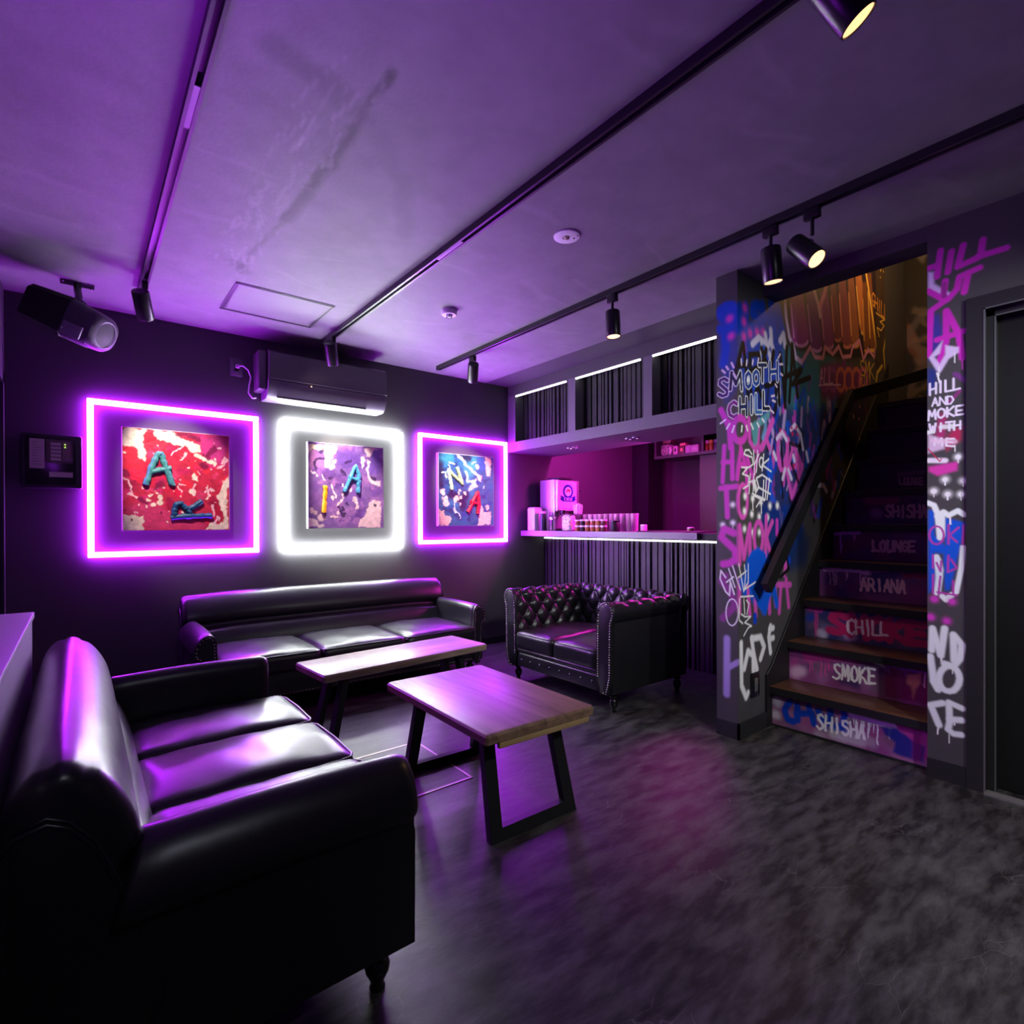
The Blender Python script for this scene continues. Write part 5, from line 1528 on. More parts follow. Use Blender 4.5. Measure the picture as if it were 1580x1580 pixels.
PAINT_RISER_5="""0 43 0.9 60 30 90 0.5 1145 973 1155 971
0 43 0.9 100 60 120 0.5 1083 1064 1099 1061
0 38 0.9 70 40 110 0.5 1318 948 1308 946
0 40 0.9 100 60 120 0.5 1012 1023 1019 1025
0 41 0.9 110 20 60 0.5 1501 1056 1495 1060
0 26 0.9 110 20 60 0.5 1132 1054 1125 1048
0 25 0.9 130 25 90 0.5 1216 938 1222 943
0 37 0.9 110 20 60 0.5 1258 971 1271 967
0 36 0.9 130 25 90 0.5 1131 1046 1146 1052
0 33 0.9 110 20 60 0.5 1524 1070 1512 1070
0 37 0.9 70 40 110 0.5 1280 1057 1267 1064
0 46 0.9 130 25 90 0.5 1429 1079 1429 1080
0 45 0.9 60 30 90 0.5 1503 1049 1523 1045
0 25 0.9 100 60 120 0.5 1184 1018 1193 1026
0 34 0.9 110 20 60 0.5 1294 1069 1301 1065
0 26 0.9 70 40 110 0.5 1388 1069 1392 1064
0 36 0.9 100 60 120 0.5 1213 1044 1204 1039
0 39 0.9 110 20 60 0.5 1238 1019 1245 1026
0 24 0.9 110 20 60 0.5 1233 1041 1217 1029
0 47 0.9 130 25 90 0.5 1455 921 1469 921
0 41 0.9 130 25 90 0.5 1486 1073 1473 1065
0 44 0.9 130 25 90 0.5 1522 1005 1543 997
0 29 0.9 60 30 90 0.5 1500 973 1509 970
0 35 0.9 130 25 90 0.5 1096 1039 1094 1039
0 31 0.9 110 20 60 0.5 1019 1057 1033 1049
0 43 0.9 110 20 60 0.5 1448 1057 1429 1059
0 32 0.9 60 30 90 0.5 1525 1073 1518 1060
0 21 0.9 60 30 90 0.5 1218 1025 1219 1020
0 25 0.9 130 25 90 0.5 1259 987 1249 979
0 25 0.9 60 30 90 0.5 1172 973 1155 971
0 30 0.9 70 40 110 0.5 1198 984 1179 992
0 28 0.9 70 40 110 0.5 1423 1068 1436 1065
0 38 0.9 70 40 110 0.5 1216 1033 1218 1040
0 26 0.9 100 60 120 0.5 1322 970 1331 974
0 34 0.9 70 40 110 0.5 1114 1080 1117 1070
0 25 0.9 70 40 110 0.5 1261 1026 1261 1025
0 36 0.9 130 25 90 0.5 1494 992 1509 999
0 22 0.9 110 20 60 0.5 1011 1065 1002 1054
0 32 0.9 100 60 120 0.5 1405 937 1403 942
0 37 0.9 110 20 60 0.5 1437 972 1432 970
0 27 0.9 70 40 110 0.5 1036 1048 1052 1036
0 31 0.9 100 60 120 0.5 1405 1065 1417 1068
0 32 0.9 100 60 120 0.5 1062 1036 1054 1042
0 35 0.9 100 60 120 0.5 1081 1054 1073 1062
0 25 0.9 100 60 120 0.5 1033 976 1022 983
0 36 0.9 130 25 90 0.5 1362 1030 1373 1033
0 34 0.9 110 20 60 0.5 1274 1045 1272 1045
0 24 0.9 70 40 110 0.5 1413 936 1420 929
0 37 0.9 110 20 60 0.5 1139 966 1129 970
0 24 0.9 60 30 90 0.5 1210 1081 1196 1081
0 9 0.5 205 140 215 1 1508 1081 1365 1086
0 5 0.4 200 160 225 1 1471 1079 1471 954
0 4 0.4 215 130 190 1 1392 1080 1390 1041
0 8 0.3 225 180 180 1 1288 1037 1287 975 1255 970
0 8 0.3 225 180 180 1 1232 1039 1245 1024 1247 1005 1243 981 1231 973 1221 982 1216 1008 1221 1029 1232 1036
0 8 0.3 225 180 180 1 1208 1040 1207 991 1200 971 1187 974 1177 991 1177 1039
0 8 0.3 225 180 180 1 1170 975 1168 1037 1139 975 1139 1037
0 7 0.3 225 180 180 1 1103 1028 1114 1040 1127 1025 1132 1005 1128 984 1114 974 1101 986 1101 1001 1115 1004
0 7 0.3 225 180 180 1 1066 1039 1093 1039 1094 973 1066 978
0 7 0.3 225 180 180 1 1093 1005 1071 1008"""
PAINT_RISER_6="""0 46 0.9 45 40 50 0.5 1503 1174 1498 1181
0 42 0.9 70 30 70 0.5 1380 1224 1368 1222
0 30 0.9 45 40 50 0.5 1527 1173 1533 1162
0 41 0.9 45 40 50 0.5 1426 1229 1427 1222
0 23 0.9 40 35 90 0.5 1360 1210 1359 1219
0 26 0.9 40 35 90 0.5 1432 1138 1448 1127
0 30 0.9 110 30 90 0.5 1368 1245 1388 1249
0 38 0.9 70 30 70 0.5 1063 1292 1068 1298
0 33 0.9 45 40 50 0.5 1351 1224 1371 1222
0 26 0.9 110 30 90 0.5 1168 1285 1158 1278
0 40 0.9 110 30 90 0.5 1385 1193 1404 1198
0 34 0.9 45 40 50 0.5 1464 1154 1454 1155
0 40 0.9 110 30 90 0.5 1373 1253 1355 1241
0 33 0.9 45 40 50 0.5 1416 1207 1432 1196
0 29 0.9 40 35 90 0.5 1322 1226 1317 1214
0 44 0.9 100 60 120 0.5 1487 1177 1485 1178
0 41 0.9 100 60 120 0.5 1269 1186 1276 1187
0 37 0.9 70 30 70 0.5 1377 1296 1360 1287
0 35 0.9 110 30 90 0.5 1070 1216 1058 1204
0 32 0.9 45 40 50 0.5 1232 1243 1215 1236
0 42 0.9 100 60 120 0.5 1399 1154 1397 1145
0 40 0.9 70 30 70 0.5 1121 1135 1136 1128
0 46 0.9 45 40 50 0.5 1328 1279 1314 1271
0 28 0.9 45 40 50 0.5 1394 1136 1376 1130
0 25 0.9 40 35 90 0.5 1466 1246 1479 1243
0 29 0.9 40 35 90 0.5 1308 1223 1326 1214
0 48 0.9 70 30 70 0.5 1435 1230 1433 1231
0 35 0.9 40 35 90 0.5 1354 1297 1352 1297
0 25 0.9 40 35 90 0.5 1132 1272 1133 1273
0 23 0.9 45 40 50 0.5 1241 1264 1233 1258
0 28 0.9 40 35 90 0.5 1410 1135 1425 1137
0 22 0.9 70 30 70 0.5 1242 1280 1244 1273
0 44 0.9 40 35 90 0.5 1124 1146 1116 1141
0 42 0.9 70 30 70 0.5 1317 1244 1337 1231
0 38 0.9 70 30 70 0.5 1167 1236 1153 1228
0 40 0.9 70 30 70 0.5 1505 1265 1511 1264
0 33 0.9 70 30 70 0.5 1169 1147 1161 1147
0 44 0.9 110 30 90 0.5 1341 1246 1336 1249
0 44 0.9 45 40 50 0.5 1402 1282 1412 1288
0 42 0.9 40 35 90 0.5 1238 1157 1224 1161
0 36 0.9 100 60 120 0.5 1059 1174 1063 1178
0 27 0.9 70 30 70 0.5 1110 1191 1115 1182
0 23 0.9 40 35 90 0.5 1211 1173 1224 1174
0 38 0.9 70 30 70 0.5 1104 1175 1112 1179
0 30 0.9 45 40 50 0.5 1208 1268 1200 1265
0 22 0.7 150 30 90 0.8 1386 1296 1233 1296
0 26 0.9 170 130 170 0.8 1340 1214 1335 1212
0 8 0.3 205 165 160 1 1253 1255 1262 1264 1278 1257 1277 1242 1265 1228 1252 1213 1256 1197 1269 1188 1281 1198
0 8 0.3 205 165 160 1 1240 1266 1241 1188
0 7 0.3 205 165 160 1 1210 1260 1210 1189
0 8 0.3 205 165 160 1 1242 1225 1210 1229
0 7 0.3 205 165 160 1 1186 1260 1186 1187
0 7 0.3 205 165 160 1 1136 1250 1144 1260 1159 1256 1160 1236 1147 1226 1135 1210 1138 1196 1152 1188 1162 1197
0 7 0.3 205 165 160 1 1125 1258 1125 1187
0 7 0.3 205 165 160 1 1096 1260 1097 1186
0 7 0.3 205 165 160 1 1124 1221 1097 1223
0 7 0.3 205 165 160 1 1087 1188 1073 1257 1060 1188
0 7 0.3 205 165 160 1 1081 1218 1065 1213"""
PAINT_RISER_7="""0 13 0.7 120 100 100 0.8 1265 1477 1136 1478
0 5 0.3 170 140 130 1 1261 1453 1260 1408 1242 1404
0 5 0.3 170 140 130 1 1229 1452 1236 1442 1238 1428 1235 1410 1228 1404 1222 1410 1220 1429 1223 1444 1229 1449
0 5 0.3 170 140 130 1 1215 1451 1214 1416 1210 1402 1203 1403 1197 1415 1197 1450
0 5 0.3 170 140 130 1 1193 1404 1192 1448 1175 1402 1175 1447
0 5 0.3 170 140 130 1 1154 1439 1160 1448 1168 1437 1171 1423 1168 1408 1160 1400 1152 1408 1152 1419 1161 1422
0 5 0.3 170 140 130 1 1131 1445 1148 1446 1148 1399 1131 1401
0 5 0.3 170 140 130 1 1148 1422 1134 1423"""
PAINT_RED="""0 21 0.6 215 60 110 0.8 361 1602 400 1634
0 23 0.6 200 15 60 0.8 538 1150 554 1144
0 15 0.6 205 40 110 0.8 778 1231 783 1195
0 21 0.6 150 10 60 0.8 283 1419 261 1385
0 21 0.6 215 60 110 0.8 660 1335 635 1355
0 9 0.6 215 60 110 0.8 657 1276 613 1250
0 11 0.6 150 10 60 0.8 600 1200 606 1205
0 15 0.6 200 15 60 0.8 388 1236 374 1205
0 21 0.6 205 40 110 0.8 477 1645 495 1651
0 22 0.6 190 30 90 0.8 522 1207 531 1219
0 9 0.6 200 15 60 0.8 351 1322 390 1296
0 23 0.6 225 20 70 0.8 792 1805 759 1824
0 17 0.6 200 15 60 0.8 412 1419 372 1425
0 16 0.6 225 20 70 0.8 742 1236 710 1213
0 19 0.6 190 30 90 0.8 276 1696 236 1676
0 23 0.6 215 60 110 0.8 323 1472 285 1481
0 16 0.6 230 40 60 0.8 594 1690 566 1689
0 14 0.6 200 15 60 0.8 247 1200 258 1176
0 22 0.6 225 20 70 0.8 583 1677 595 1682
0 24 0.6 230 40 60 0.8 729 1211 766 1207
0 16 0.6 215 60 110 0.8 330 1260 372 1276
0 21 0.6 225 20 70 0.8 475 1693 522 1692
0 10 0.6 190 30 90 0.8 338 1189 382 1207
0 16 0.6 190 30 90 0.8 720 1185 773 1224
0 24 0.6 200 15 60 0.8 344 1490 368 1522
0 25 0.6 205 40 110 0.8 688 1675 669 1665
0 10 0.6 205 40 110 0.8 479 1313 458 1287
0 10 0.6 205 40 110 0.8 554 1740 599 1759
0 16 0.6 200 15 60 0.8 279 1204 297 1195
0 13 0.6 225 20 70 0.8 714 1234 737 1244
0 23 0.6 205 40 110 0.8 709 1556 725 1592
0 20 0.6 225 20 70 0.8 524 1361 490 1379
0 10 0.6 190 30 90 0.8 491 1439 450 1452
0 12 0.6 215 60 110 0.8 773 1440 800 1426
0 14 0.6 230 40 60 0.8 633 1523 681 1515
0 25 0.6 200 15 60 0.8 689 1697 711 1689
0 15 0.6 190 30 90 0.8 348 1434 343 1416
0 17 0.6 190 30 90 0.8 438 1482 443 1445
0 15 0.6 200 15 60 0.8 784 1751 820 1745
0 16 0.6 200 15 60 0.8 257 1137 267 1155
0 18 0.6 190 30 90 0.8 808 1492 816 1483
0 13 0.6 230 40 60 0.8 274 1511 274 1495
0 11 0.6 225 20 70 0.8 727 1123 747 1140
0 23 0.6 190 30 90 0.8 634 1761 624 1769
0 26 0.6 150 10 60 0.8 762 1261 725 1300
0 19 0.6 200 15 60 0.8 469 1612 502 1600
0 22 0.6 230 40 60 0.8 604 1549 620 1515
0 23 0.6 205 40 110 0.8 409 1750 396 1783
0 25 0.6 200 15 60 0.8 491 1278 461 1261
0 15 0.6 150 10 60 0.8 730 1152 677 1172
0 13 0.6 215 60 110 0.8 253 1351 208 1324
0 10 0.6 200 15 60 0.8 290 1497 258 1476
0 14 0.6 190 30 90 0.8 723 1629 672 1610
0 17 0.6 190 30 90 0.8 528 1504 574 1519
0 12 0.6 190 30 90 0.8 620 1531 655 1507
0 11 0.6 200 15 60 0.8 414 1404 453 1374
0 11 0.6 215 60 110 0.8 406 1651 380 1620
0 9 0.6 200 15 60 0.8 384 1463 364 1492
0 25 0.6 225 20 70 0.8 692 1183 699 1203
0 17 0.6 230 40 60 0.8 309 1132 330 1110
0 23 0.6 190 30 90 0.8 796 1698 779 1657
0 12 0.6 205 40 110 0.8 345 1330 314 1313
0 15 0.6 205 40 110 0.8 765 1770 760 1737
0 10 0.6 205 40 110 0.8 402 1392 408 1361
0 17 0.6 215 60 110 0.8 623 1657 643 1652
0 22 0.6 150 10 60 0.8 465 1305 484 1269
0 12 0.6 205 40 110 0.8 794 1451 813 1465
0 14 0.6 205 40 110 0.8 248 1363 203 1381
0 17 0.6 205 40 110 0.8 313 1472 279 1497
0 16 0.6 230 40 60 0.8 554 1437 574 1408
0 12 0.6 190 30 90 0.8 259 1487 292 1483
0 22 0.6 205 40 110 0.8 275 1665 231 1666
0 10 0.6 150 10 60 0.8 330 1502 353 1473
0 22 0.6 150 10 60 0.8 263 1416 230 1407
0 15 0.6 200 15 60 0.8 348 1548 341 1512
0 13 0.6 190 30 90 0.8 425 1438 403 1424
0 12 0.6 200 15 60 0.8 411 1622 371 1647
0 21 0.6 225 20 70 0.8 448 1480 494 1446
0 9 0.6 215 60 110 0.8 265 1264 277 1263
0 16 0.6 215 60 110 0.8 347 1277 357 1281
0 21 0.6 225 20 70 0.8 579 1275 605 1275
0 17 0.6 150 10 60 0.8 781 1280 765 1319
0 11 0.6 215 60 110 0.8 388 1379 343 1373
0 17 0.6 205 40 110 0.8 267 1469 248 1469
0 19 0.6 225 20 70 0.8 244 1477 282 1446
0 9 0.6 215 60 110 0.8 730 1472 736 1508
0 15 0.6 215 60 110 0.8 491 1494 507 1469
0 23 0.6 150 10 60 0.8 425 1527 446 1522
0 15 0.6 225 20 70 0.8 499 1654 474 1627
0 26 0.6 230 40 60 0.8 808 1458 837 1479
1 0 32 235 35 60 0.8 216 1649 262 1667 347 1457 300 1426 220 1524
1 0 44 200 60 150 0.7 631 1759 815 1768 814 1552 674 1603
1 0 32 210 60 115 0.8 215 1270 378 1306 542 1182 672 1162 663 1112 322 1116
1 0 4.06 240 222 205 1 215 1760 348 1760 319 1714 334 1659 334 1560 312 1577 289 1637 216 1644
1 0 4.18 240 222 205 1 380 1763 499 1766 528 1720 639 1696 643 1651 613 1624 578 1636 570 1665 527 1671 477 1691 392 1702
1 0 8.32 225 10 50 1 352 1760 380 1758 392 1698 340 1674 321 1715
1 0 4.06 240 222 205 1 213 1214 264 1214 322 1201 314 1154 330 1116 214 1112
1 0 4.5 240 222 205 1 814 1496 812 1114 667 1115 699 1162 757 1162 790 1224 762 1295 740 1350 776 1382 791 1459
1 0 8.88 180 25 60 1 731 1304 762 1290 790 1224 780 1167 730 1178
0 13 0.3 240 222 205 1 626 1610 665 1598 692 1590 732 1572
0 13 0.3 240 222 205 1 652 1602 661 1598
0 13 0.3 240 222 205 1 696 1585 727 1567
0 6 0.3 240 190 200 1 531 1588 565 1625
0 6 0.3 240 190 200 1 477 1609 540 1667
0 5 0.3 240 190 200 1 227 1451 268 1359 295 1323
0 5 0.3 240 190 200 1 253 1359 292 1327
0 6 0.3 240 190 200 1 754 1548 786 1566 801 1613 773 1580
0 6 0.3 240 190 200 1 668 1368 700 1399 722 1380
0 6 0.3 240 190 200 1 695 1394 695 1339
0 6 0.3 240 190 200 1 717 1279 717 1213
0 5 0.3 240 190 200 1 272 1238 299 1229
0 6 0.3 240 190 200 1 594 1355 612 1420
0 6 0.3 240 190 200 1 526 1422 552 1418
0 6 0.3 240 190 200 1 514 1407 535 1363
0 6 0.3 240 190 200 1 586 1375 599 1361
0 6 0.3 240 190 200 1 726 1157 748 1218 757 1188
0 5 0.3 240 222 205 1 339 1435 339 1434
0 6 0.3 240 222 205 1 393 1354 393 1354
0 6 0.3 245 200 210 1 762 1682 762 1682
0 3 0.3 100 10 50 1 691 1650 691 1649
0 5 0.3 240 222 205 1 529 1343 529 1343
0 5 0.3 245 200 210 1 387 1607 388 1606
0 6 0.3 100 10 50 1 413 1233 413 1233
0 3 0.3 245 200 210 1 426 1521 426 1520
0 4 0.3 240 222 205 1 635 1500 635 1499
0 4 0.3 240 222 205 1 274 1224 274 1223
0 5 0.3 245 200 210 1 469 1240 469 1239
0 2 0.3 245 200 210 1 380 1459 381 1458
0 2 0.3 240 222 205 1 306 1205 307 1204
0 5 0.3 245 200 210 1 705 1531 705 1530
0 6 0.3 100 10 50 1 224 1245 225 1245
0 3 0.3 240 222 205 1 389 1368 390 1368
0 4 0.3 245 200 210 1 346 1266 347 1265
0 6 0.3 100 10 50 1 662 1632 662 1631
0 6 0.3 100 10 50 1 707 1453 708 1453
0 6 0.3 245 200 210 1 291 1280 291 1280
0 5 0.3 100 10 50 1 635 1477 635 1477
0 3 0.3 240 222 205 1 502 1461 502 1461
0 2 0.3 240 222 205 1 615 1575 616 1575
0 3 0.3 240 222 205 1 732 1714 733 1714
0 3 0.3 240 222 205 1 734 1304 734 1304
0 6 0.3 240 222 205 1 765 1353 765 1353
0 6 0.3 240 222 205 1 687 1327 687 1326
0 3 0.3 245 200 210 1 402 1384 402 1384
0 7 0.3 240 222 205 1 572 1532 573 1532
0 6 0.3 240 222 205 1 531 1232 531 1232
0 4 0.3 240 222 205 1 483 1413 483 1412
0 2 0.3 245 200 210 1 588 1263 588 1263
0 4 0.3 100 10 50 1 402 1367 402 1366
0 3 0.3 240 222 205 1 386 1567 386 1566
0 6 0.3 100 10 50 1 282 1429 282 1428
0 6 0.3 245 200 210 1 424 1388 425 1388
0 6 0.3 100 10 50 1 676 1572 677 1571
0 3 0.3 240 222 205 1 516 1725 516 1724
0 5 0.3 100 10 50 1 521 1671 522 1671
0 4 0.3 245 200 210 1 529 1451 530 1450
0 6 0.3 240 222 205 1 420 1307 420 1307
0 4 0.3 100 10 50 1 261 1179 262 1179
0 3 0.3 240 222 205 1 648 1520 649 1520
0 6 0.3 240 222 205 1 425 1516 425 1516
0 5 0.3 240 222 205 1 409 1666 409 1665
0 5 0.3 245 200 210 1 324 1389 324 1388
0 5 0.3 240 222 205 1 453 1169 453 1168
0 4 0.3 240 222 205 1 777 1534 777 1534
0 4 0.3 240 222 205 1 495 1376 495 1376
0 3 0.3 240 222 205 1 463 1416 463 1416
0 7 0.3 245 200 210 1 788 1536 789 1536
0 3 0.3 240 222 205 1 681 1415 682 1414
0 5 0.3 245 200 210 1 678 1403 678 1402
0 6 0.3 240 222 205 1 624 1455 625 1455
0 5 0.3 240 222 205 1 229 1606 229 1605
0 4 0.3 100 10 50 1 421 1369 421 1368
0 4 0.3 100 10 50 1 393 1561 393 1561
0 5 0.3 240 222 205 1 739 1600 739 1599
0 4 0.3 245 200 210 1 696 1389 697 1389
0 4 0.3 240 222 205 1 342 1268 343 1267
0 15 0.3 240 222 205 1 608 1470 608 1469
0 15 0.3 240 222 205 1 590 1375 590 1375
0 11 0.3 240 222 205 1 354 1315 355 1314
0 13 0.3 240 222 205 1 378 1282 378 1282
0 14 0.3 240 222 205 1 410 1331 411 1330
0 17 0.3 240 222 205 1 414 1302 415 1301
0 8 0.3 240 222 205 1 362 1343 363 1343
0 15 0.5 110 5 60 0.85 515 1743 570 1758 631 1730
0 16 0.5 110 5 60 0.85 683 1614 737 1674
0 16 0.5 110 5 60 0.85 652 1557 674 1543
0 15 0.5 110 5 60 0.85 315 1309 338 1291
0 15 0.5 110 5 60 0.85 403 1397 427 1418
0 15 0.5 110 5 60 0.85 216 1487 235 1470"""
PAINT_VIOLET="""0 27 0.6 130 85 160 0.8 1378 1328 1411 1314
0 16 0.6 120 80 165 0.8 1708 1220 1713 1251
0 26 0.6 95 55 135 0.8 1545 1470 1589 1458
0 14 0.6 160 110 175 0.8 1506 1289 1546 1325
0 18 0.6 130 85 160 0.8 1657 1733 1674 1766
0 23 0.6 95 55 135 0.8 1510 1625 1526 1592
0 28 0.6 150 100 170 0.8 1745 1489 1773 1466
0 31 0.6 160 110 175 0.8 1946 1331 1888 1333
0 14 0.6 150 100 170 0.8 1565 1690 1538 1668
0 23 0.6 160 110 175 0.8 1928 1710 1925 1671
0 16 0.6 110 70 150 0.8 1506 1430 1521 1396
0 22 0.6 95 55 135 0.8 1845 1782 1819 1750
0 19 0.6 95 55 135 0.8 1646 1475 1610 1477
0 25 0.6 130 85 160 0.8 1522 1552 1521 1550
0 31 0.6 160 110 175 0.8 1919 1747 1866 1778
0 23 0.6 110 70 150 0.8 1701 1183 1667 1203
0 17 0.6 110 70 150 0.8 1894 1421 1870 1446
0 25 0.6 160 110 175 0.8 1611 1171 1669 1196
0 16 0.6 160 110 175 0.8 1554 1484 1559 1462
0 18 0.6 130 85 160 0.8 1376 1335 1324 1322
0 22 0.6 130 85 160 0.8 1453 1369 1411 1385
0 27 0.6 130 85 160 0.8 1454 1615 1510 1649
0 22 0.6 160 110 175 0.8 1511 1285 1541 1279
0 25 0.6 95 55 135 0.8 1701 1756 1670 1741
0 22 0.6 160 110 175 0.8 1617 1200 1595 1196
0 21 0.6 150 100 170 0.8 1582 1500 1608 1501
0 29 0.6 95 55 135 0.8 1757 1226 1818 1248
0 19 0.6 150 100 170 0.8 1907 1666 1918 1692
0 21 0.6 150 100 170 0.8 1528 1620 1503 1635
0 21 0.6 150 100 170 0.8 1649 1435 1696 1443
0 26 0.6 120 80 165 0.8 1781 1314 1768 1338
0 28 0.6 95 55 135 0.8 1443 1730 1421 1747
0 14 0.6 160 110 175 0.8 1932 1727 1957 1706
0 16 0.6 160 110 175 0.8 1545 1228 1571 1218
0 27 0.6 120 80 165 0.8 1474 1751 1462 1784
0 20 0.6 120 80 165 0.8 1528 1551 1557 1519
0 21 0.6 120 80 165 0.8 1745 1372 1716 1397
0 19 0.6 120 80 165 0.8 1679 1352 1663 1338
0 18 0.6 120 80 165 0.8 1789 1353 1769 1379
0 14 0.6 95 55 135 0.8 1861 1209 1846 1194
0 12 0.6 150 100 170 0.8 1783 1328 1789 1288
0 25 0.6 150 100 170 0.8 1480 1581 1440 1547
0 17 0.6 95 55 135 0.8 1828 1557 1863 1570
0 16 0.6 130 85 160 0.8 1831 1230 1858 1204
0 25 0.6 130 85 160 0.8 1623 1506 1630 1510
0 14 0.6 95 55 135 0.8 1869 1160 1900 1123
0 15 0.6 160 110 175 0.8 1721 1175 1761 1191
0 19 0.6 150 100 170 0.8 1765 1157 1745 1146
0 23 0.6 150 100 170 0.8 1874 1289 1878 1326
0 12 0.6 160 110 175 0.8 1879 1444 1878 1464
0 22 0.6 120 80 165 0.8 1479 1713 1529 1714
0 25 0.6 110 70 150 0.8 1782 1620 1755 1606
0 28 0.6 110 70 150 0.8 1431 1450 1424 1447
0 24 0.6 130 85 160 0.8 1554 1332 1549 1313
0 24 0.6 160 110 175 0.8 1613 1309 1582 1270
0 12 0.6 110 70 150 0.8 1410 1656 1362 1666
0 20 0.6 110 70 150 0.8 1493 1573 1452 1587
0 27 0.6 95 55 135 0.8 1693 1656 1717 1692
0 25 0.6 95 55 135 0.8 1738 1629 1792 1633
0 19 0.6 130 85 160 0.8 1431 1697 1465 1676
0 11 0.6 150 100 170 0.8 1682 1752 1702 1774
0 29 0.6 95 55 135 0.8 1829 1790 1860 1755
0 25 0.6 120 80 165 0.8 1888 1402 1934 1424
0 19 0.6 130 85 160 0.8 1384 1645 1373 1613
0 26 0.6 150 100 170 0.8 1461 1604 1431 1618
0 26 0.6 160 110 175 0.8 1693 1263 1716 1258
0 31 0.6 160 110 175 0.8 1843 1512 1830 1516
0 13 0.6 110 70 150 0.8 1854 1596 1876 1608
0 15 0.6 160 110 175 0.8 1449 1466 1473 1485
0 21 0.6 160 110 175 0.8 1562 1498 1507 1519
0 26 0.6 110 70 150 0.8 1573 1762 1543 1783
0 28 0.6 120 80 165 0.8 1815 1235 1826 1207
0 11 0.6 160 110 175 0.8 1649 1275 1669 1272
0 23 0.6 150 100 170 0.8 1495 1618 1458 1609
0 12 0.6 150 100 170 0.8 1645 1255 1699 1239
0 30 0.6 120 80 165 0.8 1490 1291 1514 1319
0 13 0.6 110 70 150 0.8 1620 1186 1607 1175
0 15 0.6 130 85 160 0.8 1938 1243 1896 1272
0 25 0.6 130 85 160 0.8 1645 1712 1638 1743
0 27 0.6 150 100 170 0.8 1603 1310 1593 1281
0 18 0.6 160 110 175 0.8 1793 1678 1783 1651
0 19 0.6 130 85 160 0.8 1553 1432 1533 1431
0 24 0.6 110 70 150 0.8 1772 1668 1731 1669
0 12 0.6 150 100 170 0.8 1803 1209 1856 1186
0 29 0.6 120 80 165 0.8 1900 1602 1875 1598
0 14 0.6 130 85 160 0.8 1747 1613 1728 1616
0 15 0.6 110 70 150 0.8 1409 1543 1409 1580
0 12 0.6 160 110 175 0.8 1589 1758 1621 1779
0 22 0.6 150 100 170 0.8 1890 1629 1896 1598
0 14 0.6 120 80 165 0.8 1750 1546 1723 1530
1 0 30 90 60 140 0.85 1556 1718 1634 1734 1797 1733 1797 1653 1674 1577 1614 1583 1575 1667
1 0 21 105 75 165 0.9 1850 1757 1951 1770 1951 1583 1859 1557
1 0 29 185 120 180 0.8 1358 1717 1413 1730 1450 1620 1366 1568
1 0 30 85 50 125 0.8 1450 1545 1545 1569 1643 1546 1623 1496 1497 1490
1 0 4.9 240 222 195 1 1353 1767 1575 1768 1595 1736 1556 1690 1536 1636 1516 1596 1488 1594 1479 1726 1394 1724 1362 1684
1 0 5.24 232 200 205 1 1813 1769 1914 1772 1876 1744 1844 1701 1828 1705 1818 1739
1 0 5.25 232 200 205 1 1833 1671 1854 1657 1854 1537 1923 1500 1950 1512 1950 1466 1891 1479 1838 1516 1828 1606
1 0 5.28 232 200 205 1 1874 1343 1950 1344 1949 1126 1758 1128 1769 1182 1826 1232 1827 1292
1 0 4.9 235 215 215 1 1351 1214 1401 1195 1481 1134 1350 1125
0 10 0.3 232 200 205 1 1545 1453 1545 1446
0 13 0.3 232 200 205 1 1547 1360 1547 1353
0 13 0.3 232 200 205 1 1590 1248 1591 1240
0 8 0.3 232 200 205 1 1629 1467 1630 1459
0 9 0.3 232 200 205 1 1690 1425 1690 1417
0 16 0.3 232 200 205 1 1726 1353 1726 1345
0 17 0.3 232 200 205 1 1744 1294 1744 1286
0 12 0.3 232 200 205 1 1736 1328 1736 1321
0 25 0.3 232 200 205 1 1460 1209 1460 1201
0 12 0.3 232 200 205 1 1420 1249 1421 1241
0 20 0.3 232 200 205 1 1392 1260 1393 1252
0 16 0.3 232 200 205 1 1802 1677 1803 1670
0 20 0.3 232 200 205 1 1545 1607 1546 1599
0 15 0.3 232 200 205 1 1565 1646 1566 1639
0 6 0.3 232 200 205 1 1550 1445 1569 1369
0 6 0.3 232 200 205 1 1593 1293 1623 1346
0 6 0.3 232 200 205 1 1638 1405 1633 1361
0 6 0.3 232 200 205 1 1534 1215 1588 1206
0 6 0.3 232 200 205 1 1384 1565 1421 1524
0 6 0.3 232 200 205 1 1469 1536 1483 1499
0 6 0.3 232 200 205 1 1786 1603 1797 1668
0 9 0.4 50 25 75 0.9 1413 1627 1422 1651 1474 1665
0 9 0.4 50 25 75 0.9 1413 1627 1422 1571
0 9 0.4 50 25 75 0.9 1603 1278 1632 1220 1642 1235
0 9 0.4 50 25 75 0.9 1632 1279 1612 1254
0 10 0.4 50 25 75 0.9 1880 1529 1907 1515
0 9 0.4 50 25 75 0.9 1535 1507 1526 1511
0 9 0.4 50 25 75 0.9 1662 1318 1667 1313
0 9 0.4 50 25 75 0.9 1474 1731 1448 1705
0 10 0.4 50 25 75 0.9 1901 1303 1906 1298
0 9 0.4 50 25 75 0.9 1694 1651 1654 1644
0 9 0.4 50 25 75 0.9 1614 1573 1653 1546"""
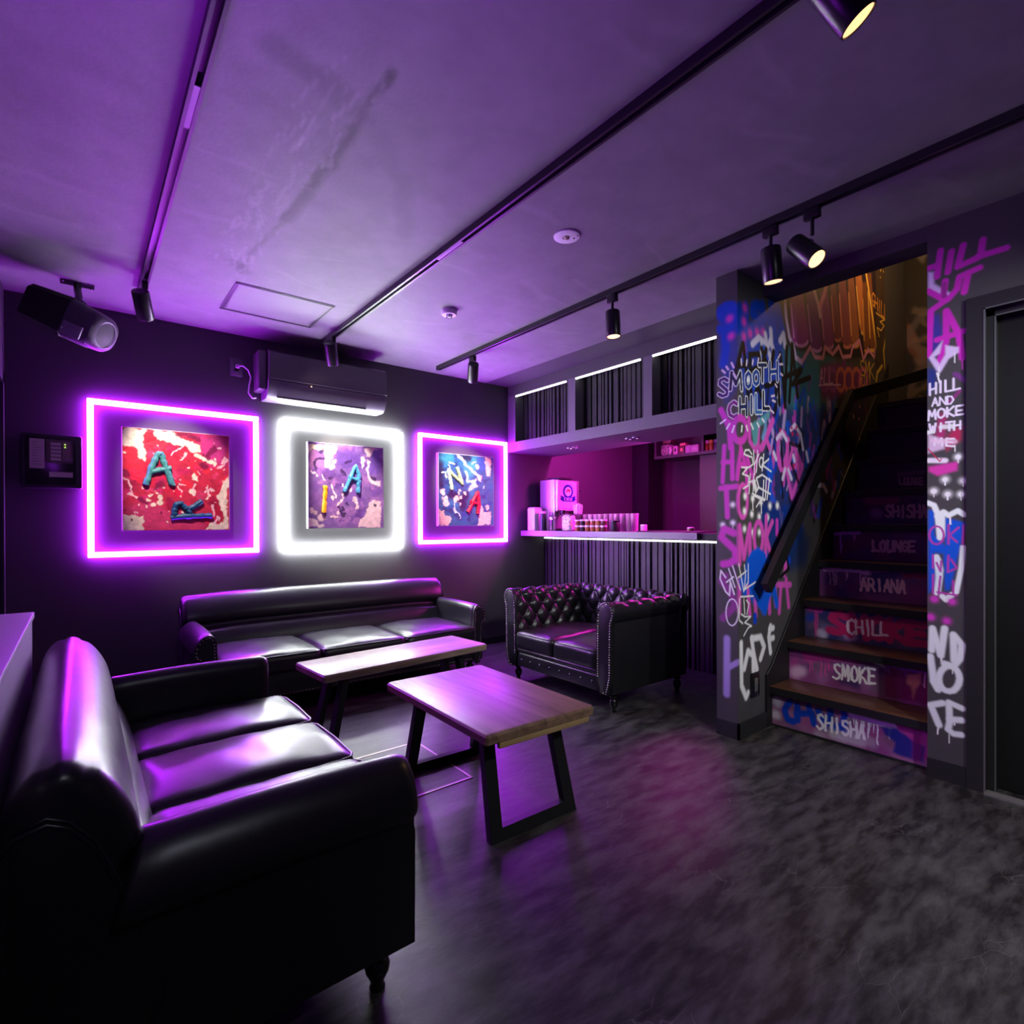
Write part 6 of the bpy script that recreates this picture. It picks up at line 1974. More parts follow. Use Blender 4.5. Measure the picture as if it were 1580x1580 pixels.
PAINT_BLUE="""0 10 0.6 15 85 150 0.8 3069 1796 3083 1782
0 9 0.6 10 45 110 0.8 2528 1417 2548 1452
0 13 0.6 15 85 150 0.8 2894 1370 2892 1403
0 19 0.6 15 85 150 0.8 2636 1499 2683 1502
0 26 0.6 10 45 110 0.8 2597 1529 2618 1562
0 28 0.6 20 60 150 0.8 2965 1226 2960 1255
0 16 0.6 20 60 150 0.8 2803 1497 2865 1492
0 9 0.6 10 45 110 0.8 3046 1569 3003 1554
0 14 0.6 15 70 140 0.8 3058 1475 3011 1434
0 16 0.6 20 90 160 0.8 2489 1510 2490 1473
0 12 0.6 15 85 150 0.8 2652 1507 2685 1482
0 18 0.6 20 60 150 0.8 2825 1255 2757 1243
0 28 0.6 30 110 170 0.8 2643 1327 2703 1331
0 19 0.6 30 110 170 0.8 2810 1435 2839 1461
0 16 0.6 10 45 110 0.8 2791 1574 2729 1547
0 10 0.6 20 60 150 0.8 2942 1313 3004 1334
0 9 0.6 15 70 140 0.8 2624 1447 2592 1456
0 25 0.6 20 60 150 0.8 2907 1542 2954 1571
0 18 0.6 20 60 150 0.8 2969 1402 3002 1409
0 14 0.6 15 70 140 0.8 2663 1735 2611 1699
0 13 0.6 10 45 110 0.8 2953 1475 2889 1471
0 10 0.6 30 110 170 0.8 2722 1191 2773 1162
0 30 0.6 15 70 140 0.8 2806 1698 2876 1732
0 25 0.6 15 70 140 0.8 2685 1430 2629 1426
0 11 0.6 10 45 110 0.8 2663 1779 2708 1769
0 17 0.6 10 45 110 0.8 2555 1201 2527 1223
0 11 0.6 30 110 170 0.8 2665 1484 2679 1504
0 23 0.6 15 70 140 0.8 2889 1748 2950 1763
0 24 0.6 10 45 110 0.8 2893 1682 2827 1640
0 18 0.6 15 70 140 0.8 2890 1720 2837 1743
0 27 0.6 10 45 110 0.8 2700 1541 2676 1522
0 27 0.6 20 90 160 0.8 3069 1504 3134 1493
0 26 0.6 15 85 150 0.8 2731 1746 2766 1748
0 20 0.6 15 85 150 0.8 2966 1224 2948 1199
0 10 0.6 15 70 140 0.8 3002 1264 3052 1301
0 18 0.6 15 70 140 0.8 2810 1249 2856 1221
0 21 0.6 30 110 170 0.8 2958 1242 2960 1226
0 12 0.6 20 60 150 0.8 2794 1441 2834 1436
0 26 0.6 10 45 110 0.8 2504 1595 2493 1618
0 16 0.6 15 70 140 0.8 2648 1305 2601 1300
0 21 0.6 15 70 140 0.8 2775 1382 2752 1376
0 14 0.6 20 90 160 0.8 2681 1274 2642 1290
0 22 0.6 15 70 140 0.8 2536 1594 2532 1578
0 19 0.6 15 70 140 0.8 2949 1147 2884 1155
0 16 0.6 30 110 170 0.8 2483 1721 2443 1693
0 29 0.6 15 85 150 0.8 2723 1727 2670 1694
0 10 0.6 10 45 110 0.8 2856 1712 2846 1706
0 14 0.6 30 110 170 0.8 2583 1762 2542 1732
0 20 0.6 10 45 110 0.8 2611 1417 2590 1378
0 17 0.6 30 110 170 0.8 2640 1763 2627 1735
0 29 0.6 20 90 160 0.8 2778 1189 2764 1185
0 17 0.6 10 45 110 0.8 2753 1279 2791 1295
0 14 0.6 10 45 110 0.8 2695 1562 2700 1596
0 19 0.6 10 45 110 0.8 2622 1270 2555 1284
0 23 0.6 30 110 170 0.8 2875 1446 2822 1468
0 24 0.6 15 85 150 0.8 2949 1464 2885 1500
0 18 0.6 20 60 150 0.8 3023 1298 3005 1282
0 23 0.6 30 110 170 0.8 2837 1528 2814 1549
0 11 0.6 20 90 160 0.8 2585 1291 2604 1312
0 16 0.6 15 70 140 0.8 2566 1702 2512 1675
0 29 0.6 15 85 150 0.8 2771 1370 2733 1356
0 25 0.6 10 45 110 0.8 2725 1212 2678 1240
0 27 0.6 30 110 170 0.8 2631 1708 2595 1678
0 12 0.6 20 60 150 0.8 2616 1661 2585 1623
0 17 0.6 30 110 170 0.8 2888 1482 2827 1461
0 16 0.6 10 45 110 0.8 2858 1643 2895 1638
0 14 0.6 20 90 160 0.8 2670 1693 2608 1680
0 16 0.6 10 45 110 0.8 3008 1805 3053 1779
0 27 0.6 15 85 150 0.8 2964 1659 3029 1653
0 11 0.6 15 70 140 0.8 2663 1545 2717 1564
0 19 0.6 10 45 110 0.8 3005 1799 3064 1820
0 27 0.6 15 85 150 0.8 2897 1404 2945 1393
0 14 0.6 10 45 110 0.8 2990 1410 2976 1407
0 14 0.6 20 60 150 0.8 2896 1392 2868 1372
0 25 0.6 20 90 160 0.8 2671 1479 2650 1474
0 16 0.6 10 45 110 0.8 2830 1187 2811 1189
0 10 0.6 10 45 110 0.8 2555 1634 2591 1657
0 10 0.6 20 60 150 0.8 3049 1347 3076 1344
0 28 0.6 15 70 140 0.8 2580 1458 2544 1480
0 19 0.6 20 90 160 0.8 2698 1448 2643 1483
0 20 0.6 10 45 110 0.8 2526 1489 2565 1528
0 16 0.6 10 45 110 0.8 2659 1684 2702 1696
0 19 0.6 30 110 170 0.8 2864 1434 2835 1457
0 11 0.6 15 85 150 0.8 2958 1330 2943 1299
0 12 0.6 20 90 160 0.8 2884 1511 2869 1512
0 22 0.6 10 45 110 0.8 2843 1719 2818 1753
0 28 0.6 30 110 170 0.8 2888 1695 2818 1724
0 19 0.6 20 60 150 0.8 2963 1261 3019 1253
0 28 0.6 15 70 140 0.8 2726 1479 2706 1498
0 24 0.6 30 110 170 0.8 2733 1700 2784 1706
1 0 29 40 130 165 0.8 2494 1762 2655 1784 2655 1711 2505 1696
1 0 30 55 150 195 0.85 2770 1763 2937 1785 2900 1629 2817 1555 2770 1641
1 0 30 45 85 190 0.8 2901 1778 3017 1781 3017 1665 2937 1641
0 35 0.7 15 15 60 0.9 2510 1678 2515 1598 2510 1507
0 35 0.7 15 15 60 0.9 2643 1422 2734 1366 2757 1328
0 36 0.7 15 15 60 0.9 2757 1386 2781 1416
0 36 0.7 15 15 60 0.9 2782 1769 2817 1762
1 0 6.12 245 200 200 1 3014 1781 3079 1781 3072 1598 3029 1605 3011 1710
1 0 5.74 245 200 200 1 2487 1285 2547 1271 2569 1224 2636 1210 2602 1142 2475 1138
1 0 6.06 245 200 200 1 2923 1141 2935 1241 2948 1341 2984 1297 2984 1262 3071 1273 3077 1146
1 0 6.04 245 200 200 1 2894 1549 2924 1510 2888 1484 2816 1447 2834 1497
1 0 6.05 245 200 200 1 2918 1605 2967 1602 2967 1552 2924 1560
0 12 0.3 245 200 200 1 2701 1777 2747 1747 2794 1691 2876 1637 2937 1601
0 11 0.3 190 200 225 1 2793 1637 2811 1550 2864 1542 2900 1559
0 23 0.3 245 200 200 1 2542 1445 2543 1438
0 26 0.3 245 200 200 1 2570 1374 2570 1368
0 29 0.3 245 200 200 1 2575 1341 2576 1335
0 26 0.3 245 200 200 1 2688 1378 2688 1371
0 12 0.3 245 200 200 1 2723 1459 2723 1452
0 12 0.3 245 200 200 1 2778 1443 2778 1437
0 8 0.3 245 200 200 1 2708 1434 2709 1427
0 18 0.3 245 200 200 1 2919 1687 2919 1680
0 21 0.3 245 200 200 1 3034 1316 3034 1309
0 11 0.3 245 200 200 1 2659 1290 2660 1283
0 12 0.3 245 200 200 1 2728 1403 2729 1396
0 9 0.3 245 200 200 1 2722 1332 2723 1325
0 9 0.3 245 200 200 1 2576 1589 2577 1583
0 6 0.3 190 205 230 1 2659 1287 2733 1215
0 6 0.3 190 205 230 1 2676 1360 2665 1292
0 6 0.3 190 205 230 1 2616 1713 2661 1687
0 7 0.3 190 205 230 1 2991 1508 2985 1483
0 7 0.3 190 205 230 1 2865 1701 2895 1727
0 6 0.3 190 205 230 1 2526 1608 2582 1606
0 6 0.3 190 205 230 1 2604 1689 2615 1651"""

# ------------------------------------------------------------------ the room
H = 2.495; XL = -.33; YB = 4.24; YF = -2.2; XP = 2.744; YW = 1.53; XS = 3.02; XBAR = 5.62
struct(MB().box(XL-.1, XBAR+.1, YF-.1, YB+.1, -.1, 0), 'floor', M['floor'])
# ceiling: trowelled plaster with a dark taped seam and scuffs
cc = Canvas(XL, XS+.02, YF, YB, .012, (.200, .194, .206), .012, .12, 7)
n1 = cc.noise(.5, 3); n2 = cc.noise(.09, 5); n3 = cc.noise(.03, 8)
cc.c *= (1+.10*n1+.07*n2+.04*n3)[..., None]
cc.stroke([(.735, 1.5), (.742, 1.85), (.737, 2.2)], .012, .9, (.05, .048, .052), .75)
cc.stroke([(.742, 1.8), (.737, 2.25), (.72, 2.5)], .022, .9, (.05, .048, .052), .6)
cc.stroke([(.725, 2.25), (.69, 2.75), (.66, 3.12)], .012, .9, (.055, .053, .058), .45)
cc.stroke([(.735, 1.515), (.735, 1.53)], .010, .4, (.05, .05, .05), .7)
cc.stroke([(.45, 1.62), (.60, 1.66), (.74, 1.72)], .035, .9, (.10, .098, .105), .55)
cc.stroke([(.74, 1.72), (1.0, 1.95), (1.2, 2.3)], .035, .9, (.13, .125, .135), .35)
cc.stroke([(.63, 3.08), (.70, 3.16)], .03, .9, (.055, .053, .058), .5)
for _ in range(70):
    y = random.uniform(1.5, 3.1); x = .68+random.uniform(-.12, .06)-.02*(y-1.5); l = random.uniform(.03, .2)
    cc.stroke([(x, y), (x+random.uniform(-.03, .03), y+l)], random.uniform(.003, .006), .9, (.40, .39, .41), random.uniform(.08, .32))
for _ in range(90):
    x = random.uniform(XL, 2.9); y = random.uniform(0, 4.1); a = random.uniform(-.5, .5)
    cc.stroke([(x, y), (x+.25*math.cos(a), y+.25*math.sin(a))], random.uniform(.006, .02), .9, random.choice([(.17, .165, .175), (.29, .285, .30)]), .25)
o = cc.mesh('ceiling', M['ceil'], lambda U, V: (U, V, H+0*U), (0, 0, .1)); o['kind'] = 'structure'
struct(MB().box(XS+.02, XBAR+.1, YW+.12, YB+.1, H, H+.1), 'ceiling_bar', mat('bar_ceiling_paint', (.05, .048, .053), .6))
struct(MB().box(XL-.1, XBAR+.1, YB, YB+.1, 0, H+.1), 'wall_back', M['wall'])
struct(MB().box(XL-.1, XL, YF, 2.9, 0, H).box(XL-.1, XL, 2.9, 4.09, 1.99, H).box(XL-.1, XL, 4.09, YB, 0, H), 'wall_left', M['wall'])
struct(MB().box(XL-.1, XS+.2, YF-.1, YF, 0, H), 'wall_front', M['wall'])
struct(MB().box(XBAR, XBAR+.1, YW, YB, 0, H), 'wall_bar', M['wall'])
struct(MB().box(5.2, 5.46, 4.0, YB, 0, H), 'pillar_bar', M['blackmatt'])

# painted stair wall (its end is the pillar beside the bar)
GREY = (.060, .057, .061)
cs = Canvas(XP, 4.92, 0, 3.3, .0042, GREY).ops(PAINT_STAIR_WALL)
cs.c *= (1+.06*cs.noise(.05, 2)+.05*cs.noise(.4, 3))[..., None]
o = cs.mesh('wall_stair', M['graf'], lambda U, V: (U, YW+0*U, V), (0, .11, 0), keep=lambda U, V: (V < H-.005) | (U > XS-.02)); o['kind'] = 'structure'
cp = Canvas(YW, YW+.122, 0, H, .003, GREY).ops(PAINT_PILLAR); cp.u0 = 0
o = cp.mesh('wall_pillar', M['graf'], lambda U, V: (XP-.002+0*U, U, V), (.0015, 0, 0)); o['kind'] = 'structure'
struct(MB().box(4.92, 5.62, YW+.02, YW+.12, 0, 3.9), 'wall_landing', M['wall'])
# end wall of the stairwell with faint writing
ce = Canvas(.70, 1.62, 1.2, 3.9, .012, (.03, .026, .024), .02, .1)
for _ in range(60):
    y = random.uniform(.5, 1.6); z = random.uniform(1.8, 3.6); a = random.uniform(0, 6.3); l = random.uniform(.05, .3)
    ce.stroke([(y, z), (y+l*math.cos(a), z+l*math.sin(a)), (y+l*.5, z+l*.8)], random.uniform(.008, .03), .7, random.choice([(.30, .13, .07), (.22, .17, .14), (.25, .06, .05), (.18, .16, .17)]), .55)
o = ce.mesh('wall_stairwell', M['graf'], lambda U, V: (5.5+0*U, U, V), (.1, 0, 0)); o['kind'] = 'structure'
struct(MB().box(XS+.1, 5.6, .68, .774, 0, 3.9), 'wall_stair_right', M['blackmatt'])
struct(MB().box(XS+.12, 5.6, .68, YW+.02, 3.8, 3.9), 'ceiling_stairwell', M['blackmatt'])
# right wall: strip between stairs and door, wall over the door, header over the stairs
c1 = Canvas(.58, .773, 0, H, .003, GREY).ops(PAINT_STRIP)
o = c1.mesh('wall_right', M['graf'], lambda U, V: (XS+0*U, U, V), (.1, 0, 0)); o['kind'] = 'structure'
c2 = Canvas(-.34, .58, 2.10, H, .004, GREY).ops(PAINT_STRIP)
o = c2.mesh('wall_right_over_door', M['graf'], lambda U, V: (XS+0*U, U, V), (.1, 0, 0)); o['kind'] = 'structure'
struct(MB().box(XS, XS+.1, YF, -.34, 0, H), 'wall_right_far', M['wall'])
struct(MB().box(XS, XS+.14, .773, YW-.001, 2.425, H+.02).box(XS, XS+.14, .66, .773, 2.496, 2.7), 'trim_1', M['wall'])
# skirting
B = MB().box(XP-.012, XP-.002, YW-.012, YW+.12, 0, .085).box(XP-.012, XS+.012, YW-.012, YW-.001, 0, .085)
struct(B, 'baseboard_pillar', M['base'])
struct(MB().box(XS-.008, XS, .60, .773, 0, .085), 'baseboard_right', M['base'])
struct(MB().box(XL, 3.7, YB-.01, YB, 0, .07), 'baseboard_back', M['base'])
# door on the right: casing, recessed jamb with pale edges, dark leaf, threshold
d = MB().box(XS-.012, XS+.03, .572, .632, 0, 2.115).box(XS-.012, XS+.03, -.34, .572, 2.055, 2.115)
door = struct(d, 'door_1', M['greymetal'], smooth=0)
ORG['door_1'] = Vector()
MB().box(XS+.03, XS+.09, .545, .572, 0, 2.055).box(XS+.03, XS+.09, -.34, .572, 2.03, 2.055).build('door_jamb', M['greymetal'], door, 0)
MB().box(XS-.014, XS-.010, .568, .574, 0, 2.058).box(XS+.028, XS+.034, .541, .546, 0, 2.03).box(XS-.014, XS-.010, -.34, .574, 2.053, 2.058).box(XS+.028, XS+.034, -.34, .546, 2.026, 2.031).build('edge_bead', mat('worn_metal_edge', (.18, .18, .19), .4, metal=.5), door, 0)
MB().box(XS+.09, XS+.13, -.34, .56, .004, 2.05).build('door_leaf', mat('black_door', (.007, .007, .008), .5), door, 0)
MB().box(XS-.03, XS+.02, -.34, .57, 0, .008).build('threshold', mat('worn_threshold', (.14, .14, .14), .6, var=.3, vscale=30), door, 0)
# door on the left near the corner
d2 = struct(MB().box(XL, XL+.012, 4.03, 4.09, 0, 1.99).box(XL, XL+.012, 2.84, 4.09, 1.93, 1.99).box(XL, XL+.012, 2.84, 2.9, 0, 1.93), 'door_2', M['greymetal']); ORG['door_2'] = Vector()
MB().box(XL-.06, XL-.02, 2.9, 4.03, .004, 1.93).build('door_leaf', M['blackmatt'], d2, 0)

# ------------------------------------------------------------------ staircase
NR = 9; RISE = .228; GO = .208; X1 = 3.09
st = thing('staircase', 'steep staircase with dark wooden treads and spray-painted risers lettered in white', 'stairs', (X1, 1.15, 0))
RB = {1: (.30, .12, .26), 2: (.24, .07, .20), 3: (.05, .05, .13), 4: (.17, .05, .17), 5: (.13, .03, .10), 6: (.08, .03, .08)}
PR = {1: PAINT_RISER_1, 2: PAINT_RISER_2, 3: PAINT_RISER_3, 4: PAINT_RISER_4, 5: PAINT_RISER_5, 6: PAINT_RISER_6, 7: PAINT_RISER_7}
RL = {1: 'bottom riser, pink and blue with SHISHA in white', 2: 'second riser, purple with SMOKE in white', 3: 'third riser, navy with CHILL over red letters', 4: 'fourth riser, white drips and ARIANA', 5: 'fifth riser lettered LOUNGE', 6: 'sixth riser lettered SHISHA'}
for k in range(1, NR+1):
    x = X1+GO*(k-1); z0 = RISE*(k-1); z1 = RISE*k
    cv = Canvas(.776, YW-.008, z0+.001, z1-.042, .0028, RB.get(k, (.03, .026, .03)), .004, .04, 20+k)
    if k in PR: cv.ops(PR[k])
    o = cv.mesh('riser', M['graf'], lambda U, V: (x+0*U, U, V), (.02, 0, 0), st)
    if k in RL: o['label'] = RL[k]
    t = MB().box(x-.024, x+GO+.02 if k < NR else 5.48, .776, YW-.002, z1-.040, z1, .004)
    t.build('tread', M['tread'], st, 30)
for k in range(1, NR+1):
    x = X1+GO*(k-1); z1 = RISE*k
    MB().box(x-.028, x-.024, .776, YW-.002, z1-.041, z1-.003).build('nosing', M['blackmatt'], st, 0)
# wall string: board along the stair wall, its upper edge parallel to the pitch
sl = RISE/GO
poly = [(X1-.06, 0), (X1-.06, .295), (X1+.005, .345), (X1+GO*6.2, .345+sl*(GO*6.2-.005)), (X1+GO*9, .345+sl*(GO*9-.005)), (X1+GO*9, 0)]
MB().prism(poly, lambda x, z: (x, YW-.013, z), lambda x, z: (x, YW-.001, z)).build('stringer', M['blackmatt'], st, 0)
MB().tube([(X1-.06, YW-.012, .295), (X1+.005, YW-.012, .347), (X1+GO*6.2, YW-.012, .347+sl*(GO*6.2-.005))], .0035, 6).build('stringer_edge', M['greymetal'], st)
MB().box(X1-.006, X1, .776, YW-.012, .001, .012).build('kick_bead', M['greymetal'], st, 0)

hr = thing('handrail', 'flat black metal handrail climbing the graffiti wall beside the stairs', 'handrail', (2.96, 1.46, .78))
def bar(mb, a, b, w, h, side):
    a = Vector(a); b = Vector(b); t = (b-a).normalized(); s = Vector(side).normalized(); s = (s-t*s.dot(t)).normalized(); u = t.cross(s)
    q = lambda p: [p+s*w/2*i+u*h/2*j for i, j in ((-1, -1), (1, -1), (1, 1), (-1, 1))]
    return mb.loft([q(a), q(b)])
YR = 1.455
m = MB(); bar(m, (2.90, YR, .80), (4.07, YR, 2.02), .035, .075, (0, 1, 0)); m.build('rail', M['blackmetal'], hr, 0)
m = MB(); bar(m, (4.05, YR, 2.00), (5.46, 1.10, 2.42), .035, .075, (0, 1, 0)); m.build('upper_rail', M['blackmetal'], hr, 0)
for t in (.12, .55, .95):
    x = 2.90+1.17*t; z = .80+1.22*t
    MB().tube([(x, YR, z-.03), (x, YW-.01, z-.05)], .009, 8).lathe([(.026, 0), (.026, .01), (.02, .013)], (x, YW-.001, z-.05), (0, -1, 0), 14).build('bracket', M['blackmetal'], hr)
sw = thing('wall_switch', 'black wall switch with a grey rocker low on the pillar beside the stairs', 'switch', (2.914, YW-.001, .262))
MB().box(2.868, 2.958, YW-.009, YW-.001, .196, .33, .003).build('plate', M['blackgloss'], sw)
MB().box(2.896, 2.930, YW-.014, YW-.009, .225, .30, .002).build('rocker', mat('grey_rocker', (.10, .10, .10), .4), sw)

# ------------------------------------------------------------------ LED frames and paintings on the back wall
def led_frame(cx, cz, half, m, label, group, tw=.034):
    t = thing('light_frame', label, 'light frame', (cx, YB-.02, cz), group)
    y0, y1 = YB-.034, YB-.008
    a, b = half-tw/2, half+tw/2
    for x0, x1, z0, z1 in ((-b, b, a, b), (-b, b, -b, -a), (-b, -a, -a, a), (a, b, -a, a)):
        MB().box(cx+x0, cx+x1, y0, y1, cz+z0, cz+z1, .006).build('light_tube', m, t)
    f = half-tw/2-.001
    MB().box(cx-half-.012, cx+half+.012, y1, YB, cz+half-.012, cz+half+.012).box(cx-half-.012, cx+half+.012, y1, YB, cz-half-.012, cz-half+.012).box(cx-half-.012, cx-half+.012, y1, YB, cz-half, cz+half).box(cx+half-.012, cx+half+.012, y1, YB, cz-half, cz+half).build('backing_channel', M['white'], t, 0)
    return t
led_frame(.528, 1.439, .471, M['pink_led'], 'magenta neon frame around the red painting, beside the fire alarm panel', 'neon square frames')
led_frame(1.668, 1.441, .472, M['white_led'], 'glowing white neon frame under the air conditioner', 'neon square frames')
led_frame(2.797, 1.462, .469, M['pink_led'], 'magenta neon frame around the blue painting, nearest the bar', 'neon square frames')
def painting(x0, x1, z0, z1, ops, base, letters, label, seed):
    t = thing('painting', label, 'painting', ((x0+x1)/2, YB-.02, (z0+z1)/2), 'letter paintings')
    cv = Canvas(x0, x1, z0, z1, .0028, base, .010, .028, seed).ops(ops)
    cv.c *= np.clip(1+.16*cv.noise(.02, seed+5)+.12*cv.noise(.008, seed+6), .4, 1.6)[..., None]
    o = cv.mesh('canvas', M['art'], lambda U, V: (U, YB-.040+0*U, V), (0, .038, 0), t)
    e = .003
    MB().box(x0-e, x1+e, YB-.038, YB-.001, z1, z1+e).box(x0-e, x1+e, YB-.038, YB-.001, z0-e, z0).box(x0-e, x0, YB-.038, YB-.001, z0, z1).box(x1, x1+e, YB-.038, YB-.001, z0, z1).build('canvas_edge', M['white'], t, 0)
    for name, col, r, pls, lab in letters:
        m = MB(); rr = random.Random(seed)
        for pl in pls:
            for _ in range(2 if len(pl) > 4 else 0): pl = [pl[0]]+[(a[0]*(1-t)+b[0]*t, a[1]*(1-t)+b[1]*t) for a, b in zip(pl[:-1], pl[1:]) for t in (.22, .78)]+[pl[-1]]
            pts = []
            for (ax, az), (bx, bz) in zip(pl[:-1], pl[1:]):
                n = max(2, int(math.hypot(bx-ax, bz-az)/.011))
                pts += [(ax+(bx-ax)*i/n+rr.uniform(-.002, .002), YB-.043, az+(bz-az)*i/n+rr.uniform(-.002, .002)) for i in range(n)]
            pts.append((pl[-1][0], YB-.043, pl[-1][1])); m.tube(pts, [r*rr.uniform(.82, 1.15) for _ in pts], 8)
        m.build(name, mat('impasto_'+name, col, .4, bump=.6, bscale=120, var=.45, vscale=60), t, 60, lab)
painting(.216, .819, 1.118, 1.767, PAINT_RED, (.55, .02, .06), [('letter', (.07, .30, .31), .020, [[(.337, 1.409), (.379, 1.554), (.414, 1.633), (.436, 1.557), (.484, 1.41)], [(.351, 1.49), (.419, 1.508), (.477, 1.521)]], 'teal letter A'), ('letter', (.01, .07, .17), .019, [[(.475, 1.197), (.542, 1.207), (.712, 1.213)], [(.492, 1.211), (.496, 1.275), (.526, 1.3), (.559, 1.261), (.585, 1.227)], [(.572, 1.251), (.655, 1.312)]], 'dark blue letter R lying on its side')], 'red abstract painting with a teal A and a blue R', 31)
painting(1.363, 1.973, 1.124, 1.779, PAINT_VIOLET, (.20, .10, .33), [('letter', (.85, .33, .005), .019, [[(1.492, 1.452), (1.479, 1.243)]], 'orange letter I'), ('letter', (.06, .28, .48), .017, [[(1.643, 1.41), (1.735, 1.62), (1.76, 1.552), (1.754, 1.404)], [(1.673, 1.528), (1.77, 1.493)]], 'light blue letter A')], 'violet abstract painting with an orange I and a blue A', 41)
painting(2.502, 3.106, 1.137, 1.784, PAINT_BLUE, (.02, .10, .30), [('letter', (.55, .68, .38), .017, [[(2.637, 1.46), (2.601, 1.636), (2.752, 1.513), (2.689, 1.67)]], 'pale green letter N'), ('letter', (.55, .01, .06), .019, [[(2.809, 1.26), (2.918, 1.45), (2.93, 1.371), (2.917, 1.246)], [(2.828, 1.354), (2.942, 1.336)]], 'crimson letter A')], 'blue abstract painting with a green N and a red A', 51)

# ------------------------------------------------------------------ fire alarm panel
fp = thing('fire_alarm_panel', 'black fire alarm panel on the wall left of the red painting', 'alarm panel', (-.12, YB-.04, 1.52))
x0, x1, z0, z1 = -.262, .018, 1.365, 1.685
MB().box(x0, x1, YB-.075, YB-.001, z0, z1, .014, 3).build('housing', mat('panel_housing', (.022, .02, .026), .35), fp)
MB().box(x0+.022, x1-.03, YB-.080, YB-.075, z0+.022, z1-.022, .002).build('front_cover', M['blackgloss'], fp)
MB().box(x0+.042, x0+.108, YB-.083, YB-.080, z1-.205, z1-.035).build('instruction_sheet', M['paper'], fp, 0)
MB().box(x0+.128, x1-.045, YB-.083, YB-.080, z0+.068, z0+.098).build('label_strip', M['paper'], fp, 0)
MB().box(x0+.115, x1-.045, YB-.084, YB-.080, z1-.17, z1-.035).build('zone_board', mat('brown_board', (.10, .07, .06), .5), fp, 0)
m = MB()
for i in range(5): m.box(x0+.135, x0+.182, YB-.086, YB-.084, z1-.068-.022*i, z1-.052-.022*i)
m.build('zone_window', M['paper'], fp, 0)
MB().box(x0+.190, x1-.055, YB-.086, YB-.084, z1-.16, z1-.045).build('control_field', mat('beige_field', (.22, .17, .13), .5), fp, 0)
m = MB()
for i in range(2): m.lathe([(.004, 0), (.004, .003)], (x0+.20, YB-.086, z1-.06-.016*i), (0, -1, 0), 10)
m.build('indicator_lamp', emit('green_lamp', (.55, 1, .05), 1.2), fp, 0)
m = MB()
for i in range(4): m.lathe([(.003, 0), (.003, .002)], (x0+.20, YB-.086, z1-.092-.013*i), (0, -1, 0), 8)
for xx in (.197, .222): m.box(x0+xx, x0+xx+.016, YB-.0885, YB-.086, z1-.155, z1-.147)
m.build('push_button', M['blackgloss'], fp, 0)
m = MB()
for i in range(9): m.box(x0+.05, x0+.05+random.uniform(.02, .048), YB-.0838, YB-.083, z1-.055-.016*i, z1-.052-.016*i)
m.build('printed_line', mat('print_grey', (.2, .19, .17), .7), fp, 0)

# ------------------------------------------------------------------ air conditioner with its socket and cord
ac = thing('air_conditioner', 'grey split air conditioner high on the back wall over the white frame', 'air conditioner', (1.46, YB-.1, 2.2))
ax0, ax1 = 1.045, 1.928
prof = [(YB-.001, 2.385), (YB-.17, 2.38), (YB-.20, 2.362), (YB-.205, 2.30), (YB-.205, 2.178), (YB-.19, 2.172), (YB-.001, 2.172)]
MB().prism(prof, lambda y, z: (ax0, y, z), lambda y, z: (ax1, y, z)).build('front_panel', M['grey_ac'], ac, 30)
prof = [(YB-.001, 2.171), (YB-.188, 2.171), (YB-.203, 2.165), (YB-.200, 2.12), (YB-.165, 2.062), (YB-.13, 2.045), (YB-.001, 2.045)]
MB().prism(prof, lambda y, z: (ax0-.004, y, z), lambda y, z: (ax1, y, z)).build('lower_body', M['silver_ac'], ac, 40)
fl = [(YB-.2055, 2.150), (YB-.2045, 2.118), (YB-.168, 2.060), (YB-.165, 2.064), (YB-.199, 2.12), (YB-.201, 2.150)]
MB().prism(fl, lambda y, z: (ax0+.06, y, z), lambda y, z: (ax1-.16, y, z)).build('air_flap', M['silver_ac'], ac, 40)
MB().box(ax0+.06, ax1-.16, YB-.168, YB-.164, 2.052, 2.060).build('outlet_slot', M['blackmatt'], ac, 0)
MB().box(ax0, ax1, YB-.2065, YB-.2045, 2.1725, 2.176).build('panel_seam', M['chrome'], ac, 0)
MB().lathe([(.005, 0), (.004, .002)], (1.335, YB-.203, 2.158), (0, -1, 0), 10).build('indicator_lamp', emit('amber_lamp', (1, .7, .35), 2), ac)
MB().box(.985, ax0-.004, YB-.16, YB-.001, 2.10, 2.375, .012).build('pipe_cover', M['grey_ac'], ac)
so = thing('wall_socket', 'dark square power socket left of the air conditioner', 'socket', (.875, YB-.001, 2.262))
MB().box(.838, .916, YB-.010, YB-.001, 2.20, 2.325, .004).build('plate', M['grey_ac'], so)
MB().box(.862, .892, YB-.013, YB-.010, 2.235, 2.29, .002).build('outlet', M['blackgloss'], so)
cord = [(.88, YB-.02, 2.268), (.91, YB-.05, 2.27), (.945, YB-.045, 2.245), (.965, YB-.03, 2.20), (.955, YB-.025, 2.14), (.95, YB-.025, 2.09), (.975, YB-.03, 2.055), (1.0, YB-.03, 2.06)]
solo(MB().tube(cord, .0055, 8).box(.868, .892, YB-.034, YB-.013, 2.255, 2.281, .003), 'power_cord', mat('lilac_cord', (.55, .45, .6), .4), 'pale power cord looping from the socket to the air conditioner', 'power cord', cord[0])

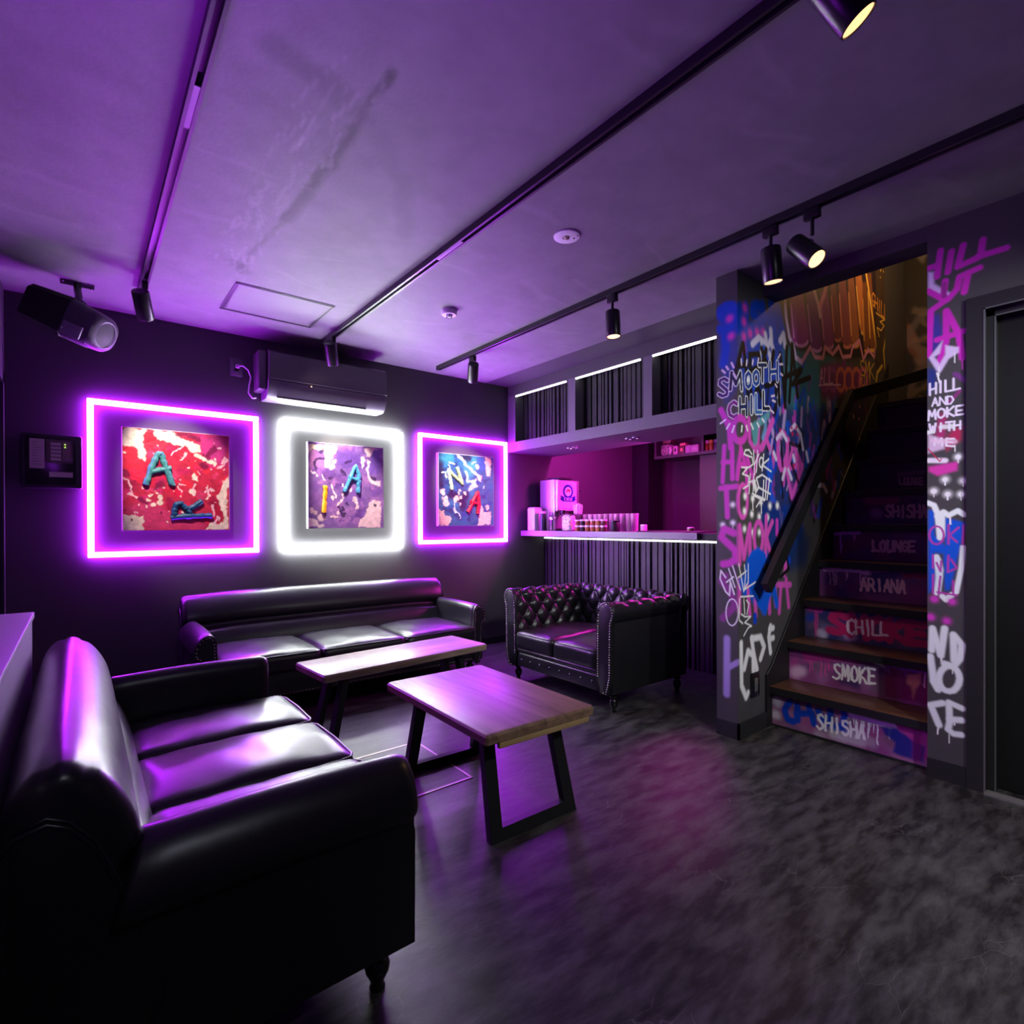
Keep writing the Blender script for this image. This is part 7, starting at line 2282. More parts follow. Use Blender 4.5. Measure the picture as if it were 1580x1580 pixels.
# ------------------------------------------------------------------ ceiling fittings
def track(x, y0, y1, label):
    t = thing('lighting_track', label, 'lighting track', (x, (y0+y1)/2, H), 'black lighting tracks')
    w = .020; m = MB()
    pr = [(-w, H), (w, H), (w, H-.032), (.009, H-.032), (.009, H-.008), (-.009, H-.008), (-.009, H-.032), (-w, H-.032)]
    m.prism(pr, lambda a, z: (x+a, y0, z), lambda a, z: (x+a, y1, z)); m.build('channel', M['trackblack'], t, 0)
    MB().box(x-w-.001, x+w+.001, y1, y1+.02, H-.034, H).build('end_cap', M['trackblack'], t, 0)
    return t
track(.285, -1.6, 3.72, 'black ceiling track nearest the corner loudspeaker')
track(1.405, -1.6, 3.95, 'black ceiling track ending in front of the air conditioner')
tr = track(2.405, -1.6, 4.02, 'long black ceiling track running in front of the bar')
for x, y in ((.285, 1.98), (1.405, 2.25)):
    m = MB().box(x-.0085, x+.0085, y-.11, y+.11, H-.030, H-.026)
    solo(m, 'track_connector', mat('metal_connector', (.16, .15, .17), .35, metal=.5), 'small metal joint in the %s ceiling track' % ('leftmost' if x < 1 else 'middle'), 'track joint', (x, y, H-.028))
def spot(x, y, aim, label, lit, energy, stem=.05, cone=44, ln=.150, r=.042, pivot=.45, tint=WARM):
    t = thing('track_spotlight', label, 'spotlight', (x, y, H-.032), 'black track spotlights')
    d = Vector(aim).normalized()
    MB().box(x-.014, x+.014, y-.032, y+.032, H-.075, H-.030, .003).build('track_adapter', M['lampblack'], t)
    pv = Vector((x, y, H-.075-stem))
    MB().tube([(x, y, H-.07), (x, y, H-.075-stem*.8)], .008, 8).build('stem', M['lampblack'], t)
    rear = pv-d*ln*pivot; side = d.cross(Vector((0, 0, 1))); side = side.normalized() if side.length > .01 else Vector((1, 0, 0))
    up = side.cross(d); c0 = rear-up*(r+.004) if up.z > 0 else rear+up*(r+.004)
    if abs(d.z) > .93: c0 = Vector((x, y, pv.z))-Vector((0, 0, .0))-d*0.0
    m = MB().lathe([(.001, 0), (r*.86, 0), (r*.97, .004), (r, .012), (r, ln-.002), (r*.97, ln), (r*.90, ln), (r*.88, ln-.005), (.001, ln-.006)], c0, d, 28)
    m.build('lamp_head', M['lampblack'], t, 40)
    MB().lathe([(.001, 0), (r*.86, 0), (r*.86, .002), (.001, .0025)], c0+d*(ln-.0045), d, 24).build('lens', M['warm_lens'] if lit else M['off_lens'], t)
    if abs(d.z) <= .93: MB().tube([pv, c0+up*(r*.9)*(1 if up.z > 0 else -1)+d*ln*pivot], .009, 8).build('swivel', M['lampblack'], t)
    else: MB().lathe([(.016, 0), (.016, .012), (.012, .016)], pv-Vector((0, 0, .008)), (0, 0, 1), 14).build('swivel', M['lampblack'], t)
    if energy:
        l = light('spot_bulb', 'SPOT', c0+d*(ln+.004), energy, tint, d, .03, cone, .6); adopt(l, t)
    return t
spot(.285, 3.56, (.235, .66, -.80), 'black spotlight at the end of the track by the loudspeaker', True, 95, cone=42, tint=(1, .84, .70))
spot(1.405, 3.80, (.265, .42, -.80), 'black spotlight hanging in front of the air conditioner', True, 170, cone=42, tint=(1, .86, .74))
spot(2.425, 3.55, (.375, .67, -.80), 'black spotlight over the neon frame nearest the bar', True, 150, cone=42, tint=(1, .84, .70))
spot(2.405, 2.10, (.0, -.05, -1), 'black spotlight with a lit rim above the button-tufted sofa', True, 5)
spot(2.405, 1.185, (.14, -.01, -1), 'black spotlight pointing down, left one of the pair before the stairs', True, 16, cone=80)
spot(2.405, 1.01, (-.10, -.62, -.70), 'black spotlight with a glowing lens, right one of the pair before the stairs', True, 30, stem=.085, cone=70, tint=(1, .88, .76))
spot(1.405, .50, (.42, -.42, -.80), 'black spotlight cut by the top edge of the photo', True, 45, stem=.02, cone=80, tint=(1, .88, .76))

ht = thing('access_hatch', 'square access hatch with a metal rim in the ceiling before the air conditioner', 'ceiling hatch', (.965, 3.545, H))
x0, x1, y0, y1 = .688, 1.243, 3.311, 3.778; w = .026
m = MB()
for a in ((x0, x1, y0, y0+w), (x0, x1, y1-w, y1), (x0, x0+w, y0+w, y1-w), (x1-w, x1, y0+w, y1-w)): m.box(a[0], a[1], a[2], a[3], H-.004, H+.002)
m.build('rim', mat('aluminium_rim', (.16, .15, .17), .35, metal=.6), ht, 0)
m = MB()
for o_ in (.007, .014): m.box(x0+o_, x0+o_+.002, y0, y1, H-.0055, H-.0035).box(x1-o_-.002, x1-o_, y0, y1, H-.0055, H-.0035).box(x0, x1, y0+o_, y0+o_+.002, H-.0055, H-.0035).box(x0, x1, y1-o_-.002, y1-o_, H-.0055, H-.0035)
m.build('rim_groove', M['blackmatt'], ht, 0)
MB().box(x0+w, x1-w, y0+w, y1-w, H-.003, H+.002).build('hatch_panel', mat('grey_hatch_plaster', (.200, .194, .206), .6, var=.06, vscale=4), ht, 0)
sd = thing('smoke_detector', 'round white smoke detector on the ceiling beyond the emergency light', 'smoke detector', (1.83, 2.94, H))
MB().lathe([(.050, 0), (.050, -.006), (.048, -.026), (.044, -.031), (.001, -.031)], (1.83, 2.94, H), (0, 0, 1), 32).build('body', M['white'], sd, 40)
MB().lathe([(.022, 0), (.022, -.008), (.018, -.012), (.001, -.012)], (1.83, 2.94, H-.031), (0, 0, 1), 20).build('sensor_cap', M['white'], sd, 40)
m = MB()
for k in range(6):
    a = k*math.pi/3; m.box(1.83+.016*math.cos(a)-.004, 1.83+.016*math.cos(a)+.004, 2.94+.016*math.sin(a)-.003, 2.94+.016*math.sin(a)+.003, H-.046, H-.043)
m.build('sensor_slot', M['blackmatt'], sd, 0)
el = thing('emergency_light', 'round white recessed emergency downlight in the ceiling', 'emergency light', (1.793, 1.843, H))
MB().lathe([(.062, 0), (.061, -.005), (.05, -.008), (.022, -.008), (.020, -.004), (.001, -.004)], (1.793, 1.843, H), (0, 0, 1), 40).build('trim_plate', M['white'], el, 40)
MB().ball((1.793, 1.843, H-.006), .014, 12, .8).build('bulb_lens', mat('tinted_lens', (.5, .45, .3), .1), el, 180)
MB().lathe([(.004, 0), (.004, -.004), (.001, -.005)], (1.822, 1.825, H-.007), (0, 0, 1), 10).lathe([(.003, 0), (.003, -.003), (.001, -.004)], (1.82, 1.80, H-.006), (0, 0, 1), 10).build('test_button', M['greymetal'], el, 0)

# ------------------------------------------------------------------ loudspeaker hung from the ceiling in the corner
sp = thing('loudspeaker', 'black wedge loudspeaker tilted down from a ceiling bracket in the left corner', 'loudspeaker', (0, 3.87, H))
SM = Matrix.Translation((-.015, 3.72, 2.235)) @ Matrix.Rotation(math.radians(-35), 4, 'Z') @ Matrix.Rotation(math.radians(23), 4, 'Y')
m = MB(); m.x = SM          # local x points along the cabinet to its front
sec = lambda x, a, b, zz, r: [(x, y, z) for y, z in [(-a+r, -b+zz), (a-r, -b+zz), (a, -b+r+zz), (a, b-r+zz), (a-r, b+zz), (-a+r, b+zz), (-a, b-r+zz), (-a, -b+r+zz)]]
m.loft([sec(-.20, .10, .085, 0, .02), sec(-.19, .105, .092, 0, .02), sec(.035, .125, .105, 0, .02), sec(.04, .125, .105, 0, .02)]); m.build('cabinet', M['blackmatt'], sp, 30)
m = MB(); m.x = SM; rsec = lambda x, a, b, zz, e: [(x, a*math.copysign(abs(math.cos(q))**e, math.cos(q)), zz+b*math.copysign(abs(math.sin(q))**e, math.sin(q))) for q in [k*2*math.pi/40 for k in range(40)]]
m.loft([rsec(.038, .124, .104, 0, .35), rsec(.06, .122, .102, 0, .4), rsec(.14, .112, .096, -.003, .6), rsec(.165, .100, .086, -.005, .8), rsec(.175, .082, .074, -.006, .95)]); m.build('front_shell', mat('grey_speaker_shell', (.055, .052, .06), .5), sp, 30)
m = MB(); m.x = SM
pts = [(.176+.004*math.cos(a), .066*math.cos(a), -.006+.070*math.sin(a)) for a in [k*2*math.pi/36 for k in range(36)]]
m.tube(pts, .0026, 6, closed=True); m.build('highlight_ring', mat('pale_ring', (.5, .47, .52), .4), sp)  # pale ring standing in for the bright edge highlight on the front
m = MB(); m.x = SM; m.lathe([(.064, 0), (.05, .002), (.02, .006), (.001, .007)], (.1745, 0, -.006), (1, 0, 0), 28); m.build('driver', M['blackmatt'], sp, 60)
m = MB(); m.x = SM
m.box(.05, .15, -.128, -.116, -.085, -.02, .003); m.build('side_plate', mat('lilac_grey_plate', (.2, .18, .22), .3), sp)
m = MB(); m.x = SM
for p in ((.062, -.130, -.06), (.16, -.09, -.085), (.06, -.06, .106)): m.ball(p, .007, 8)
m.build('screw', M['chrome'], sp)
m = MB().box(-.075, .075, 3.85, 3.92, H-.006, H-.0005, .002).tube([(0, 3.87, H-.005), (0, 3.85, H-.05), (.005, 3.80, H-.10), (.0, 3.77, H-.15)], .018, 10).box(-.03, .03, 3.74, 3.80, H-.165, H-.135, .004)
m.build('ceiling_bracket', M['blackgloss'], sp)
m = MB()
for p in ((-.062, 3.86, H-.008), (.062, 3.91, H-.008), (0, 3.915, H-.008)): m.ball(p, .006, 8)
m.build('bracket_screw', M['chrome'], sp)

# ------------------------------------------------------------------ floor hatch and cabinet
fh = thing('floor_hatch', 'square floor hatch with a thin metal rim under the coffee tables', 'floor hatch', (1.10, 2.31, 0))
x0, x1, y0, y1 = .80, 1.395, 2.05, 2.575; m = MB()
for a in ((x0, x1, y0, y0+.012), (x0, x1, y1-.012, y1), (x0, x0+.012, y0+.012, y1-.012), (x1-.012, x1, y0+.012, y1-.012)): m.box(a[0], a[1], a[2], a[3], -.001, .0035)
m.build('rim', mat('worn_brass_rim', (.42, .34, .33), .35, metal=.7), fh, 0)
MB().box(x0+.012, x1-.012, y0+.012, y1-.012, -.001, .0018).build('hatch_lid', M['floor'], fh, 0)
cb = thing('low_cabinet', 'long waist-high cabinet along the left wall behind the foreground sofa', 'cabinet', (-.23, 1.2, 0))
MB().box(XL+.002, -.128, -1.2, 2.50, .0, .83, .002).build('body', mat('lilac_grey_laminate', (.16, .15, .17), .5), cb, 0)
MB().box(XL+.001, -.122, -1.205, 2.506, .831, .852, .003).build('top', mat('violet_grey_top', (.15, .14, .16), .5, bump=.1, bscale=90), cb)

# ------------------------------------------------------------------ sofas
def arc(cx, cz, r, a0, a1, n):
    return [(cx+r*math.cos(math.radians(a0+(a1-a0)*i/n)), cz+r*math.sin(math.radians(a0+(a1-a0)*i/n))) for i in range(n+1)]
def smooth_poly(pts, it=2):
    for _ in range(it):
        q = []
        for a, b in zip(pts, pts[1:]+pts[:1]): q += [(a[0]*.75+b[0]*.25, a[1]*.75+b[1]*.25), (a[0]*.25+b[0]*.75, a[1]*.25+b[1]*.75)]
        pts = q
    return pts
def inset(poly, d):
    n = len(poly); out = []; A = sum(poly[i][0]*poly[(i+1) % n][1]-poly[(i+1) % n][0]*poly[i][1] for i in range(n)); sg = 1 if A > 0 else -1
    for i in range(n):
        a, b, c = poly[i-1], poly[i], poly[(i+1) % n]; t = Vector((c[0]-a[0], c[1]-a[1])); t = t.normalized() if t.length else Vector((1, 0)); out.append((b[0]-t.y*d*sg, b[1]+t.x*d*sg))
    return out
def turned_leg(c, h=.125, r=.030):
    p = [(.62, 0), (.66, .04), (.5, .08), (.55, .16), (.95, .34), (1.05, .46), (.9, .58), (.55, .66), (.6, .70), (.95, .74), (1, .80), (.7, .84), (1.1, .92), (1.2, 1)]
    return MB().lathe([(a*r, b*h) for a, b in p], c, (0, 0, 1), 20)
def roll_sofa(label, T, W, D, zs, base, group, nails):
    """T: local (forward, along, up) -> world; W overall width; D depth to the arm fronts"""
    t = thing('leather_sofa', label, 'sofa', base, group); Lz = M['leather']
    def build(m, name, mt=Lz, sm=40, label=None): m.build(name, mt, t, sm, label)
    Z = lambda z: z*zs
    # back: one upholstered roll, creased across, over a lower pad
    pr = [(.015, .16), (.0, .30), (.0, .60), (.008, .68), (.035, .735), (.078, .757), (.118, .748), (.155, .715), (.185, .665), (.203, .612), (.204, .578), (.178, .550), (.186, .530), (.222, .508), (.248, .455), (.262, .40), (.268, .33), (.25, .22), (.12, .16)]
    pr = smooth_poly(pr, 2); secs = []; ya = .030
    def dent(x, z, y):
        q = min(y, W-y)
        return 0 if z < .60 or q > .16 else .011*(1-q/.16)*(math.exp(-((x-.07)/.009)**2)+math.exp(-((x-.125)/.009)**2))
    st_ = []
    for k in range(6):
        a = math.pi/2*k/5; st_.append((ya+.038*(1-math.cos(a)), .034*(1-math.sin(a))))
    mid = [(ya+.038+(W-.136)*i/24, 0) for i in range(1, 24)]
    allst = st_+mid+[(W-y, d) for y, d in st_[::-1]]
    for y, d in allst:
        q = inset(pr, d) if d > 0 else pr; e = min(1, max(0, (min(y, W-y)-.03)/.30)); 
        secs.append([T(x, y, Z(z-(.014*(1-e) if z > .5 else 0)-dent(x, z, y))) for x, z in q])
    build(MB().loft(secs), 'back', sm=70)
    # arms with a rolled top
    ap = [(.125, .20), (.125, .50), (.122, .545), (.105, .572), (.078, .578), (.050, .565), (.022, .53), (.006, .485), (.004, .455), (.016, .432), (.035, .425), (.05, .40), (.05, .20)]
    ap = smooth_poly(ap, 1)
    for side in (0, 1):
        Y = (lambda o: o) if side == 0 else (lambda o: W-o)
        secs = []
        for k in range(4):
            q = inset(ap, .016*(1-math.sin(math.pi/2*k/3)))
            secs.append([T(.148+.014*(1-math.cos(math.pi/2*k/3))+max(0, z-.43)*.34, Y(o), Z(z)) for o, z in q])
        for i in range(1, 13):
            f = i/12; x = .177+(D-.224)*f
            secs.append([T(x+max(0, z-.43)*.34*(1-f), Y(o), Z(z+.006*math.sin(f*3.1)*(z > .4))) for o, z in ap])
        for k in range(1, 7):
            a = math.pi/2*k/6; x = D-.047+.045*math.sin(a); d = .026*(1-math.cos(a)); q = inset(ap, d)
            secs.append([T(x, Y(o), Z(z)) for o, z in q])
        build(MB().loft(secs), 'armrest', sm=60)
        # flat outside panel below the seam, rising behind in a curve
        pp = [(.0, .125), (.0, .60), (.03, .635), (.07, .645), (.10, .63), (.135, .585), (.165, .51), (.19, .445), (.205, .432), (D-.012, .424), (D-.006, .40), (D-.008, .125)]
        build(MB().prism(pp, lambda x, z: T(x, Y(.034), Z(z)), lambda x, z: T(x, Y(.075), Z(z))), 'side_panel', sm=0)
        m = MB().tube([T(x, Y(.033), Z(z+.002)) for x, z in [(.0, .60), (.03, .637), (.07, .647), (.10, .632), (.135, .587), (.165, .512), (.19, .447), (.205, .434)]+[(.205+(D-.22)*i/8, .434-.008*i/8+.006*math.sin(i/8*3.14)) for i in range(1, 9)]], .0055, 8)
        m.tube([T(x, Y(.030), Z(z+.012)) for x, z in [(.03, .637), (.07, .649), (.10, .634), (.135, .589), (.165, .514), (.195, .440)]], .004, 6)
        build(m, 'piping', sm=180)
        build(MB().tube([T(.187, Y(.0325), Z(.44)), T(.184, Y(.0325), Z(.28)), T(.18, Y(.0325), Z(.125))], .0028, 6), 'side_seam', sm=180)
        if nails:
            m = MB(); q = smooth_poly([(.128, .10), (.128, .50), (.11, .565), (.078, .575), (.035, .55), (.008, .49), (.012, .44), (.04, .42), (.05, .38), (.055, .10)], 1)
            m.prism(q, lambda o, z: T(D-.004, Y(o), Z(z)), lambda o, z: T(D+.012, Y(o), Z(z))); build(m, 'arm_front')
            m = MB(); q2 = inset(q, .013)
            tot = 0; last = None
            for (a, b) in zip(q2, q2[1:]):
                l = math.hypot(b[0]-a[0], b[1]-a[1]); n = max(1, int(l/.017))
                for i in range(n):
                    o, z = a[0]+(b[0]-a[0])*i/n, a[1]+(b[1]-a[1])*i/n; m.ball(T(D+.013, Y(o), Z(z)), .0042, 6)
            build(m, 'nailhead_trim', M['nail'], 180)
    # seat: base, front rail, three cushions
    build(MB().box(*bb(T(.03, .06, Z(.125)), T(D-.03, W-.06, Z(.29)))), 'base', sm=0)
    build(MB().box(*bb(T(D-.05, .10, Z(.12)), T(D-.002, W-.10, Z(.30))), .012, 3), 'front_rail')
    if nails:
        m = MB(); n = int((W-.24)/.019)
        for i in range(n): m.ball(T(D+.0, .12+(W-.24)*i/n, Z(.14)), .0042, 6)
        build(m, 'nailhead_row', M['nail'], 180)
    cw = (W-.25)/3
    for i in range(3):
        a = T(.235, .127+cw*i, Z(.285)); b = T(D+.055, .123+cw*(i+1), Z(.405)); B = bb(a, b)
        mb = MB().rbox(*B, .035, 18, crown=.030, wob=.0022, seed=i+int(nails)*7)
        build(mb, 'seat_cushion', sm=180)
        m = MB(); y0, y1 = .134+cw*i, .116+cw*(i+1); xf = D+.050
        m.tube([T(.30, y0, Z(.395)), T(xf-.05, y0-.002, Z(.396)), T(xf-.012, y0+.006, Z(.396)), T(xf, y0+.03, Z(.397)), T(xf+.003, (y0+y1)/2, Z(.400)), T(xf, y1-.03, Z(.397)), T(xf-.012, y1-.006, Z(.396)), T(xf-.05, y1+.002, Z(.396)), T(.30, y1, Z(.395))], .0048, 8)
        build(m, 'cushion_piping', sm=180)
    for x in (.06, D-.075):
        for y in (.105, W-.105):
            p = T(x, y, 0); turned_leg((p[0], p[1], 0.001), Z(.126)).build('leg', M['legwood'], t, 60)
    return t
def bb(a, b): return min(a[0], b[0]), max(a[0], b[0]), min(a[1], b[1]), max(a[1], b[1]), min(a[2], b[2]), max(a[2], b[2])
roll_sofa('large black leather sofa in the foreground, seen over its near arm', lambda x, y, z: (x-.115, y+1.165, z), 1.475, .765, 1.0, (.27, 1.9, 0), None, False)
roll_sofa('long black leather sofa with nailhead arms under the three paintings', lambda x, y, z: (y+.478, 4.195-x, z), 1.985, .765, .935, (1.47, 3.8, 0), None, True)

# ------------------------------------------------------------------ button-tufted two-seater before the bar
def tufted_sofa():
    t = thing('tufted_sofa', 'black button-tufted leather two-seater with studded arm fronts before the bar', 'sofa', (2.87, 2.69, 0))
    X0, Y0, W, D = 3.285, 3.225, 1.07, .80
    T = lambda x, y, z: Vector((X0-x, Y0-y, z)); Lz = M['leather']
    prof = [(.052, .33), (.050, .42), (.046, .50), (.040, .565), (.034, .60), (.026, .632), (.008, .658), (-.018, .670), (-.045, .662), (-.066, .640), (-.076, .610), (-.072, .580), (-.058, .556), (-.04, .545)]
    # resample profile by length
    P = [Vector(p) for p in prof]; Ls = [0]
    for a, b in zip(P, P[1:]): Ls.append(Ls[-1]+(b-a).length)
    def at(l):
        for k in range(len(P)-1):
            if l <= Ls[k+1]+1e-9:
                f = (l-Ls[k])/(Ls[k+1]-Ls[k]); p = P[k].lerp(P[k+1], f); tg = (P[min(k+2, len(P)-1)]-P[k]).normalized(); tg0 = (P[k+1]-P[max(k-1, 0)]).normalized(); tg = tg0.lerp(tg, f).normalized(); return p, Vector((tg.y, -tg.x))
        return P[-1], Vector((-1, 0))
    def sweep(name, length, lift, a0=0.):
        A, Bv = .132, .17; nu = int(length/.0075); nv = 70; m = MB(); vs = []; fs = []; bt = []
        for i in range(nu+1):
            u = length*i/nu
            for j in range(nv+1):
                l = Ls[-1]*j/nv; p, n = at(l); fade = 1-min(1, max(0, (l-.34)/.10)); lowf = min(1, l/.04)
                s_ = (u-a0)/A+(l-.05)/Bv; q_ = (u-a0)/A-(l-.05)/Bv
                puff = (abs(math.sin(math.pi*s_))*abs(math.sin(math.pi*q_)))**.42
                # gathered folds on top of the roll
                fold = abs(math.cos(math.pi*(u-a0)/A))**.5
                h = .034*(puff-.6)*fade*lowf+.010*(fold-.6)*(1-fade)*max(0, 1-(l-.34)/.16)
                vs.append(lift(u, p.x+n.x*-h if False else p.x+n.x*h, p.y+n.y*h))
        for i in range(nu):
            for j in range(nv): k = i*(nv+1)+j; fs.append((k, k+1, k+nv+2, k+nv+1))
        m.add(vs, fs)
        b = MB(); r_ = 0
        for ss in range(-4, 30):
            for qq in range(-30, 30):
                u = A*(ss+qq)/2+a0; l = Bv*(ss-qq)/2+.05
                if .03 < u < length-.03 and .03 < l < .36:
                    p, n = at(l); b.lathe([(.0095, -.002), (.010, .002), (.006, .005), (.001, .006)], lift(u, p.x-n.x*.012, p.y-n.y*.012), lift(u, p.x+n.x, p.y+n.y)-lift(u, p.x, p.y), 10)
        m.f.append(tuple(range(nv+1))); m.f.append(tuple(nu*(nv+1)+j for j in range(nv, -1, -1))); m.mi += [0, 0]
        m.add(b.v, b.f)
        return m
    iw = .135; 
    m = sweep('back', W-.06, lambda u, a, z: T(.075+a, .03+u, z), .02); m.build('tufted_back', Lz, t, 180, fix=True)
    MB().box(*bb(T(.035, .03, .12), T(.10, W-.03, .60)), .006).build('back_panel', Lz, t)
    for s_ in (0, 1):
        Y = (lambda o: iw-.052-.0+o) if s_ == 0 else (lambda o: W-(iw-.052)-o)
        m = sweep('arm', D-.13, lambda u, a, z, Y=Y: T(.13+u, Y(a), z), .0); m.build('tufted_arm', Lz, t, 180)
        Yo = (lambda o: o) if s_ == 0 else (lambda o: W-o)
        MB().box(*bb(T(.04, Yo(.032), .12), T(D-.012, Yo(.115), .60)), .004).build('arm_panel', Lz, t)
        q = [(.142, .12), (.140, .52), (.134, .60), (.118, .648), (.084, .676), (.045, .676), (.012, .650), (.002, .61), (.010, .575), (.024, .55), (.028, .12)]; q = smooth_poly(q, 1)
        MB().loft([[T(D-.02, Yo(o), z) for o, z in q], [T(D+.0, Yo(o), z) for o, z in q], [T(D+.006, Yo(o), z) for o, z in inset(q, .003)], [T(D+.0095, Yo(o), z) for o, z in inset(q, .010)], [T(D+.012, Yo(o), z) for o, z in inset(q, .022)]]).build('arm_front', Lz, t, 60)
        m = MB(); q2 = inset(q, .011); q3 = inset(q, .003)
        m2 = MB().tube([T(D+.008, Yo(o), z) for o, z in q3], .005, 6, closed=True)
        for a, b in zip(q2, q2[1:]):
            l = math.hypot(b[0]-a[0], b[1]-a[1]); n = max(1, int(l/.0145))
            for i in range(n): m.ball(T(D+.0115, Yo(a[0]+(b[0]-a[0])*i/n), a[1]+(b[1]-a[1])*i/n), .0046, 6)
        m.build('nailhead_trim', M['nail'], t, 180); m2.build('arm_piping', Lz, t, 180)
    MB().box(*bb(T(.06, .10, .125), T(D-.05, W-.10, .255)), .005).build('base', Lz, t)
    MB().box(*bb(T(D-.06, .135, .12), T(D-.004, W-.135, .225)), .016, 4).build('front_rail', Lz, t, 60)
    MB().box(*bb(T(D-.10, .135, .222), T(D+.004, W-.135, .262)), .018, 4).build('rail_roll', Lz, t, 60)
    m = MB()
    for i in range(8): m.lathe([(.010, 0), (.0105, .004), (.006, .007), (.001, .008)], T(D-.006, .19+(W-.38)*i/7, .172), T(1, 0, 0)-T(0, 0, 0), 10)
    m.build('rail_button', Lz, t, 60)
    cw = (W-.28)/2
    for i in range(2):
        B = bb(T(.135, .1405+cw*i, .25), T(D+.02, .1395+cw*(i+1), .372))
        MB().rbox(*B, .032, 18, crown=.034, wob=.0022, seed=30+i).build('seat_cushion', Lz, t, 180)
        y0, y1 = .150+cw*i, .130+cw*(i+1); xf = D+.012
        MB().tube([T(.5, y0, .362), T(xf-.05, y0-.004, .363), T(xf-.01, y0+.008, .363), T(xf+.004, y0+.035, .365), T(xf+.006, (y0+y1)/2, .368), T(xf+.004, y1-.035, .365), T(xf-.01, y1-.008, .363), T(xf-.05, y1+.004, .363), T(.5, y1, .362)], .0045, 8).build('cushion_piping', Lz, t, 180)
    for x in (.08, D-.07):
        for y in (.075, W-.075):
            p = T(x, y, 0); turned_leg((p.x, p.y, .001), .124, .026).build('leg', M['legwood'], t, 60)
tufted_sofa()

# ------------------------------------------------------------------ coffee tables
def coffee_table(label, cx, cy, LX, LY, rot, zt, axis, wood, batten):
    """axis 0: end frames stand at the x ends, axis 1: at the y ends"""
    t = thing('coffee_table', label, 'coffee table', (cx, cy, 0), 'wooden coffee tables'); R = Matrix.Translation((cx, cy, 0)) @ Matrix.Rotation(rot, 4, 'Z')
    m = MB(); m.x = R; th = .042; b = .012
    q = lambda i, z: [(-LX/2+i, -LY/2+i, z), (LX/2-i, -LY/2+i, z), (LX/2-i, LY/2-i, z), (-LX/2+i, LY/2-i, z)]
    sx = lambda i, z: [(x, y, z) for x, y in [(-LX/2+i+.008, -LY/2+i), (LX/2-i-.008, -LY/2+i), (LX/2-i, -LY/2+i+.008), (LX/2-i, LY/2-i-.008), (LX/2-i-.008, LY/2-i), (-LX/2+i+.008, LY/2-i), (-LX/2+i, LY/2-i-.008), (-LX/2+i, -LY/2+i+.008)]]
    m.loft([sx(.010, zt-th), sx(.001, zt-th+.006), sx(.0, zt-.010), sx(.005, zt-.002), sx(.010, zt)]); m.build('tabletop', wood, t, 25)
    L0, W0 = (LX, LY) if axis == 0 else (LY, LX)
    P = (lambda a, w, z: (a, w, z)) if axis == 0 else (lambda a, w, z: (w, a, z))
    for s_ in (-1, 1):
        m = MB(); m.x = R; at_, ab = s_*(L0/2-.155), s_*(L0/2-.065); wt, wb = W0/2-.075, W0/2-.055
        zt2 = zt-th; bw, bd = .026, .016
        def fr(w, z, o): 
            f = (z/zt2); a = ab+(at_-ab)*f; return P(a+o, w, z)
        hw = lambda z: wb+(wt-wb)*z/zt2
        for k in (-1, 1):
            secs = [[fr(k*(hw(z)-e), z, o) for e, o in ((0, -bd), (0, bd), (2*bw, bd), (2*bw, -bd))] for z in (0.001, zt2)]
            m.loft(secs)
        secs = [[fr(k*(hw(.02)-2*bw), z, o) for z, o in ((.001, -bd), (.001, bd), (.044, bd), (.044, -bd))] for k in (-1, 1)]
        m.loft(secs)
        m.loft([[fr(k*(hw(zt2)-2*bw), z, o) for z, o in ((zt2-.03, -bd), (zt2-.03, bd), (zt2-.001, bd), (zt2-.001, -bd))] for k in (-1, 1)])
        m.build('leg_frame', M['blackmetal'], t, 0)
    if batten:
        m = MB(); m.x = R; m.box(-LX/2+.06, LX/2-.025, -LY/2+.006, -LY/2+.022, zt-th-.020, zt-th+.004, .002); m.build('end_batten', M['batten'], t)
    return t
coffee_table('square-ended coffee table with a reddish top nearest the camera', 1.364, 1.925, .525, .815, math.radians(-1.2), .422, 1, M['walnut_y'], True)
coffee_table('long pale-topped coffee table before the sofa under the paintings', 1.42, 2.84, 1.03, .36, math.radians(4.6), .422, 0, M['walnut_x'], False)

# ------------------------------------------------------------------ the bar: canopy, counter, shelf
def slats(mb, fx, y0, y1, z0, z1, rr, dark):
    """random vertical battens standing off a dark board at x=fx, facing -x"""
    y = y0+.004; dark.box(fx, fx+.02, y0, y1, z0, z1)
    while y < y1-.012:
        w = rr.choice([.014, .018, .022, .028, .036, .048]); g = rr.choice([.009, .013, .018, .026])
        mb.box(fx-.018, fx, y, min(y+w, y1), z0, z1); y += w+g
rr = random.Random(8)
FX = 3.315
bc = thing('bar_canopy', 'grey boxed canopy over the bar with slatted niches lit along the top', 'canopy', (3.6, 2.95, 1.86))
GP = mat('lilac_grey_paint', (.105, .098, .112), .55, bump=.08, bscale=120, var=.06)
MB().box(FX, FX+.07, YW+.12, YB, 2.395, H, .001).build('header', M['wall'], bc, 0)
MB().box(FX-.004, 3.90, YW+.12, YB, 1.852, 1.945, .002).build('soffit', GP, bc, 0)
OP = [(3.395, 4.125), (2.595, 3.310), (1.66, 2.515)]
for a, b in ((3.310, 3.395), (2.515, 2.595), (4.125, YB)): MB().box(FX-.001, FX+.10, a, b, 1.945, 2.395, .001).build('upright', GP, bc, 0)
for a, b in OP:
    m = MB(); dk = MB(); slats(m, FX+.12, a-.03, b+.03, 1.93, 2.42, rr, dk); p = m.build('slat_panel', M['slat'], bc, 0); dk.build('backing_board', M['slatdark'], p, 0)
    MB().box(FX-.004, FX+.012, a+.03, b-.004, 2.379, 2.392, .003).build('led_bar', M['bar_led'], bc)
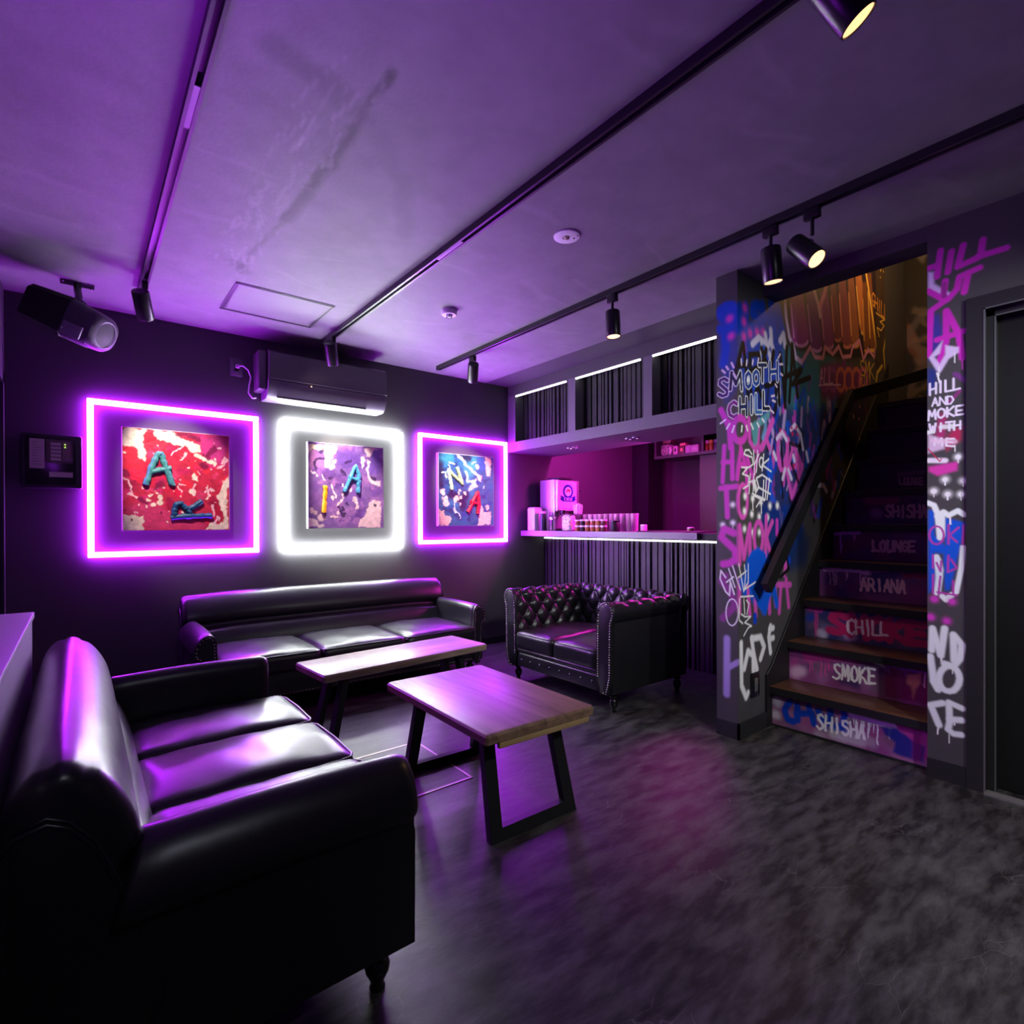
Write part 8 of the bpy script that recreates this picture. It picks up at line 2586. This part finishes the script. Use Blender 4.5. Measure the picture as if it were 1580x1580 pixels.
for y in (3.62, 3.55, 2.93, 2.86, 2.05, 1.98):
    MB().lathe([(.030, 0), (.030, -.008), (.022, -.010), (.020, -.004), (.001, -.004)], (3.55, y, 1.852), (0, 0, 1), 18).build('puck_light', M['steel'], bc)
ct = thing('bar_counter', 'grey bar counter with a slatted front lit by a white strip', 'bar counter', (3.75, 3.0, 0))
MB().box(3.47, 3.95, 2.245, YB-.002, 1.032, 1.083, .002).build('countertop', M['counter'], ct, 0)
MB().box(3.50, 3.95, 1.66, 2.243, 1.032, 1.078, .002).build('flap', M['blackmatt'], ct, 0)
m = MB(); dk = MB(); slats(m, 3.80, 1.66, YB-.002, .0, 1.03, rr, dk); p = m.build('slat_panel', M['slat_counter'], ct, 0); dk.build('backing_board', M['slatdark'], p, 0)
MB().box(3.766, 3.782, 1.70, 4.22, 1.001, 1.014, .003).build('led_strip', M['bar_led'], ct)
us = thing('wall_shelf', 'dark open shelf unit hung at the back of the bar', 'shelf', (5.05, 2.85, 1.84))
m = MB().box(4.90, 5.25, 2.0, 3.69, 1.845, 1.875).box(4.90, 5.25, 2.0, 3.69, 2.40, 2.43).box(5.23, 5.25, 2.0, 3.69, 1.875, 2.40).box(4.90, 5.25, 3.665, 3.69, 1.875, 2.40).box(4.90, 5.25, 2.0, 2.02, 1.875, 2.40).box(4.90, 5.23, 3.095, 3.12, 1.875, 2.40)
m.build('carcass', mat('dark_shelf_board', (.02, .016, .02), .45), us, 0)
MB().box(5.0, 5.62, 1.9, 3.2, 0, 1.845).build('cupboard_below', mat('dark_brown_cupboard', (.022, .015, .014), .5), us, 0)
zs = 1.8755; PY = lambda px: 3.645-(px-1016)*.0079
def carton(px0, px1, h, col, label, name='carton', lid=None, xo=0):
    y1, y0 = PY(px0), PY(px1); t = thing(name, label, 'box', (4.98+xo, (y0+y1)/2, zs), 'boxes on the bar shelf')
    MB().box(4.93+xo, 5.05+xo, y0, y1, zs, zs+h, .002).build('carton_body', mat('card_%s_%d' % (name, px0), tuple(c*.45 for c in col), .5, var=.12, vscale=30), t)
    MB().box(4.9285+xo, 4.93+xo, y0+(y1-y0)*.3, y1-(y1-y0)*.3, zs+h*.35, zs+h*.7).build('printed_mark', lid or M['blackmatt'], t, 0)
carton(1038, 1044.5, .092, (.62, .42, .55), 'narrow pale carton with a dark mark on the bar shelf')
carton(1046.5, 1055, .085, (.13, .02, .03), 'dark red carton under a loose packet on the bar shelf', lid=mat('red_mark', (.5, .2, .15), .5))
carton(1056.5, 1063.5, .083, (.52, .33, .52), 'lilac carton at the middle of the bar shelf', lid=mat('lilac_mark', (.3, .2, .35), .5))
carton(1064, 1076, .080, (.58, .36, .56), 'wider pink carton beside the shelf divider', lid=mat('pink_mark', (.35, .2, .35), .5))
m = MB().rbox(4.935, 5.02, PY(1056.5), PY(1047), zs+.0865, zs+.112, .012, 6, crown=.01)
solo(m, 'packet', mat('salmon_foil', (.45, .16, .14), .35, bump=.4, bscale=90), 'salmon-coloured packet lying on the dark red carton', 'packet', (4.98, PY(1051), zs+.0865))
def bottle(name, label, cat, x, y, z, r, h, body, cap, capm, group=None, neck=.42, parts=('bottle_body', 'bottle_cap')):
    t = thing(name, label, cat, (x, y, z), group)
    MB().lathe([(.001, 0), (r*.96, 0), (r, .006), (r, h*.62), (r*.9, h*.70), (r*neck, h*.80), (r*neck, h*.9)], (x, y, z), (0, 0, 1), 18).build(parts[0], body, t, 50)
    MB().lathe([(r*neck*1.15, h*.88), (r*neck*1.15, h), (.001, h)], (x, y, z), (0, 0, 1), 14).build(parts[1], cap if capm is None else capm, t, 40)
    return t
def glitter(name, cols, sc):
    m, n, p = nt(name); tc = N(n, 'ShaderNodeTexCoord'); v = N(n, 'ShaderNodeTexVoronoi', Scale=sc); n.links.new(tc.outputs['Object'], v.inputs['Vector'])
    sp_ = N(n, 'ShaderNodeSeparateColor'); n.links.new(v.outputs['Color'], sp_.inputs[0]); cr = N(n, 'ShaderNodeValToRGB'); cr.color_ramp.interpolation = 'CONSTANT'
    while len(cr.color_ramp.elements) < len(cols): cr.color_ramp.elements.new(.5)
    for i, c in enumerate(cols): cr.color_ramp.elements[i].position = i/len(cols); cr.color_ramp.elements[i].color = (*c, 1)
    n.links.new(sp_.outputs[0], cr.inputs[0]); n.links.new(cr.outputs[0], p.inputs['Base Color']); p.inputs['Roughness'].default_value = .3; return m
t = thing('sweets_jar', 'big jar of glittery mixed sweets at the left end of the bar shelf', 'jar', (4.99, PY(1026), zs))
MB().rbox(4.93, 5.05, PY(1036), PY(1017), zs, zs+.125, .03, 8).build('jar_body', glitter('grey_sweets', [(.03, .03, .03), (.22, .22, .22), (.06, .08, .04), (.10, .04, .04), (.01, .01, .02), (.35, .34, .35)], 120), t, 60)
MB().rbox(4.935, 5.045, PY(1034), PY(1019), zs+.126, zs+.19, .025, 8).build('jar_top', glitter('red_wrappers', [(.08, .02, .02), (.04, .04, .02), (.14, .08, .06), (.02, .02, .02)], 70), t, 60)
for i, (px, col, lab) in enumerate(((1086, (.55, .42, .55), 'small lilac-topped jar beside the shelf divider'), (1092.5, (.45, .22, .04), 'amber jar in the middle of the right shelf bay'), (1099, (.20, .12, .28), 'violet jar half behind the graffiti pillar'))):
    y = PY(px); t = thing('spice_jar', lab, 'jar', (4.96, y, zs), 'jars in the right shelf bay')
    MB().lathe([(.001, 0), (.023, 0), (.024, .006), (.024, .07), (.018, .08)], (4.96, y, zs), (0, 0, 1), 16).build('jar_body', mat('jar_fill_%d' % i, (.22, .10, .02) if i < 2 else (.06, .03, .09), .3, var=.4, vscale=60), t, 60)
    MB().lathe([(.022, .078), (.022, .108), (.001, .108)], (4.96, y, zs), (0, 0, 1), 16).build('jar_lid', mat('jar_lid_%d' % i, col, .4), t, 40)

# things on the counter
Zc = 1.0835
t = thing('paper_towel_box', 'plain white upright box at the left end of the bar counter', 'box', (3.55, 4.11, Zc))
MB().box(3.495, 3.60, 4.055, 4.165, Zc, Zc+.222, .010, 3).build('box_body', M['white'], t)
MB().box(3.503, 3.592, 4.063, 4.157, Zc+.223, Zc+.230, .004).build('box_lid', M['white'], t)
bs = thing('beer_server', 'steel beer server with a round blue and red brand badge on the bar counter', 'beer server', (3.79, 4.0, Zc))
x0, x1 = 3.635, 3.945
MB().box(x0, x1, 3.92, 4.13, Zc, Zc+.50, .004).build('cabinet', M['steel'], bs)
MB().box(x0+.004, x1-.004, 3.885, 3.919, Zc+.19, Zc+.495, .004).build('front_head', M['steel'], bs)
MB().box(x0+.016, x1-.045, 3.881, 3.885, Zc+.20, Zc+.484).build('badge_panel', mat('pink_white_panel', (.50, .44, .48), .4), bs, 0)
MB().box(x0+.01, x1-.01, 3.80, 3.919, Zc, Zc+.022, .003).build('drip_tray', M['blackmetal'], bs)
MB().box(x0+.05, x1-.08, 3.90, 4.08, Zc+.501, Zc+.522, .008).build('top_hatch', M['blackmatt'], bs)
for xx in (x0+.035, x0+.20):
    MB().box(xx, xx+.035, 3.84, 3.884, Zc+.135, Zc+.20, .004).build('tap_handle', M['blackgloss'], bs); MB().tube([(xx+.017, 3.865, Zc+.135), (xx+.017, 3.86, Zc+.09)], .008, 8).build('tap_spout', M['chrome'], bs)
MB().lathe([(.014, 0), (.014, .02), (.006, .03), (.006, .06)], (x1, 3.93, Zc+.40), (1, 0, 0), 12).build('gas_valve', M['chrome'], bs)
bx, bz, by = (x0+x1)/2-.008, Zc+.385, 3.8795
blue = mat('badge_blue', (.006, .012, .20), .4); redb = mat('badge_red', (.45, .05, .03), .4); whb = mat('badge_white', (.85, .8, .85), .4)
MB().lathe([(.001, 0), (.068, 0), (.068, .0012), (.001, .0012)], (bx, by+.0012, bz), (0, -1, 0), 40).build('badge_ring', blue, bs, 0)
MB().lathe([(.001, 0), (.045, 0), (.045, .0008), (.001, .0008)], (bx, by, bz), (0, -1, 0), 40).build('badge_disc', whb, bs, 0)
m = MB(); m.tube([(bx-.026, by-.0015, bz-.004), (bx-.012, by-.0015, bz+.012), (bx+.008, by-.0015, bz+.014), (bx+.024, by-.0015, bz+.006)], [.006, .011, .012, .007], 8).tube([(bx-.018, by-.0015, bz), (bx-.02, by-.0015, bz-.014)], .004, 6).tube([(bx+.014, by-.0015, bz), (bx+.018, by-.0015, bz-.014)], .004, 6)
m.build('badge_figure', redb, bs)
rb = [(-.108, -.075), (-.092, -.060), (-.108, -.042), (-.075, -.046), (-.07, -.052), (.07, -.052), (.075, -.046), (.108, -.042), (.092, -.060), (.108, -.075), (.075, -.098), (-.075, -.098)]
MB().prism(rb, lambda a, z: (bx+a, by, bz+z), lambda a, z: (bx+a, by-.0016, bz+z)).build('badge_ribbon', blue, bs, 0)
LT = {'K': [[(0, 0), (0, 1)], [(.9, 1), (0, .45), (.9, 0)]], 'I': [[(.5, 0), (.5, 1)]], 'R': [[(0, 0), (0, 1), (.8, .95), (.85, .6), (0, .5)], [(.4, .5), (.9, 0)]], 'N': [[(0, 0), (0, 1), (.9, 0), (.9, 1)]], '-': [[(0, .5), (1, .5)]], 'H': [[(0, 0), (0, 1)], [(.9, 0), (.9, 1)], [(0, .5), (.9, .5)]]}
m = MB()
for i, ch in enumerate('KIRIN'):
    for pl in LT[ch]: m.tube([(bx-.052+.0225*i+.0145*a, by-.002, bz-.092+.033*b) for a, b in pl], .0021, 5)
m.build('badge_lettering', whb, bs)
m = MB()
for i in range(9):
    if i == 4: continue
    for pl in ([[(0, 0), (0, .8), (1, .8)], [(0, .35), (.8, .35)]] if i % 2 else [[(0, .1), (1, .1), (1, .9), (0, .9)]]): m.tube([(bx-.075+.017*i+.011*a, by+.001, bz-.175+.014*b) for a, b in pl], .0014, 5)
m.build('small_print', mat('print_dark', (.06, .04, .08), .5), bs)
bottle('soda_siphon', 'dark siphon bottle with a lilac head in front of the beer server', 'bottle', 3.545, 3.985, Zc, .033, .19, mat('dark_plastic_bottle', (.03, .02, .05), .25), M['white'], mat('lilac_head', (.5, .36, .62), .4), None, .75)
g = thing('glass_carafe', 'clear glass carafe with a bright metal clip before the beer server', 'carafe', (3.56, 3.86, Zc))
MB().lathe([(.001, 0), (.036, 0), (.037, .006), (.037, .12), (.028, .15), (.024, .175), (.0225, .175), (.0265, .15), (.035, .12), (.035, .008), (.001, .008)], (3.56, 3.86, Zc), (0, 0, 1), 24).build('carafe_body', M['glass'], g, 60)
MB().lathe([(.040, .108), (.042, .118), (.040, .130), (.038, .130), (.038, .108)], (3.56, 3.86, Zc), (0, 0, 1), 20, False).box(3.515, 3.53, 3.82, 3.86, Zc+.105, Zc+.118, .003).build('metal_clip', M['chrome'], g)
t = thing('sweets_bag', 'clear bag of colourful sweets on the counter before the beer server', 'bag', (3.575, 3.66, Zc))
MB().rbox(3.53, 3.62, 3.60, 3.72, Zc, Zc+.145, .028, 12, wob=.006).build('bag_body', glitter('bright_sweets', [(.8, .65, .75), (.2, .25, .6), (.75, .55, .15), (.3, .6, .4), (.85, .8, .8), (.8, .3, .35)], 95), t, 60)
MB().tube([(3.545, 3.735, Zc+.135), (3.54, 3.70, Zc+.152), (3.55, 3.65, Zc+.150), (3.55, 3.60, Zc+.146)], .008, 8).build('bag_tie', mat('brown_tie', (.08, .05, .02), .5), t)
t = thing('straw_holder', 'tall clear cup packed with white straws behind the small jars', 'straw cup', (3.70, 3.665, Zc))
MB().lathe([(.001, 0), (.033, 0), (.042, .16), (.0405, .16), (.032, .004), (.001, .004)], (3.70, 3.665, Zc), (0, 0, 1), 24).build('cup', M['glass'], t, 60)
m = MB(); r5 = random.Random(6)
for i in range(22):
    a = r5.uniform(0, 6.28); r = .026*math.sqrt(r5.random()); b = r*1.7
    m.tube([(3.70+r*math.cos(a), 3.665+r*math.sin(a), Zc+.006), (3.70+b*math.cos(a+.3), 3.665+b*math.sin(a+.3), Zc+r5.uniform(.235, .262))], .0032, 6)
m.build('straw_bundle', mat('white_straws', (.8, .74, .82), .4), t, 60)
jars = [('red-brown', (.30, .06, .03)), ('black', (.03, .015, .015)), ('rust', (.33, .09, .03)), ('terracotta', (.36, .11, .04)), ('golden', (.42, .17, .05)), ('dark brown', (.10, .03, .02))]
jar_lid = mat('clear_pink_lid', (.75, .6, .72), .25)
for lv in (0, 1):
    for i, (cn, col) in enumerate(jars):
        y = 3.525-.0625*i; z = Zc+.0535*lv; jm = bpy.data.materials.get('spice_%d' % i) or mat('spice_%d' % i, col, .5, var=.3, vscale=80)
        t = thing('spice_pot', '%s spice pot in the %s row of pots along the counter' % (cn, ('lower', 'upper')[lv]), 'pot', (3.56, y, z), 'two rows of spice pots')
        MB().lathe([(.001, 0), (.024, 0), (.026, .004), (.026, .037), (.001, .037)], (3.56, y, z), (0, 0, 1), 18).build('pot_body', jm, t, 50)
        MB().lathe([(.029, .0372), (.029, .052), (.001, .052)], (3.56, y, z), (0, 0, 1), 18).build('pot_lid', jar_lid, t, 40)
def tumbler(x, y):
    t = thing('tumbler', '', 'glass', (x, y, Zc), 'tumblers lined up on the counter')
    MB().lathe([(.001, 0), (.028, 0), (.029, .003), (.035, .155), (.0335, .155), (.0275, .014), (.001, .012)], (x, y, Zc), (0, 0, 1), 20).build('bowl', M['tumbler'], t, 60)
    MB().lathe([(.001, .0125), (.027, .0145), (.0285, .05), (.001, .052)], (x, y, Zc), (0, 0, 1), 18).build('frosted_sleeve', mat('pink_frost', (.75, .55, .70), .3), t, 60) if False else None
    return t
names = ['first', 'second', 'third', 'fourth', 'fifth', 'sixth', 'seventh', 'eighth', 'ninth', 'tenth']
g0 = tumbler(3.735, 3.585); g0['label'] = 'clear straight tumbler, first in the row next to the straw cup'
for i in range(1, 10):
    copy_tree(g0, (3.735+.006*((i*7) % 3-1), 3.585-.0635*i, Zc), 'clear straight tumbler, %s in the row counted from the straw cup' % names[i])
t = thing('black_canister', 'short black canister at the end of the spice pots', 'canister', (3.56, 3.085, Zc))
MB().lathe([(.001, 0), (.038, 0), (.040, .003), (.040, .078), (.038, .081)], (3.56, 3.085, Zc), (0, 0, 1), 28).build('canister_body', M['blackmatt'], t, 40)
MB().lathe([(.041, .0812), (.041, .092), (.001, .093)], (3.56, 3.085, Zc), (0, 0, 1), 28).build('canister_lid', M['blackgloss'], t, 40)
solo(MB().box(3.56, 3.84, 2.28, 2.86, Zc, Zc+.008, .003), 'bar_mat', M['blackmatt'], 'black rubber bar mat on the right half of the counter', 'mat', (3.7, 2.57, Zc))
t = thing('sugar_box', 'little pink and white box standing on the counter beside the tumblers', 'box', (3.70, 2.895, Zc))
MB().box(3.68, 3.72, 2.875, 2.915, Zc, Zc+.045, .003).build('box_body', mat('pink_box', (.6, .3, .45), .5), t); MB().box(3.68, 3.72, 2.875, 2.915, Zc+.0452, Zc+.058, .003).build('box_lid', M['white'], t)
t = thing('salt_cellar', 'tiny orange and white pot on the black bar mat', 'pot', (3.70, 2.45, Zc+.008))
MB().lathe([(.001, 0), (.024, 0), (.026, .018), (.001, .018)], (3.70, 2.45, Zc+.0085), (0, 0, 1), 18).build('pot_body', mat('orange_pot', (.5, .22, .15), .4), t, 40); MB().lathe([(.026, .0182), (.026, .027), (.001, .03)], (3.70, 2.45, Zc+.0085), (0, 0, 1), 18).build('pot_lid', M['white'], t, 40)
